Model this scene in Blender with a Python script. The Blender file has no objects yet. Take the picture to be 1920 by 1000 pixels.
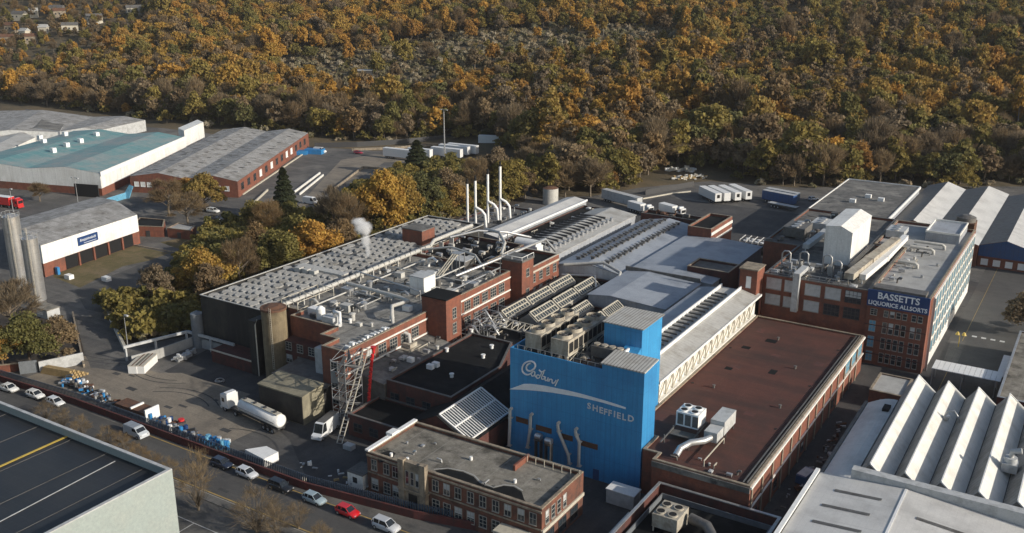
import bpy, math, random
import numpy as np
from mathutils import Vector, Matrix
R = math.radians
SC = bpy.context.scene
COL = SC.collection

# ---------------------------------------------------------------- camera
cam_d = bpy.data.cameras.new('camera')
cam_d.sensor_width = 36.0
cam_d.lens = 34.18
cam_d.clip_start = 1.0
cam_d.clip_end = 6000.0
cam = bpy.data.objects.new('camera', cam_d)
COL.objects.link(cam)
cam.location = (0, 0, 90)
cam.rotation_euler = (R(90 - 17.564), 0, R(32.0))
SC.camera = cam

# ---------------------------------------------------------------- sky, sun, exposure
SUN_EL, SUN_AZ = 20.5, 6.0        # azimuth counted from +X towards +Y
world = bpy.data.worlds.new('World')
SC.world = world
world.use_nodes = True
wn = world.node_tree
wn.nodes.clear()
sky = wn.nodes.new('ShaderNodeTexSky')
sky.sky_type = 'NISHITA'
sky.sun_disc = False
sky.sun_elevation = R(SUN_EL)
sky.sun_rotation = R(90 - SUN_AZ)
sky.air_density = 1.0
sky.dust_density = 1.5
bg = wn.nodes.new('ShaderNodeBackground')
bg.inputs['Strength'].default_value = 0.125
wo = wn.nodes.new('ShaderNodeOutputWorld')
wn.links.new(sky.outputs[0], bg.inputs[0])
wn.links.new(bg.outputs[0], wo.inputs[0])
sun_d = bpy.data.lights.new('sun', 'SUN')
sun_d.energy = 5.0
sun_d.angle = R(0.6)
sun_d.color = (1.0, 0.92, 0.80)
sun = bpy.data.objects.new('sun', sun_d)
COL.objects.link(sun)
sdir = Vector((-math.cos(R(SUN_EL)) * math.cos(R(SUN_AZ)), -math.cos(R(SUN_EL)) * math.sin(R(SUN_AZ)), -math.sin(R(SUN_EL))))
sun.rotation_euler = sdir.to_track_quat('-Z', 'Y').to_euler()
sun.location = (200, 100, 200)
SC.view_settings.view_transform = 'Standard'
SC.view_settings.look = 'None'
SC.view_settings.exposure = 0.0
SC.view_settings.gamma = 1.0
SC.view_settings.use_curve_mapping = False
SC.cycles.max_bounces = 5
SC.cycles.diffuse_bounces = 2
SC.cycles.glossy_bounces = 2
SC.cycles.transmission_bounces = 2
SC.cycles.transparent_max_bounces = 6
SC.cycles.volume_bounces = 4
SC.cycles.use_adaptive_sampling = True
SC.cycles.adaptive_threshold = 0.02

# ---------------------------------------------------------------- materials
MATS = {}
def _mix(nt, f, a, b, mode='MIX'):
    m = nt.nodes.new('ShaderNodeMix'); m.data_type = 'RGBA'; m.blend_type = mode
    for s, v in ((0, f), (6, a), (7, b)):
        if isinstance(v, (int, float)): m.inputs[s].default_value = v
        elif isinstance(v, tuple): m.inputs[s].default_value = (*v, 1)
        else: nt.links.new(v, m.inputs[s])
    return m.outputs[2]
def _math(nt, op, a, b=None, c=None):
    m = nt.nodes.new('ShaderNodeMath'); m.operation = op
    for i, v in enumerate((a, b, c)):
        if v is None: continue
        if isinstance(v, (int, float)): m.inputs[i].default_value = v
        else: nt.links.new(v, m.inputs[i])
    return m.outputs[0]
def _noise(nt, vec, scale, detail=6, rough=0.6, stretch=None):
    if stretch:
        mp = nt.nodes.new('ShaderNodeMapping'); nt.links.new(vec, mp.inputs[0])
        mp.inputs['Scale'].default_value = stretch; vec = mp.outputs[0]
    n = nt.nodes.new('ShaderNodeTexNoise'); nt.links.new(vec, n.inputs['Vector'])
    n.inputs['Scale'].default_value = scale; n.inputs['Detail'].default_value = detail
    n.inputs['Roughness'].default_value = rough
    return n.outputs[0]
def _ramp(nt, f, lo, hi):
    m = nt.nodes.new('ShaderNodeMapRange'); m.inputs[1].default_value = lo; m.inputs[2].default_value = hi
    nt.links.new(f, m.inputs[0]); return m.outputs[0]
def mat(name, c1, c2=None, scale=1.5, rough=0.75, metal=0.0, stain=None, stain_scale=0.15, stain_amt=0.6, stain_lo=0.48,
        lines=(), line_col=None, streak=None, streak_amt=0.5, rnd=0.0, bump=0.0, grain=0.12, spec=0.4, blotch=None, blotch_scale=0.06, blotch_lo=0.55):
    """c1-c2 mottling, a broad stain, streaks that run down walls, seams every few metres, per-object tint."""
    m = bpy.data.materials.new(name); m.use_nodes = True; nt = m.node_tree
    b = nt.nodes['Principled BSDF']
    tc = nt.nodes.new('ShaderNodeTexCoord'); vec = tc.outputs['Object']
    c2 = c2 or tuple(min(1, x * 0.72) for x in c1)
    n1 = _noise(nt, vec, scale, 8, 0.65)
    col = _mix(nt, _ramp(nt, n1, 0.3, 0.7), c1, c2)
    if stain:
        n2 = _noise(nt, vec, stain_scale, 7, 0.7)
        col = _mix(nt, _math(nt, 'MULTIPLY', _ramp(nt, n2, stain_lo, stain_lo + 0.16), stain_amt), col, stain)
    if blotch:
        n4 = _noise(nt, vec, blotch_scale, 9, 0.75)
        col = _mix(nt, _ramp(nt, n4, blotch_lo, blotch_lo + 0.05), col, blotch)
    if streak:
        n3 = _noise(nt, vec, 1.0, 5, 0.6, streak)
        col = _mix(nt, _math(nt, 'MULTIPLY', _ramp(nt, n3, 0.45, 0.75), streak_amt), col, stain or c2)
    if lines:
        sp = nt.nodes.new('ShaderNodeSeparateXYZ'); nt.links.new(vec, sp.inputs[0])
        for (ax, step, w, dark) in lines:
            fr = _math(nt, 'FRACT', _math(nt, 'ADD', _math(nt, 'DIVIDE', sp.outputs['XYZ'.index(ax)], step), 500.37))
            hit = _math(nt, 'LESS_THAN', fr, w / step)
            col = _mix(nt, _math(nt, 'MULTIPLY', hit, dark), col, line_col or (0.03, 0.03, 0.03))
    if grain:
        n5 = _noise(nt, vec, scale * 9, 3, 0.7)
        hs = nt.nodes.new('ShaderNodeHueSaturation'); nt.links.new(col, hs.inputs['Color'])
        nt.links.new(_math(nt, 'ADD', _math(nt, 'MULTIPLY', _ramp(nt, n5, 0.25, 0.75), grain * 2), 1 - grain), hs.inputs['Value'])
        col = hs.outputs[0]
    if rnd:
        oi = nt.nodes.new('ShaderNodeObjectInfo')
        hs = nt.nodes.new('ShaderNodeHueSaturation'); nt.links.new(col, hs.inputs['Color'])
        nt.links.new(_math(nt, 'ADD', _math(nt, 'MULTIPLY', oi.outputs['Random'], rnd * 2), 1 - rnd), hs.inputs['Value'])
        col = hs.outputs[0]
    nt.links.new(col, b.inputs['Base Color'])
    b.inputs['Roughness'].default_value = rough
    b.inputs['Metallic'].default_value = metal
    b.inputs['Specular IOR Level'].default_value = spec
    if bump:
        bp = nt.nodes.new('ShaderNodeBump'); bp.inputs['Strength'].default_value = bump; bp.inputs['Distance'].default_value = 0.3
        nt.links.new(_noise(nt, vec, scale * 3, 6), bp.inputs['Height']); nt.links.new(bp.outputs[0], b.inputs['Normal'])
    MATS[name] = m
    return m
def leafmat(name, cols, dark=0.45, var=0.25):
    """leaves: the tree's own tint from its random number, mottled clump by clump."""
    m = bpy.data.materials.new(name); m.use_nodes = True; nt = m.node_tree
    b = nt.nodes['Principled BSDF']
    oi = nt.nodes.new('ShaderNodeObjectInfo')
    cr = nt.nodes.new('ShaderNodeValToRGB'); cr.color_ramp.interpolation = 'LINEAR'
    els = cr.color_ramp.elements
    els[0].color = (*cols[0], 1); els[1].color = (*cols[-1], 1)
    for i in range(1, len(cols) - 1):
        e = els.new(i / (len(cols) - 1)); e.color = (*cols[i], 1)
    nt.links.new(oi.outputs['Random'], cr.inputs[0])
    tc = nt.nodes.new('ShaderNodeTexCoord')
    n = _noise(nt, tc.outputs['Object'], 0.55, 6, 0.7)
    n2 = _noise(nt, tc.outputs['Object'], 3.0, 2, 0.6)
    hs = nt.nodes.new('ShaderNodeHueSaturation'); nt.links.new(cr.outputs[0], hs.inputs['Color'])
    v = _math(nt, 'ADD', _math(nt, 'MULTIPLY', _ramp(nt, n, 0.3, 0.7), 0.7), _math(nt, 'MULTIPLY', n2, 0.7))
    nt.links.new(_math(nt, 'ADD', _math(nt, 'MULTIPLY', v, 1.55), dark), hs.inputs['Value'])
    nt.links.new(_math(nt, 'ADD', 0.5 - var * 0.09, _math(nt, 'MULTIPLY', n, var * 0.18)), hs.inputs['Hue'])
    nt.links.new(hs.outputs[0], b.inputs['Base Color'])
    b.inputs['Roughness'].default_value = 0.7
    b.inputs['Specular IOR Level'].default_value = 0.15
    tr = nt.nodes.new('ShaderNodeBsdfTranslucent'); nt.links.new(hs.outputs[0], tr.inputs[0])
    mx = nt.nodes.new('ShaderNodeMixShader'); mx.inputs[0].default_value = 0.4
    nt.links.new(b.outputs[0], mx.inputs[1]); nt.links.new(tr.outputs[0], mx.inputs[2])
    nt.links.new(mx.outputs[0], nt.nodes['Material Output'].inputs['Surface'])
    MATS[name] = m
    return m
def plain(name, c, rough=0.5, metal=0.0, spec=0.5, coat=0.0, noise=0.08):
    m = mat(name, c, tuple(x * (1 - noise * 2) for x in c), 1.2, rough, metal, grain=noise, spec=spec)
    m.node_tree.nodes['Principled BSDF'].inputs['Coat Weight'].default_value = coat
    return m

# walls
mat('brick', (0.265, 0.090, 0.052), (0.145, 0.052, 0.036), 0.9, 0.85, stain=(0.09, 0.05, 0.04), stain_scale=0.25, stain_amt=0.55, lines=(('Z', 0.45, 0.1, 0.3), ('X', 0.9, 0.12, 0.12), ('Y', 0.9, 0.12, 0.12)), line_col=(0.1, 0.07, 0.055), streak=(1.2, 1.2, 0.12), streak_amt=0.4)
mat('brown_brick', (0.205, 0.080, 0.050), (0.115, 0.050, 0.036), 0.7, 0.9, stain=(0.05, 0.036, 0.03), stain_scale=0.35, stain_amt=0.7, lines=(('Z', 0.45, 0.1, 0.25),), line_col=(0.07, 0.05, 0.04), streak=(1.1, 1.1, 0.12), streak_amt=0.7)  # one darker, browner brick for all walls of the roadside office
mat('dark_brick', (0.125, 0.042, 0.032), (0.075, 0.03, 0.026), 0.9, 0.85, stain=(0.04, 0.03, 0.03), stain_scale=0.3, stain_amt=0.6, lines=(('Z', 0.45, 0.1, 0.25),), streak=(1.0, 1.0, 0.1))
mat('maroon_wall', (0.12, 0.032, 0.028), (0.08, 0.025, 0.024), 0.5, 0.85, stain=(0.05, 0.03, 0.03), stain_scale=0.2, streak=(0.8, 0.8, 0.1), lines=(('X', 3.1, 0.12, 0.3),))
mat('stone', (0.36, 0.30, 0.22), (0.22, 0.18, 0.135), 1.2, 0.85, stain=(0.07, 0.06, 0.05), stain_scale=0.4, streak=(1.5, 1.5, 0.15))
mat('render_white', (0.78, 0.77, 0.72), (0.66, 0.65, 0.61), 0.5, 0.7, stain=(0.4, 0.38, 0.33), stain_scale=0.2, stain_amt=0.35, streak=(1.5, 1.5, 0.08), streak_amt=0.35)
mat('white_cladding', (0.80, 0.80, 0.77), (0.70, 0.70, 0.67), 0.3, 0.5, stain=(0.45, 0.43, 0.39), stain_scale=0.12, stain_amt=0.3, streak=(0.9, 0.9, 0.06), lines=(('X', 1.5, 0.08, 0.2), ('Y', 1.5, 0.08, 0.2)), line_col=(0.3, 0.3, 0.3))
mat('pale_green_cladding', (0.30, 0.345, 0.335), (0.265, 0.31, 0.30), 0.2, 0.45, stain=(0.35, 0.37, 0.35), stain_scale=0.1, stain_amt=0.4, lines=(('Y', 5.0, 0.05, 0.35), ('Z', 3.2, 0.04, 0.2)), line_col=(0.3, 0.33, 0.32))
mat('blue_cladding', (0.050, 0.290, 0.56), (0.043, 0.25, 0.50), 0.35, 0.42, stain=(0.035, 0.17, 0.38), stain_scale=0.12, stain_amt=0.5, streak=(1.6, 1.6, 0.06), streak_amt=0.7, lines=(('X', 1.0, 0.12, 0.30), ('Y', 1.0, 0.12, 0.2), ('Z', 7.2, 0.1, 0.35)), line_col=(0.015, 0.10, 0.28), grain=0.06)
mat('grey_cladding', (0.36, 0.38, 0.41), (0.31, 0.33, 0.36), 0.3, 0.5, stain=(0.2, 0.2, 0.2), stain_scale=0.15, stain_amt=0.4, streak=(1, 1, 0.08), lines=(('X', 1.1, 0.08, 0.3), ('Y', 1.1, 0.08, 0.3)), line_col=(0.2, 0.21, 0.23))
mat('dark_sheet', (0.022, 0.021, 0.021), (0.016, 0.016, 0.017), 0.4, 0.75, stain=(0.06, 0.055, 0.045), stain_scale=0.2, streak=(0.8, 0.8, 0.08), lines=(('X', 1.2, 0.12, 0.4), ('Y', 1.2, 0.12, 0.4)), line_col=(0.015, 0.015, 0.016))
mat('tan_sheet', (0.30, 0.27, 0.19), (0.23, 0.21, 0.15), 0.4, 0.7, stain=(0.12, 0.11, 0.08), stain_scale=0.3, streak=(0.8, 0.8, 0.08), lines=(('X', 1.0, 0.1, 0.25), ('Y', 1.0, 0.1, 0.25)), line_col=(0.12, 0.11, 0.09))
mat('tank_ochre', (0.24, 0.19, 0.115), (0.17, 0.135, 0.085), 0.5, 0.8, stain=(0.07, 0.055, 0.035), stain_scale=0.35, stain_amt=0.7, streak=(1.2, 1.2, 0.06), streak_amt=0.7)
mat('navy_cladding', (0.03, 0.085, 0.22), (0.025, 0.07, 0.18), 0.4, 0.5, stain=(0.1, 0.12, 0.16), stain_scale=0.2, stain_amt=0.3, lines=(('X', 1.2, 0.1, 0.3),))
# roofs
mat('felt_grey', (0.145, 0.142, 0.134), (0.065, 0.064, 0.062), 0.5, 0.9, stain=(0.26, 0.25, 0.225), stain_scale=0.11, stain_amt=0.75, stain_lo=0.47, blotch=(0.05, 0.05, 0.052), blotch_scale=0.13, blotch_lo=0.58, lines=(('Y', 3.3, 0.16, 0.35),), grain=0.2)
mat('felt_light', (0.40, 0.40, 0.385), (0.31, 0.31, 0.30), 0.4, 0.85, stain=(0.22, 0.215, 0.2), stain_scale=0.12, stain_amt=0.55, lines=(('Y', 5.5, 0.12, 0.25), ('X', 9.0, 0.1, 0.12)), line_col=(0.15, 0.15, 0.15), grain=0.1)
mat('felt_black', (0.011, 0.012, 0.013), (0.007, 0.008, 0.009), 0.5, 0.9, spec=0.15, stain=(0.026, 0.027, 0.028), stain_scale=0.15, stain_amt=0.6, lines=(('Y', 2.6, 0.1, 0.2),), line_col=(0.05, 0.05, 0.05))
mat('felt_stained', (0.29, 0.28, 0.255), (0.12, 0.117, 0.108), 0.45, 0.9, stain=(0.36, 0.345, 0.31), stain_scale=0.16, stain_amt=0.7, stain_lo=0.5, blotch=(0.055, 0.055, 0.055), blotch_scale=0.2, blotch_lo=0.57, lines=(('X', 5.6, 0.5, 0.45), ('Y', 3.3, 0.1, 0.2)), line_col=(0.07, 0.07, 0.065), grain=0.2)
mat('felt_mossy', (0.27, 0.25, 0.215), (0.14, 0.13, 0.105), 0.5, 0.95, stain=(0.065, 0.06, 0.05), stain_scale=0.2, stain_amt=0.9, stain_lo=0.46, lines=(('X', 6.4, 0.2, 0.35),), line_col=(0.3, 0.29, 0.26), grain=0.25, blotch=(0.02, 0.024, 0.024), blotch_scale=0.13, blotch_lo=0.57)
mat('red_roof', (0.100, 0.036, 0.025), (0.076, 0.028, 0.021), 0.35, 0.85, stain=(0.044, 0.022, 0.018), stain_scale=0.07, stain_amt=0.8, streak=(0.05, 0.30, 1), streak_amt=1.0, lines=(('Y', 4.2, 0.12, 0.22), ('X', 6.0, 0.1, 0.14)), line_col=(0.15, 0.08, 0.06), grain=0.14, blotch=(0.03, 0.021, 0.018), blotch_scale=0.12, blotch_lo=0.66)
mat('membrane_blue_grey', (0.34, 0.37, 0.41), (0.27, 0.295, 0.335), 0.35, 0.6, stain=(0.18, 0.2, 0.23), stain_scale=0.07, stain_amt=0.7, lines=(('X', 4.5, 0.1, 0.3), ('Y', 7.5, 0.12, 0.3)), line_col=(0.16, 0.17, 0.19), grain=0.07)
mat('sheet_roof', (0.44, 0.435, 0.415), (0.36, 0.355, 0.335), 0.35, 0.6, stain=(0.24, 0.225, 0.195), stain_scale=0.2, stain_amt=0.7, lines=(('Y', 1.1, 0.14, 0.28), ('X', 3.6, 0.1, 0.2)), line_col=(0.18, 0.175, 0.16), grain=0.12)
mat('white_sheet_roof', (0.74, 0.72, 0.66), (0.64, 0.62, 0.56), 0.3, 0.55, stain=(0.45, 0.42, 0.36), stain_scale=0.25, stain_amt=0.5, lines=(('Y', 5.8, 0.16, 0.22), ('Y', 0.7, 0.06, 0.12)), line_col=(0.3, 0.3, 0.28), grain=0.06)
mat('silver_roof', (0.60, 0.59, 0.56), (0.52, 0.51, 0.49), 0.25, 0.5, stain=(0.3, 0.29, 0.27), stain_scale=0.12, stain_amt=0.4, lines=(('Y', 8.0, 0.1, 0.25), ('X', 1.0, 0.06, 0.12)), line_col=(0.2, 0.2, 0.2), grain=0.06)
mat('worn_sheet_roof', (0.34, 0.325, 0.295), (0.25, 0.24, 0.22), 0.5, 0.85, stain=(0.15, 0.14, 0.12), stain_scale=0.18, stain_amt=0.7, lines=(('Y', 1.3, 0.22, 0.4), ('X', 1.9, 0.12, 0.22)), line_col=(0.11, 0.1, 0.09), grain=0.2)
mat('worn_plates', (0.36, 0.355, 0.335), (0.24, 0.235, 0.22), 0.5, 0.75, stain=(0.15, 0.14, 0.12), stain_scale=0.16, stain_amt=0.8, grain=0.15)
mat('old_asbestos', (0.38, 0.375, 0.365), (0.20, 0.195, 0.185), 0.4, 0.9, stain=(0.145, 0.135, 0.12), stain_scale=0.16, stain_amt=0.75, blotch=(0.09, 0.085, 0.08), blotch_scale=0.33, blotch_lo=0.60, lines=(('Y', 3.4, 0.3, 0.3), ('X', 3.0, 0.2, 0.2)), line_col=(0.10, 0.10, 0.10), grain=0.25)
mat('teal_roof', (0.085, 0.25, 0.26), (0.14, 0.27, 0.275), 0.12, 0.6, stain=(0.29, 0.29, 0.28), stain_scale=0.05, stain_amt=0.8, streak=(0.25, 0.02, 1), streak_amt=0.8, lines=(('Y', 5.0, 0.9, 0.3), ('X', 1.6, 0.2, 0.15)), line_col=(0.30, 0.33, 0.33), grain=0.12)
mat('ribbed_roof', (0.50, 0.49, 0.45), (0.42, 0.41, 0.38), 0.8, 0.5, lines=(('X', 0.62, 0.2, 0.75),), line_col=(0.14, 0.13, 0.12), stain=(0.3, 0.26, 0.2), stain_scale=0.4, stain_amt=0.4)
mat('dark_panel_roof', (0.021, 0.023, 0.027), (0.016, 0.018, 0.021), 0.2, 0.5, stain=(0.03, 0.03, 0.031), stain_scale=0.08, stain_amt=0.7, lines=(('X', 1.0, 0.07, 0.35), ('Y', 1.6, 0.07, 0.5)), line_col=(0.045, 0.047, 0.05), grain=0.1)
# ground
mat('hill_ground', (0.105, 0.078, 0.045), (0.07, 0.06, 0.034), 0.12, 0.95, stain=(0.15, 0.11, 0.06), stain_scale=0.02, stain_amt=0.8, grain=0.35)
mat('asphalt', (0.105, 0.101, 0.096), (0.062, 0.060, 0.058), 0.22, 0.9, stain=(0.175, 0.165, 0.148), stain_scale=0.05, stain_amt=0.85, blotch=(0.05, 0.05, 0.052), blotch_scale=0.06, blotch_lo=0.57, grain=0.2, streak=(0.03, 0.4, 1), streak_amt=0.5)
mat('dark_tarmac', (0.056, 0.056, 0.058), (0.036, 0.036, 0.038), 0.3, 0.9, stain=(0.085, 0.082, 0.078), stain_scale=0.09, stain_amt=0.7, blotch=(0.02, 0.02, 0.022), blotch_scale=0.12, blotch_lo=0.6, grain=0.2, streak=(0.4, 0.04, 1), streak_amt=0.4)
mat('worn_concrete', (0.26, 0.222, 0.172), (0.185, 0.16, 0.128), 0.25, 0.9, stain=(0.11, 0.098, 0.083), stain_scale=0.06, stain_amt=0.7, grain=0.2, streak=(0.04, 0.5, 1), streak_amt=0.5, lines=(('X', 6, 0.12, 0.2),))
mat('road_surface', (0.075, 0.073, 0.071), (0.055, 0.054, 0.053), 0.3, 0.88, stain=(0.1, 0.097, 0.09), stain_scale=0.08, stain_amt=0.6, grain=0.16, streak=(0.04, 0.7, 1), streak_amt=0.4)
mat('paving', (0.15, 0.145, 0.135), (0.11, 0.107, 0.10), 0.5, 0.9, stain=(0.07, 0.066, 0.06), stain_scale=0.2, lines=(('X', 1.2, 0.08, 0.3), ('Y', 1.2, 0.08, 0.3)), grain=0.15)
mat('grass', (0.085, 0.078, 0.030), (0.13, 0.098, 0.045), 0.5, 0.95, stain=(0.17, 0.125, 0.07), stain_scale=0.12, stain_amt=0.9, grain=0.4)
mat('bare_earth', (0.055, 0.043, 0.032), (0.035, 0.028, 0.022), 0.5, 0.95, stain=(0.09, 0.07, 0.05), stain_scale=0.1, stain_amt=0.6, grain=0.4)
mat('kerb_stone', (0.34, 0.32, 0.28), (0.26, 0.25, 0.22), 1.0, 0.85)
plain('paint_white', (0.62, 0.62, 0.6), 0.7, noise=0.15)
plain('paint_yellow', (0.42, 0.29, 0.09), 0.7, noise=0.2)
# metals, paints
mat('galvanised', (0.46, 0.47, 0.48), (0.36, 0.37, 0.38), 1.0, 0.42, 0.55, stain=(0.3, 0.27, 0.22), stain_scale=0.5, stain_amt=0.4)
mat('stainless', (0.68, 0.68, 0.67), (0.52, 0.52, 0.52), 0.5, 0.34, 0.75, stain=(0.4, 0.38, 0.35), stain_scale=0.3, streak=(2.0, 2.0, 0.05), streak_amt=0.6, lines=(('Z', 2.2, 0.08, 0.4),), line_col=(0.3, 0.3, 0.3))
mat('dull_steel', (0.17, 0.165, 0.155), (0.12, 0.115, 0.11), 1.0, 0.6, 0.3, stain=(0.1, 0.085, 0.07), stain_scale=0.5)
mat('cream_unit', (0.47, 0.435, 0.36), (0.33, 0.30, 0.245), 0.8, 0.65, stain=(0.18, 0.14, 0.1), stain_scale=0.5, stain_amt=0.7, streak=(2, 2, 0.2))
mat('grey_unit', (0.48, 0.49, 0.49), (0.38, 0.39, 0.39), 0.8, 0.55, stain=(0.2, 0.2, 0.19), stain_scale=0.4, stain_amt=0.4)
mat('rusty', (0.16, 0.075, 0.04), (0.09, 0.05, 0.035), 1.5, 0.9, stain=(0.04, 0.03, 0.028), stain_scale=0.6)
plain('white_paint', (0.80, 0.80, 0.78), 0.4)
plain('cream_paint', (0.54, 0.50, 0.41), 0.6, noise=0.14)
plain('lagging', (0.50, 0.49, 0.455), 0.55, noise=0.14)
plain('black_rubber', (0.015, 0.015, 0.016), 0.8)
plain('black_void', (0.006, 0.006, 0.007), 0.9)
plain('dark_frame', (0.05, 0.05, 0.052), 0.6)
plain('window_frame', (0.36, 0.34, 0.30), 0.6, noise=0.12)
plain('red_plastic', (0.62, 0.03, 0.03), 0.5, noise=0.15)
plain('fence_blue', (0.085, 0.12, 0.17), 0.6, 0.2, noise=0.2)
plain('fence_grey', (0.22, 0.24, 0.26), 0.55, 0.3, noise=0.15)
plain('timber', (0.42, 0.30, 0.14), 0.8, noise=0.2)
plain('yellow_paint', (0.62, 0.44, 0.08), 0.55, noise=0.15)
plain('blue_paint', (0.03, 0.22, 0.50), 0.5, noise=0.15)
plain('bark', (0.10, 0.075, 0.055), 0.9, noise=0.3)
plain('pale_bark', (0.34, 0.31, 0.27), 0.85, noise=0.2)
plain('twig', (0.20, 0.16, 0.115), 0.9, noise=0.25)
plain('silver_letters', (0.60, 0.63, 0.65), 0.4)
plain('white_letters', (0.82, 0.84, 0.86), 0.45)
plain('sign_blue', (0.010, 0.045, 0.155), 0.5)
def glassy(name, c, rough=0.12):
    m = plain(name, c, rough, 0.0, 0.8, noise=0.2); return m
glassy('window_glass', (0.035, 0.045, 0.055))
glassy('blue_glass', (0.16, 0.42, 0.60), 0.25)
glassy('roof_glazing', (0.055, 0.065, 0.07), 0.25)
glassy('car_glass', (0.02, 0.024, 0.028), 0.08)

# ---------------------------------------------------------------- mesh building
class MB:
    def __init__(s): s.v = []; s.f = []; s.m = []; s.sm = []
    def add(s, vs, fs, m=0, smooth=False):
        o = len(s.v); s.v.extend(vs)
        for f in fs: s.f.append(tuple(i + o for i in f)); s.m.append(m); s.sm.append(smooth)
        return s
    def box(s, x0, x1, y0, y1, z0, z1, m=0):
        return s.add([(x0,y0,z0),(x1,y0,z0),(x1,y1,z0),(x0,y1,z0),(x0,y0,z1),(x1,y0,z1),(x1,y1,z1),(x0,y1,z1)],
                     [(3,2,1,0),(4,5,6,7),(0,1,5,4),(1,2,6,5),(2,3,7,6),(3,0,4,7)], m)
    def obox(s, cx, cy, z0, lx, ly, lz, a=0, m=0):
        c, n = math.cos(R(a)), math.sin(R(a)); p = []
        for z in (z0, z0 + lz):
            for dx, dy in ((-.5,-.5),(.5,-.5),(.5,.5),(-.5,.5)):
                x, y = dx * lx, dy * ly; p.append((cx + x * c - y * n, cy + x * n + y * c, z))
        return s.add(p, [(3,2,1,0),(4,5,6,7),(0,1,5,4),(1,2,6,5),(2,3,7,6),(3,0,4,7)], m)
    def quad(s, a, b, c, d, m=0): return s.add([a,b,c,d], [(0,1,2,3)], m)
    def poly(s, pts, m=0): return s.add(list(pts), [tuple(range(len(pts)))], m)
    def prism(s, poly, z0, z1, m=0, mt=None):
        n = len(poly)
        ar = sum(poly[i][0]*poly[(i+1)%n][1]-poly[(i+1)%n][0]*poly[i][1] for i in range(n))
        if ar < 0: poly = poly[::-1]
        f0 = z0 if callable(z0) else (lambda x, y: z0); f1 = z1 if callable(z1) else (lambda x, y: z1)
        vs = [(x, y, f0(x, y)) for x, y in poly] + [(x, y, f1(x, y)) for x, y in poly]
        s.add(vs, [(i, (i+1) % n, n + (i+1) % n, n + i) for i in range(n)], m)
        s.add(vs, [tuple(range(n))[::-1]], m)
        s.add(vs, [tuple(range(n, 2*n))], m if mt is None else mt)
        return s
    def ring(s, poly, w, z0, z1, m=0):
        """a wall of thickness w round the inside of a polygon"""
        n = len(poly)
        ar = sum(poly[i][0]*poly[(i+1)%n][1]-poly[(i+1)%n][0]*poly[i][1] for i in range(n))
        if ar < 0: poly = poly[::-1]
        inn = inset(poly, w)
        vs = [(x,y,z0) for x,y in poly] + [(x,y,z1) for x,y in poly] + [(x,y,z1) for x,y in inn] + [(x,y,z0) for x,y in inn]
        for i in range(n):
            j = (i+1) % n
            s.add([vs[i],vs[j],vs[n+j],vs[n+i],vs[2*n+i],vs[2*n+j],vs[3*n+i],vs[3*n+j]], [(0,1,2,3),(3,2,5,4),(4,5,7,6)], m)
        return s
    def cyl(s, cx, cy, z0, z1, r, n=16, m=0, r2=None, cap=True, smooth=True):
        r2 = r if r2 is None else r2
        vs = [(cx + r*math.cos(2*math.pi*i/n), cy + r*math.sin(2*math.pi*i/n), z0) for i in range(n)] + \
             [(cx + r2*math.cos(2*math.pi*i/n), cy + r2*math.sin(2*math.pi*i/n), z1) for i in range(n)]
        s.add(vs, [(i,(i+1)%n,n+(i+1)%n,n+i) for i in range(n)], m, smooth)
        if cap: s.add(vs, [tuple(range(n))[::-1], tuple(range(n,2*n))], m)
        return s
    def tube(s, pts, r, n=8, m=0, cap=True):
        pts = [Vector(p) for p in pts]; rings = []; up = Vector((0.13, 0.21, 1)).normalized()
        rr = r if isinstance(r, (list, tuple)) else [r] * len(pts)
        for i, p in enumerate(pts):
            d = (pts[min(i+1,len(pts)-1)] - pts[max(i-1,0)]).normalized()
            a = d.cross(up)
            if a.length < 0.1: a = d.cross(Vector((1,0,0)))
            a.normalize(); b = d.cross(a)
            rings.append([tuple(p + (a*math.cos(2*math.pi*k/n) + b*math.sin(2*math.pi*k/n))*rr[i]) for k in range(n)])
        vs = [v for q in rings for v in q]; fs = []
        for i in range(len(pts)-1):
            for k in range(n): fs.append((i*n+k, (i+1)*n+k, (i+1)*n+(k+1)%n, i*n+(k+1)%n))
        s.add(vs, fs, m, True)
        if cap: s.add(rings[0] + rings[-1], [tuple(range(n)), tuple(range(n,2*n))[::-1]], m)
        return s
    def beam(s, a, b, w=0.15, m=0, h=None):
        a, b = Vector(a), Vector(b); d = (b-a).normalized(); h = h or w
        u = d.cross(Vector((0,0,1)))
        if u.length < 0.05: u = Vector((1,0,0))
        u.normalize(); v = u.cross(d).normalized()
        p = [tuple(q + u*w*i*.5 + v*h*j*.5) for q in (a,b) for i,j in ((-1,-1),(1,-1),(1,1),(-1,1))]
        return s.add(p, [(3,2,1,0),(4,5,6,7),(0,1,5,4),(1,2,6,5),(2,3,7,6),(3,0,4,7)], m)
    def mesh(s, name, mats, off=(0,0,0)):
        me = bpy.data.meshes.new(name)
        ox, oy, oz = off
        me.from_pydata([(x-ox,y-oy,z-oz) for x,y,z in s.v], [], s.f)
        for k in mats: me.materials.append(MATS[k] if isinstance(k, str) else k)
        me.polygons.foreach_set('material_index', s.m)
        me.polygons.foreach_set('use_smooth', s.sm)
        me.update(); return me
def inset(poly, w):
    n = len(poly); out = []
    for i in range(n):
        p0, p1, p2 = Vector(poly[i-1]), Vector(poly[i]), Vector(poly[(i+1)%n])
        d1, d2 = (p1-p0).normalized(), (p2-p1).normalized()
        n1, n2 = Vector((-d1.y,d1.x)), Vector((-d2.y,d2.x))
        k = (n1+n2); q = p1 + k * (w / max(0.3, k.dot(n1)))
        out.append((q.x, q.y))
    return out
LABELS = set()
def props(o, label=None, cat=None, group=None, kind=None):
    if label: o['label'] = label
    if cat: o['category'] = cat
    if group: o['group'] = group
    if kind: o['kind'] = kind
    return o
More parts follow.
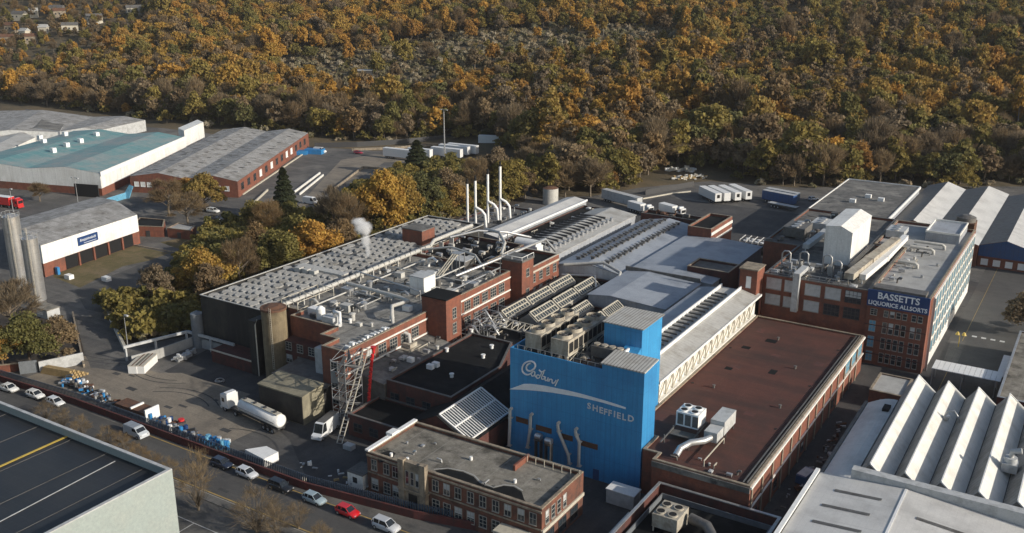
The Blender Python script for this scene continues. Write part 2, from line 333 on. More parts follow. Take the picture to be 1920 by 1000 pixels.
def thing(name, label, cat, loc=(0,0,0), rz=0, group=None):
    o = bpy.data.objects.new(name, None); COL.objects.link(o); o.empty_display_size = 0.5
    o.location = loc; o.rotation_euler = (0,0,R(rz))
    return props(o, label, cat, group)
def wloc(o):
    v = Vector(o.location)
    while o.parent: o = o.parent; v = v + Vector(o.location)
    return v
def part(name, mb, mats, parent, local=False, label=None):
    """a part mesh; its coordinates are world ones unless local"""
    if not isinstance(mats, (list, tuple)): mats = [mats]
    me = mb.mesh(name, mats, (0,0,0) if local else tuple(wloc(parent)))
    o = bpy.data.objects.new(name, me); COL.objects.link(o); o.parent = parent
    if label: o['label'] = label
    return o
def solo(name, mb, mats, label, cat, origin=None, group=None, kind=None):
    if not isinstance(mats, (list, tuple)): mats = [mats]
    if origin is None:
        a = np.array(mb.v); origin = (float(a[:,0].mean()), float(a[:,1].mean()), float(a[:,2].min()))
    o = bpy.data.objects.new(name, mb.mesh(name, mats, origin)); COL.objects.link(o); o.location = origin
    return props(o, label, cat, group, kind)
def struct(name, mb, mats): 
    if not isinstance(mats, (list, tuple)): mats = [mats]
    o = bpy.data.objects.new(name, mb.mesh(name, mats)); COL.objects.link(o); o['kind'] = 'structure'; return o
def copy_thing(src, loc, rz, label=None, sc=None):
    r = src.copy(); COL.objects.link(r); r.location = loc; r.rotation_euler = (0,0,R(rz))
    if sc: r.scale = (sc,sc,sc)
    if label: r['label'] = label
    for ch in src.children:
        c = ch.copy(); COL.objects.link(c); c.parent = r
        for g in ch.children:
            d = g.copy(); COL.objects.link(d); d.parent = c
    return r
WIN = {}
WR = random.Random(6)
def window(parent, x, y, z, w, h, face='-y', style='sash', nx=2, nz=2, name='window', label=None):
    """window set on a wall: its middle-bottom point, its size and the way it faces"""
    var = WR.choice((0,0,0,1,2,3)) if style in ('sash','dark') else 0
    key = (round(w,2), round(h,2), style, nx, nz, var)
    if key not in WIN:
        b = MB(); t = 0.1
        fr, gl = {'sash': ('window_frame','window_glass'), 'white': ('white_paint','white_paint'), 'blue': ('window_frame','blue_glass'),
                  'dark': ('dark_frame','window_glass'), 'blind': ('window_frame','grey_unit')}[style]
        b.box(-w/2, w/2, -0.02, 0.02, 0, h, 1)
        if var == 1: b.box(-w/2, w/2, -0.03, -0.0201, h*.45, h, 2)
        if var == 2: b.box(-w/2, -w*.02, -0.03, -0.0201, 0, h*.5, 3)
        if var == 3: b.box(-w/2, w/2, -0.03, -0.0201, 0, h*.5, 4)
        for a, c in ((-w/2-t, -w/2), (w/2, w/2+t)): b.box(a, c, -0.09, 0.02, -t, h+t, 0)
        b.box(-w/2, w/2, -0.09, 0.02, h, h+t, 0); b.box(-w/2-0.12, w/2+0.12, -0.2, -0.091, -t-0.05, -0.03, 0)
        b.box(-w/2, w/2, -0.09, 0.02, -t, 0, 0)
        for i in range(1, nx): b.box(-w/2+w*i/nx-0.045, -w/2+w*i/nx+0.045, -0.06, -0.021, 0, h, 0)
        for i in range(1, nz): b.box(-w/2, w/2, -0.064, -0.024, h*i/nz-0.045, h*i/nz+0.045, 0)
        WIN[key] = b.mesh('window', [fr, gl, 'grey_unit', 'roof_glazing', 'black_void'])
    o = bpy.data.objects.new(name, WIN[key]); COL.objects.link(o); o.parent = parent
    l = wloc(parent); o.location = (x-l.x, y-l.y, z-l.z)
    o.rotation_euler = (0,0,R({'-y':0,'+x':90,'+y':180,'-x':-90}.get(face, face)))
    if label: o['label'] = label
    return o
def rows(name, mb, mats, parent, places, label=None):
    """the same part many times over, sharing one mesh; places are world points"""
    me = mb.mesh(name, [mats] if isinstance(mats, str) else mats); l = wloc(parent)
    for p in places:
        o = bpy.data.objects.new(name, me); COL.objects.link(o); o.parent = parent; o.location = (p[0]-l.x, p[1]-l.y, p[2]-l.z)
        if label: o['label'] = label
def rect(x0,x1,y0,y1): return [(x0,y0),(x1,y0),(x1,y1),(x0,y1)]
def flat_block(t, poly, z0, z1, wall, roof, para=0.6, cope='stone', thick=0.35, copew=True):
    """walls with a parapet round a flat roof, and the coping on top"""
    part('wall', MB().ring(poly, thick, z0, z1), wall, t)
    ar = sum(poly[i][0]*poly[(i+1)%len(poly)][1]-poly[(i+1)%len(poly)][0]*poly[i][1] for i in range(len(poly)))
    pp = poly if ar > 0 else poly[::-1]
    part('roof', MB().poly([(x,y,z1-para) for x,y in inset(pp, thick*0.8)]), roof, t)
    if copew:
        part('coping', MB().ring(inset(pp, -0.06), thick+0.14, z1+0.003, z1+0.13), cope, t)

# ================================================================ the land
FOOT = sorted([(-0.6834, 766.7), (-0.5243, 642.5), (-0.4598, 611.6), (-0.3734, 569.2), (-0.3083, 540.9), (-0.2098, 510.3), (-0.1438, 494.7), (-0.0718, 504.0), (-0.0332, 499.3), (0.0, 466.1), (0.0168, 399.3), (0.0338, 370.0), (0.0845, 371.7), (0.1317, 396.2), (0.1534, 428.5), (0.2091, 430.8), (0.2465, 399.3), (0.3031, 388.4), (0.3588, 396.2), (0.4262, 394.2), (0.5385, 392.3), (0.6953, 394.2)])
def foot(t):
    if t <= FOOT[0][0]: return FOOT[0][1]
    for (a, fa), (b, fb) in zip(FOOT, FOOT[1:]):
        if t <= b: return fa + (fb-fa)*(t-a)/(b-a)
    return FOOT[-1][1]
def foot_s(t): return sum(foot(t + d) for d in (-0.12,-0.08,-0.04,0,0.04,0.08,0.12))/7
def rf(x, y): return x*0.848 + y*0.53, -x*0.53 + y*0.848
def hill(x, y):
    r, f = rf(x, y)
    if f < 250: return 0.0
    d = max(0.0, f - foot_s(r/f) - 12)
    z = 0.135*d*d/(d+40)
    z *= 1 + 0.16*math.sin(x*0.006+1.0)*min(1, d/250) + 0.05*math.sin(y*0.02 + x*0.013)*min(1, d/100)
    return z
xs = np.arange(-1900, 520, 16.0); ys = np.arange(-140, 2120, 16.0)
g = MB()
for y in ys:
    for x in xs: g.v.append((x, y, hill(x, y)))
nx = len(xs)
for j in range(len(ys)-1):
    for i in range(nx-1):
        a = j*nx+i; g.f.append((a, a+1, a+1+nx, a+nx)); g.m.append(0); g.sm.append(True)
struct('ground', g, 'hill_ground')
def sheet(name, pts, z, m): return struct(name, MB().poly([(x, y, z) for x, y in (pts if sum(pts[i][0]*pts[(i+1)%len(pts)][1]-pts[(i+1)%len(pts)][0]*pts[i][1] for i in range(len(pts))) > 0 else pts[::-1])]), m)
sheet('estate_asphalt', [(-585.9, 251.22), (-550.5, 320.28), (-453.33, 354.59), (-411.91, 355.98), (-343.07, 356.72), (-308.43, 364.93), (-275.27, 390.62), (-249.14, 398.71), (-190.81, 321.23), (-172.87, 336.7), (-163.09, 360.65), (-143.26, 387.32), (-108.97, 394.47), (-88.93, 409.32), (-28.93, 446.81), (41.69, 479.53)] + [(60,100),(60,-60),(-330,-60),(-420,150)], 0.02, 'asphalt')
sheet('verge', [(-218.23, 148.2), (-195.4, 136.28), (-188.15, 150.76), (-181.4, 149.92), (-200.42, 175.32), (-210.18, 246.77), (-195.33, 283.22), (-190.73, 315.03), (-223.64, 360.12), (-259.74, 359.85), (-267.6, 315.82), (-263.86, 297.69), (-248.62, 262.01), (-267.18, 247.56), (-257.1, 213.51), (-236.7, 187.39), (-225.69, 165.94)], 0.04, 'bare_earth')
sheet('verge', [(-329.55, 149.61), (-238.23, 139.07), (-218.08, 139.06), (-196.99, 125.99), (-197.29, 120.64), (-208.14, 115.68), (-240.7, 104.81)], 0.04, 'bare_earth')
sheet('verge', [(-178,84),(-60,84),(-60,60),(-118,60),(-118,88.9),(-178,88.9)], 0.04, 'bare_earth')
sheet('grass_strip', [(-260.45, 160.19), (-278.8, 174.33), (-283.01, 191.93), (-272.18, 194.18), (-248.13, 194.87), (-251.97, 177.85), (-245.03, 158.27)], 0.05, 'grass')
sheet('grass_strip', [(-264.02, 201.52), (-260.97, 215.04), (-257.76, 223.51), (-252.3, 220.46), (-249.78, 199.45)], 0.05, 'grass')
sheet('yard', [(-199.69, 110.38), (-199.27, 127.6), (-191.55, 124.22), (-184.24, 129.52), (-176.01, 130.36), (-158.9, 129.25), (-135.86, 127.02), (-137.15, 115.39), (-133.86, 112.37), (-137.71, 111.22)], 0.05, 'worn_concrete')
sheet('yard', [(-179.62, 128.11), (-171.89, 132.94), (-150.0, 133.21), (-150.51, 129.12), (-166.38, 126.85)], 0.06, 'worn_concrete')
sheet('yard', [(-244.23, 156.0), (-251.98, 198.08), (-236.01, 187.82), (-224.3, 160.4), (-216.07, 145.8), (-227.98, 147.93)], 0.055, 'road_surface')
sheet('works_yard', [(-176,131.5),(-147,129.5),(-128,122.5),(-112,111.2),(-90,113.4),(-60,119),(-60,96),(-33.9,96),(-33.9,150),(-27,196),(-12,204),(-12,230),(-27,232),(-27,300),(-56,305),(-56,316),(-86,318),(-86,352),(-150,350),(-150,300),(-178,296),(-178,147)], 0.057, 'dark_tarmac')
ROADY = (100.0, 109.0)
sheet('road', [(-330,97),(-260,99),(-200,ROADY[0]),(-60,ROADY[0]),(40,98),(40,104),(-60,109.2),(-112,107.6+1.4),(-200,109),(-260,107),(-330,105)], 0.06, 'road_surface')
sheet('ramp_road', [(-232.91, 147.33), (-218.93, 148.72), (-190.88, 132.84), (-179.93, 127.92), (-192.07, 123.9), (-205.12, 131.01)], 0.065, 'asphalt')
sheet('estate_yard', [(-276.62, 323.04), (-272.28, 300.65), (-236.73, 238.3), (-249.36, 230.41), (-261.26, 263.87), (-306.58, 339.42), (-302.26, 357.51), (-238.63, 381.89), (-226.05, 364.02), (-262.64, 363.9), (-285.6, 345.14)], 0.05, 'worn_concrete')
sheet('estate_road', [(-28,150),(-12,150),(-12,330),(-27,330)], 0.05, 'road_surface')
b = MB(); b.box(-330,-60,98.2,ROADY[0]-0.15,0,0.14); struct('pavement', b, 'paving')
b = MB(); b.box(-330,40,ROADY[0]-0.15,ROADY[0],0,0.15)
struct('kerb', b, 'kerb_stone')
b = MB()
for y in (ROADY[0]+0.35,): b.box(-200,-60,y,y+0.28,0.062,0.07)
for p, q in (((-158,109.0),(-112,108.75)),((-112,108.75),(-84,109.0))):
    b.beam((p[0],p[1],0.066),(q[0],q[1],0.066),0.22,0,0.01)
struct('road_marking', b, 'paint_yellow')
b = MB()
for i in range(7): b.box(-136+i*5.2,-135.86+i*5.2,85.6,92.2,0.05,0.056)
b.box(-137,-98,92.2,92.34,0.05,0.056)
for i in range(4): b.box(-22.49+i*2.1,-22.49+1.1+i*2.1,252.57,252.57+1.0,0.06,0.066)
struct('road_marking', b, 'paint_white')
b = MB(); b.box(-24.1,-24.0,205,318,0.06,0.066); struct('road_marking', b, 'paint_yellow')
sheet('patio', [(-25.59, 227.93), (-26.53, 246.69), (-23.18, 248.78), (-22.89, 228.9)], 0.07, 'paving')

# ================================================================ the blue tower block
YF = 140.5
t = thing('factory_block', 'tall bright blue clad factory block with script lettering and a pale swoosh across its front', 'factory', (-75,141,0))
W_ = MB().ring([(-88.2,YF),(-61.3,YF),(-61.3,145.8),(-66.1,145.8),(-66.1,158.4),(-88.2,158.4)], 0.3, 0, 20.4)
part('wall', W_, 'blue_cladding', t)
b = MB(); b.box(-88.2,-69.3,YF,YF+0.3,20.4,21.9); b.box(-88.2,-87.9,YF+0.3,158.4,20.4,21.9); b.box(-87.9,-73.6,158.1,158.4,20.4,21.9)
part('parapet', b, 'blue_cladding', t)
part('roof', MB().poly([(-87.9,140.8,20.41),(-61.35,140.8,20.41),(-61.35,145.75,20.41),(-66.15,145.75,20.41),(-66.15,158.1,20.41),(-87.9,158.1,20.41)]), 'felt_grey', t)
b = MB(); b.prism(rect(-69.3,-61.3,YF,145.8), 20.42, lambda x,y: 23.0 + (y-YF)*0.08)
part('stair_tower', b, 'blue_cladding', t)
b = MB(); b.prism(rect(-69.5,-61.1,YF-0.25,146.0), lambda x,y: 23.02+(y-YF)*0.08, lambda x,y: 23.25+(y-YF)*0.08)
part('tower_roof', b, 'ribbed_roof', t)
b = MB(); b.prism([(-73.6,149.6),(-66.05,149.6),(-66.05,158.45),(-73.6,158.45)], 20.42, 26.9); b.prism(rect(-69.2,-66.08,146.05,149.59), 20.43, lambda x,y: 22.0 + (y-146)*0.4)
part('lift_tower', b, 'blue_cladding', t)
b = MB(); b.prism(rect(-73.9,-65.75,149.3,158.7), 26.92, 27.12)
part('tower_roof', b, 'ribbed_roof', t)
# lettering: the script word as drawn strokes
def strokes(b, lst, r, y):
    for s in lst:
        pts = [(x, y, z) for x, z in s]
        sm = []
        for i in range(len(pts)-1):
            p0, p1, p2, p3 = [Vector(pts[k]) for k in (max(i-1,0), i, i+1, min(i+2,len(pts)-1))]
            for k in range(4):
                u = k/4; sm.append(0.5*((2*p1)+(p2-p0)*u+(2*p0-5*p1+4*p2-p3)*u*u+(3*p1-p0-3*p2+p3)*u**3))
        sm.append(Vector(pts[-1])); b.tube(sm, r, 6)
b = MB()
strokes(b, [[(-83.67, 19.81), (-84.2, 19.52), (-84.57, 19.03), (-84.61, 18.53), (-84.34, 18.23), (-83.75, 18.28), (-83.13, 18.74), (-82.76, 19.3), (-82.76, 19.78), (-83.1, 20.15), (-83.76, 20.2), (-84.5, 19.89), (-85.16, 19.3), (-85.5, 18.54), (-85.45, 17.86), (-85.0, 17.44), (-84.33, 17.4), (-83.74, 17.7), (-83.38, 18.06)]], 0.17, 140.38)
strokes(b, [[(-82.94, 18.37), (-83.3, 18.19), (-83.54, 17.75), (-83.42, 17.37), (-83.08, 17.45), (-82.86, 17.84), (-82.81, 18.33), (-82.83, 17.78), (-82.68, 17.38), (-82.34, 17.41)],
            [(-81.86, 17.84), (-82.24, 17.85), (-82.48, 17.52), (-82.34, 17.18), (-81.95, 17.3), (-81.63, 17.9), (-81.4, 18.5), (-81.55, 18.7), (-81.96, 18.91)],
            [(-81.96, 18.91), (-81.48, 18.58), (-81.04, 18.88), (-80.69, 19.13)],
            [(-80.9, 18.85), (-81.08, 18.33), (-81.39, 17.57), (-81.24, 17.22), (-80.84, 17.4), (-80.73, 17.8), (-81.03, 17.82)],
            [(-80.52, 17.84), (-80.69, 17.35), (-80.49, 17.13), (-80.17, 17.38), (-80.02, 17.83), (-80.14, 17.32), (-79.96, 17.09)],
            [(-79.77, 17.65), (-79.85, 17.12), (-79.68, 17.5), (-79.34, 17.68), (-79.22, 17.47)],
            [(-79.11, 17.59), (-79.21, 17.1), (-78.95, 16.95), (-78.57, 17.35), (-78.36, 17.74)],
            [(-77.91, 17.96), (-78.21, 17.37), (-78.56, 16.54)]], 0.12, 140.38)
part('lettering', b, 'white_letters', t)
def face_poly(b, pts, y, d=0.06, m=0):
    n = len(pts); vs = [(x, y-d, z) for x, z in pts] + [(x, y, z) for x, z in pts]
    b.add(vs, [tuple(range(n))], m); b.add(vs, [(i, (i+1)%n, n+(i+1)%n, n+i)[::-1] for i in range(n)], m)
top = [(-88.37, 13.47), (-86.81, 14.39), (-85.23, 15.32), (-83.83, 15.65), (-82.28, 15.87), (-80.46, 16.05), (-78.26, 16.13), (-75.89, 16.25), (-73.56, 16.27), (-71.06, 16.21), (-68.6, 16.13), (-66.54, 16.02), (-64.5, 15.84), (-62.85, 15.58)]
bot = [(-64.49, 15.52), (-66.71, 15.54), (-68.96, 15.63), (-71.62, 15.59), (-74.32, 15.48), (-76.66, 15.27), (-79.04, 15.06), (-81.05, 14.8), (-83.09, 14.49), (-84.73, 14.2), (-86.39, 13.87), (-87.65, 13.6)]
b = MB(); tp = top[:-1]; n = len(tp); bb = bot[::-1]
path = top + bot
b2 = MB()
for i in range(min(len(top)-1, len(bot))):
    k = len(bot)-1-i
    a0, a1 = top[i], top[i+1]; c0 = bot[k+1] if k+1 < len(bot) else top[0]; c1 = bot[k] if k >= 0 else top[-1]
    b2.add([(c0[0],YF-0.05,c0[1]),(c1[0],YF-0.05,c1[1]),(a1[0],YF-0.05,a1[1]),(a0[0],YF-0.05,a0[1])],[(0,1,2,3)])
    b2.add([(c0[0],YF-0.05,c0[1]),(c1[0],YF-0.05,c1[1]),(c1[0],YF,c1[1]),(c0[0],YF,c0[1])],[(0,1,2,3)[::-1]])
    b2.add([(a0[0],YF-0.05,a0[1]),(a1[0],YF-0.05,a1[1]),(a1[0],YF,a1[1]),(a0[0],YF,a0[1])],[(0,1,2,3)])
part('swoosh', b2, 'white_letters', t)
def text_mesh(items, y, mats, name, parent, face='-y', ext=0.05, xw=1.0, space=1.0):
    """letters of the built-in font joined into one mesh; items are (string, x, z, size, slant up per metre)"""
    V_, F_ = [], []
    for ch, x, z, size, sl in items:
        c = bpy.data.curves.new('letters', 'FONT'); c.body = ch; c.size = size; c.extrude = ext; c.align_x = 'CENTER'; c.resolution_u = 3; c.offset = 0.02*size; c.space_character = space
        ob = bpy.data.objects.new('letters', c); me = bpy.data.meshes.new_from_object(ob)
        o = len(V_)
        for v in me.vertices:
            V_.append((x + v.co.x*xw, y - v.co.z, z + v.co.y + v.co.x*xw*sl))
        for p in me.polygons: F_.append(tuple(i+o for i in p.vertices))
        bpy.data.objects.remove(ob); bpy.data.curves.remove(c); bpy.data.meshes.remove(me)
    b = MB(); b.add(V_, F_); return part(name, b, mats, parent)
lt = [(ch, *p, 1.62, -0.0) for ch, p in zip('SHEFFIELD', [(-71.63, 13.78), (-70.4, 13.65), (-69.24, 13.55), (-68.37, 13.46), (-67.5, 13.46), (-66.61, 13.5), (-65.8, 13.41), (-64.78, 13.38), (-63.49, 13.45)])]
text_mesh(lt, YF-0.06, 'silver_letters', 'lettering', t)
q = [(-87.83, 9.44), (-87.83, 7.94), (-88.09, 2.05), (-83.35, 9.43), (-83.41, 6.74), (-84.02, 2.8), (-77.61, 9.24), (-77.39, 7.98), (-75.32, 3.9), (-75.08, 2.0), (-73.96, 8.99), (-73.75, 8.21), (-73.09, 7.05), (-73.14, 2.11)]
i = 0
for n in (3,3,4,4):
    s = q[i:i+n]; i += n
    pb = MB(); x0, z0 = s[0]
    pb.tube([(x0,140.5,z0+0.3),(x0,139.85,z0+0.25)] + [(x,139.85,z) for x,z in s], 0.30, 10)
    for x,z in s[1:]: pb.box(x-0.36,x+0.36,139.7,140.48,z-0.08,z+0.08)
    part('vent_pipe', pb, 'lagging', t)
for (xa,za),(xb,zb) in ([(-86.83, 8.07), (-84.22, 7.69)], [(-82.48, 7.57), (-79.19, 7.08)], [(-77.06, 7.27), (-74.78, 6.74)], [(-73.09, 7.21), (-69.69, 6.25)]):
    zm = (za+zb)/2; lb = MB(); lb.box(xa,xb,YF-0.12,YF-0.01,zm-0.6,zm+0.45)
    for k in range(5): lb.box(xa-0.05,xb+0.05,YF-0.17,YF-0.121,zm-0.55+k*0.22,zm-0.47+k*0.22)
    part('louvre', lb, 'rusty', t)
part('door', MB().box(-70.5,-69.3,YF-0.08,YF-0.01,0.05,2.2), 'navy_cladding', t)
b = MB()
for a in range(12): b.box(-86.9+a*1.45,-86.82+a*1.45,YF+0.4,YF+0.48,20.42,22.6)
b.box(-86.9,-70.2,YF+0.41,YF+0.47,22.55,22.62); b.box(-86.9,-70.2,YF+0.41,YF+0.47,21.6,21.66)
part('handrail', b, 'galvanised', t)

# cooling equipment on the blue block
def cooling_tower(x0, x1, y0, y1, z, n, label):
    t = thing('cooling_tower', label, 'cooling tower', ((x0+x1)/2,y0,20.42), group='cooling towers on the blue roof')
    b = MB(); h = 2.9
    b.box(x0,x1,y0,y1,z,z+h); part('casing', b, 'cream_unit', t)
    b = MB()
    for i in range(n*2):
        ya = y0+0.35+i*(y1-y0-0.4)/(n*2); yb = ya+(y1-y0-0.4)/(n*2)-0.3
        b.box(x1+0.003,x1+0.03,ya,yb,z+0.5,z+h-0.5)
    part('louvre', b, 'black_void', t)
    for i in range(n):
        cy = y0 + (i+0.5)*(y1-y0)/n; cx = (x0+x1)/2
        b = MB(); r = (x1-x0)*0.42
        b.cyl(cx,cy,z+h,z+h+0.65,r,20,0,r*0.94,cap=False); b.cyl(cx,cy,z+h+0.05,z+h+0.1,r*0.9,20,1)
        for k in range(5):
            a = k*1.257; b.obox(cx+math.cos(a)*r*0.42,cy+math.sin(a)*r*0.42,z+h+0.3,r*0.85,0.3,0.05,math.degrees(a),2)
        b.cyl(cx,cy,z+h+0.2,z+h+0.5,0.22,8,2)
        f = part('fan', b, ['cream_unit','black_void','dull_steel'], t)
    b = MB()
    for x in (x0+0.15,x1-0.15):
        b.box(x-0.1,x+0.1,y0-0.15,y1+0.15,z-0.25,z)
        for i in range(n+1):
            yy = y0+0.1+i*(y1-y0-0.2)/n; b.box(x-0.1,x+0.1,yy-0.1,yy+0.1,20.42,z-0.25)
            if i < n: b.beam((x,yy,20.6),(x,yy+(y1-y0-0.2)/n,z-0.4),0.12)
    part('support_frame', b, 'cream_paint', t)
    return t
cooling_tower(-86.2,-82.9,142.6,157.2,21.7,4,'weathered cream cooling tower row, the one nearer the black flat roof')
cooling_tower(-80.6,-77.0,142.2,157.4,21.9,4,'weathered cream cooling tower row on a braced frame, the one nearer the blue lift tower')
t = thing('condenser', 'open grey condenser rack with small fans standing before the blue lift tower', 'condenser', (-71.5,147.6,20.42))
b = MB(); b.box(-74.6,-68.2,146.4,148.3,21.2,23.2); part('casing', b, 'dull_steel', t)
for i in range(4):
    b = MB(); b.cyl(-73.8+i*1.55,147.35,23.2,23.5,0.62,14); part('fan', b, 'cream_unit', t)
b = MB(); b.box(-68.2,-67.9,146.2,148.5,20.9,23.4)
part('end_frame', b, 'white_paint', t)
for x in (-74.4,-71.3,-68.2):
    for y in (146.6,148.1): part('leg', MB().box(x-0.08,x+0.08,y-0.08,y+0.08,20.42,21.2), 'cream_paint', t)

# ================================================================ red roofed hall
t = thing('production_hall', 'long low brick hall with a wide rust red flat roof and white pilasters', 'factory hall', (-52,180,0))
HP = [(-58.2,138.2),(-41,138.2),(-41,216),(-66,216),(-66,146.0),(-61.1,146.0),(-61.1,140.7),(-58.2,140.7)]
part('wall', MB().ring(HP, 0.4, 0, 8.6), 'brick', t)
part('coping', MB().ring(HP, 0.5, 8.603, 8.8), 'stone', t)
part('roof', MB().poly([(x,y,8.35) for x,y in inset(HP,0.35)]), 'red_roof', t)
rows('pilaster', MB().box(0,.21,-.3,.3,0,8.2), 'stone', t, [(-40.99,139.0+i*5.45,0) for i in range(14)])
b = MB(); b.box(-40.99,-40.7,138.2,216,8.15,8.55); b.box(-40.99,-40.72,138.2,216,4.4,4.6)
part('band', b, 'render_white', t)
part('front_band', MB().box(-58.2,-41.0,137.9,138.19,7.5,8.5), 'felt_grey', t)
part('gutter', MB().box(-42.6,-42.3,139,215,8.36,8.75), 'dull_steel', t)
part('gutter', MB().box(-41.9,-41.7,139,215,8.36,8.9), 'dull_steel', t)
for i in (0,2,5,9): window(t,-40.99,141.7+i*5.45,1.4,1.6,1.6,'+x','dark',2,2)
for i in range(14):
    if i > 10: window(t,-40.99,141.7+i*5.45,5.2,3.4,2.4,'+x','blue',3,2)
for x in (-55.5,-50.8,-46.2): window(t,x,138.2,3.0,2.4,1.8,'-y','dark',2,2)
t = thing('condenser_unit', 'square white condenser unit with crossed fan guards on the red roof', 'condenser', (-56.5,150,8.4))
b = MB(); b.box(-58.8,-54.6,149.6,153.4,10.2,12.9); part('casing', b, 'white_paint', t)
b = MB()
for i in range(3): b.box(-58.5+i*1.4,-57.4+i*1.4,149.57,149.598,10.5,12.6)
part('coil', b, 'dull_steel', t)
for i in range(2):
    for j in range(2): 
        b = MB(); b.cyl(-57.7+i*2.0,150.6+j*1.8,12.9,13.15,0.75,14,0); b.cyl(-57.7+i*2.0,150.6+j*1.8,13.15,13.17,0.6,14,1); part('fan', b, ['white_paint','black_void'], t)
b = MB(); b.box(-59.2,-54.2,147.2,149.3,9.3,9.45)
for x in (-59,-54.4):
    for y in (145,149,153): b.box(x-.09,x+.09,y-.09,y+.09,8.36,10.2)
    b.beam((x,143.5,9.4),(x,153.6,10.1),0.2)
part('support_frame', b, 'dull_steel', t)
t = thing('air_handler', 'long pale boxed air handler tapering into a duct at the edge of the red roof', 'air handler', (-51,152,8.4))
b = MB(); b.box(-53.0,-50.4,151.5,157.4,9.4,12.0); b.box(-52.9,-50.5,148.2,151.4,9.3,11.2); part('casing', b, 'grey_unit', t)
b = MB(); b.tube([(-51.7,148.2,10.2),(-52.2,146.4,10.2),(-54.0,145.0,10.0),(-55.2,143.2,9.4),(-55.2,141.2,8.8)],0.6,12); part('duct', b, 'galvanised', t)
for x in (-52.8,-50.6):
    for y in (149,153,157): part('leg', MB().box(x-.08,x+.08,y-.08,y+.08,8.36,9.4), 'dull_steel', t)
b = MB(); b.beam((-50.0,150.5,9.5),(-50.0,141.0,9.5),0.16); b.beam((-50.0,141.0,9.5),(-50.0,141.0,8.4),0.16); b.beam((-50.0,150.5,9.5),(-50.0,150.5,8.4),0.16)
solo('safety_rail', b, 'cream_paint', 'low pale rail beside the air handler on the red roof', 'rail')

# ================================================================ gallery with white roofs between blue block and red hall
t = thing('roof_gallery', 'raised white gallery with zigzag braced side running along the red roof', 'gallery', (-72,188,0))
b = MB(); b.box(-66.9,-66.05,158.8,215.5,8.4,9.0,0); b.box(-78.0,-66.9,158.8,220,0,11.9,0)
part('wall', b, 'render_white', t)
b = MB()
for i in range(16):
    y0 = 159.5+i*3.5; 
    b.beam((-66.5,y0,9.0),(-66.5,y0,12.6),0.22); b.beam((-66.5,y0,9.0),(-66.5,y0+3.5,12.4),0.2)
b.box(-66.7,-66.3,158.8,215.5,12.4,12.8)
part('bracing', b, 'cream_paint', t)
b = MB(); b.prism(rect(-70.4,-66.2,158.8,219), 12.81, lambda x,y: 13.1+(x+66.2)*-0.28)
part('lean_to_roof', b, 'sheet_roof', t)
b = MB(); b.box(-66.19,-66.0,158.8,219,12.7,13.2); b.box(-70.7,-70.41,158.8,217,13.2,15.0); b.box(-75.6,-75.3,160,217,13.7,14.8)
part('fascia', b, 'white_paint', t)
b = MB(); b.prism(rect(-75.29,-70.71,160,217), 11.91, lambda x,y: 14.5-abs(x+73)*0.2)
part('lantern_roof', b, 'sheet_roof', t)
b = MB(); b.prism(rect(-81,-75.61,160,217), 11.92, lambda x,y: 13.0+(x+81)*0.16)
part('lantern_roof', b, 'membrane_blue_grey', t)
random.seed(4)
rows('roof_vent', MB().box(0,3.0,0,.3,0,.4), 'dull_steel', t, [(-74.8,162+i*2.3,14.3) for i in range(22)])

# ================================================================ sign building
t = thing('factory_office', 'five storey red brick factory building with a dark blue name board on top', 'factory building', (-36,222,0))
YB = 221.5
P1 = [(-42.2,YB),(-29.0,YB),(-29.0,291),(-50,291),(-50,262),(-42.2,262)]
part('wall', MB().ring(P1, 0.4, 0, 17.6), 'brick', t)
part('roof', MB().poly([(x,y,17.0) for x,y in inset(P1,0.3)]), 'felt_light', t)
part('coping', MB().ring(P1, 0.5, 17.603, 17.8), 'stone', t)
b = MB(); b.box(-42.3,-28.95,YB-0.35,YB-0.05,14.3,18.2); part('name_board', b, 'sign_blue', t)
text_mesh([('BASSETTS', -35.6, 16.35, 2.15, 0)], YB-0.40, 'white_letters', 'lettering', t, xw=0.98)
text_mesh([('LIQUORICE ALLSORTS', -35.65, 14.75, 1.36, 0)], YB-0.40, 'white_letters', 'lettering', t, xw=0.93)
b = MB(); b.box(-28.99,-28.6,226,289,0,17.2); part('white_side_wall', b, 'white_cladding', t)
for i in range(15):
    y = 229+i*4.1
    for z in (3.6,7.4,11.0,14.4): window(t,-28.6,y,z,2.5,2.4,'+x','blue',2,1)
b = MB()
for z in (9.6,6.0,2.6): b.box(-42.2,-29,YB-0.12,YB-0.003,z,z+0.22)
part('band', b, 'dark_brick', t)
for z,h,st in ((12.2,1.35,'sash'),(8.2,2.5,'sash'),(4.4,2.5,'sash'),(1.0,2.2,'sash')):
    for k,x in enumerate((-40.6,)): window(t,x,YB,z,1.3,h,'-y','blue' if h>2 else st,2,3)
    for k in range(4): window(t,-37.9+k*1.35,YB,z,0.85,h,'-y',st,1,2)
    for k in range(2): window(t,-31.9+k*1.35,YB,z,0.85,h,'-y',st,1,2)
b = MB(); b.box(-28.55,-28.2,224.2,224.6,0,17.4); part('downpipe', b, 'galvanised', t)
b = MB(); b.box(-39.5,-31.0,275,289.5,17.01,19.4); part('plant_room', b, 'grey_cladding', t)
b = MB(); b.ring(rect(-39.6,-30.9,274.9,289.6),0.3,19.403,19.9); part('coping', b, 'render_white', t)
b = MB(); b.box(-41.5,-30.2,222.6,226.0,17.02,18.4); part('water_tank_housing', b, 'dull_steel', t)
for i,(y,x0,x1) in enumerate(((262,-41,-35.2),(268,-41,-33.5),(247,-41,-36.4))):
    b = MB(); b.tube([(x0,y,18.3),(x1-0.6,y,18.3),(x1,y,17.9),(x1,y,17.0)],0.42,10); part('vent_pipe', b, 'lagging', t)
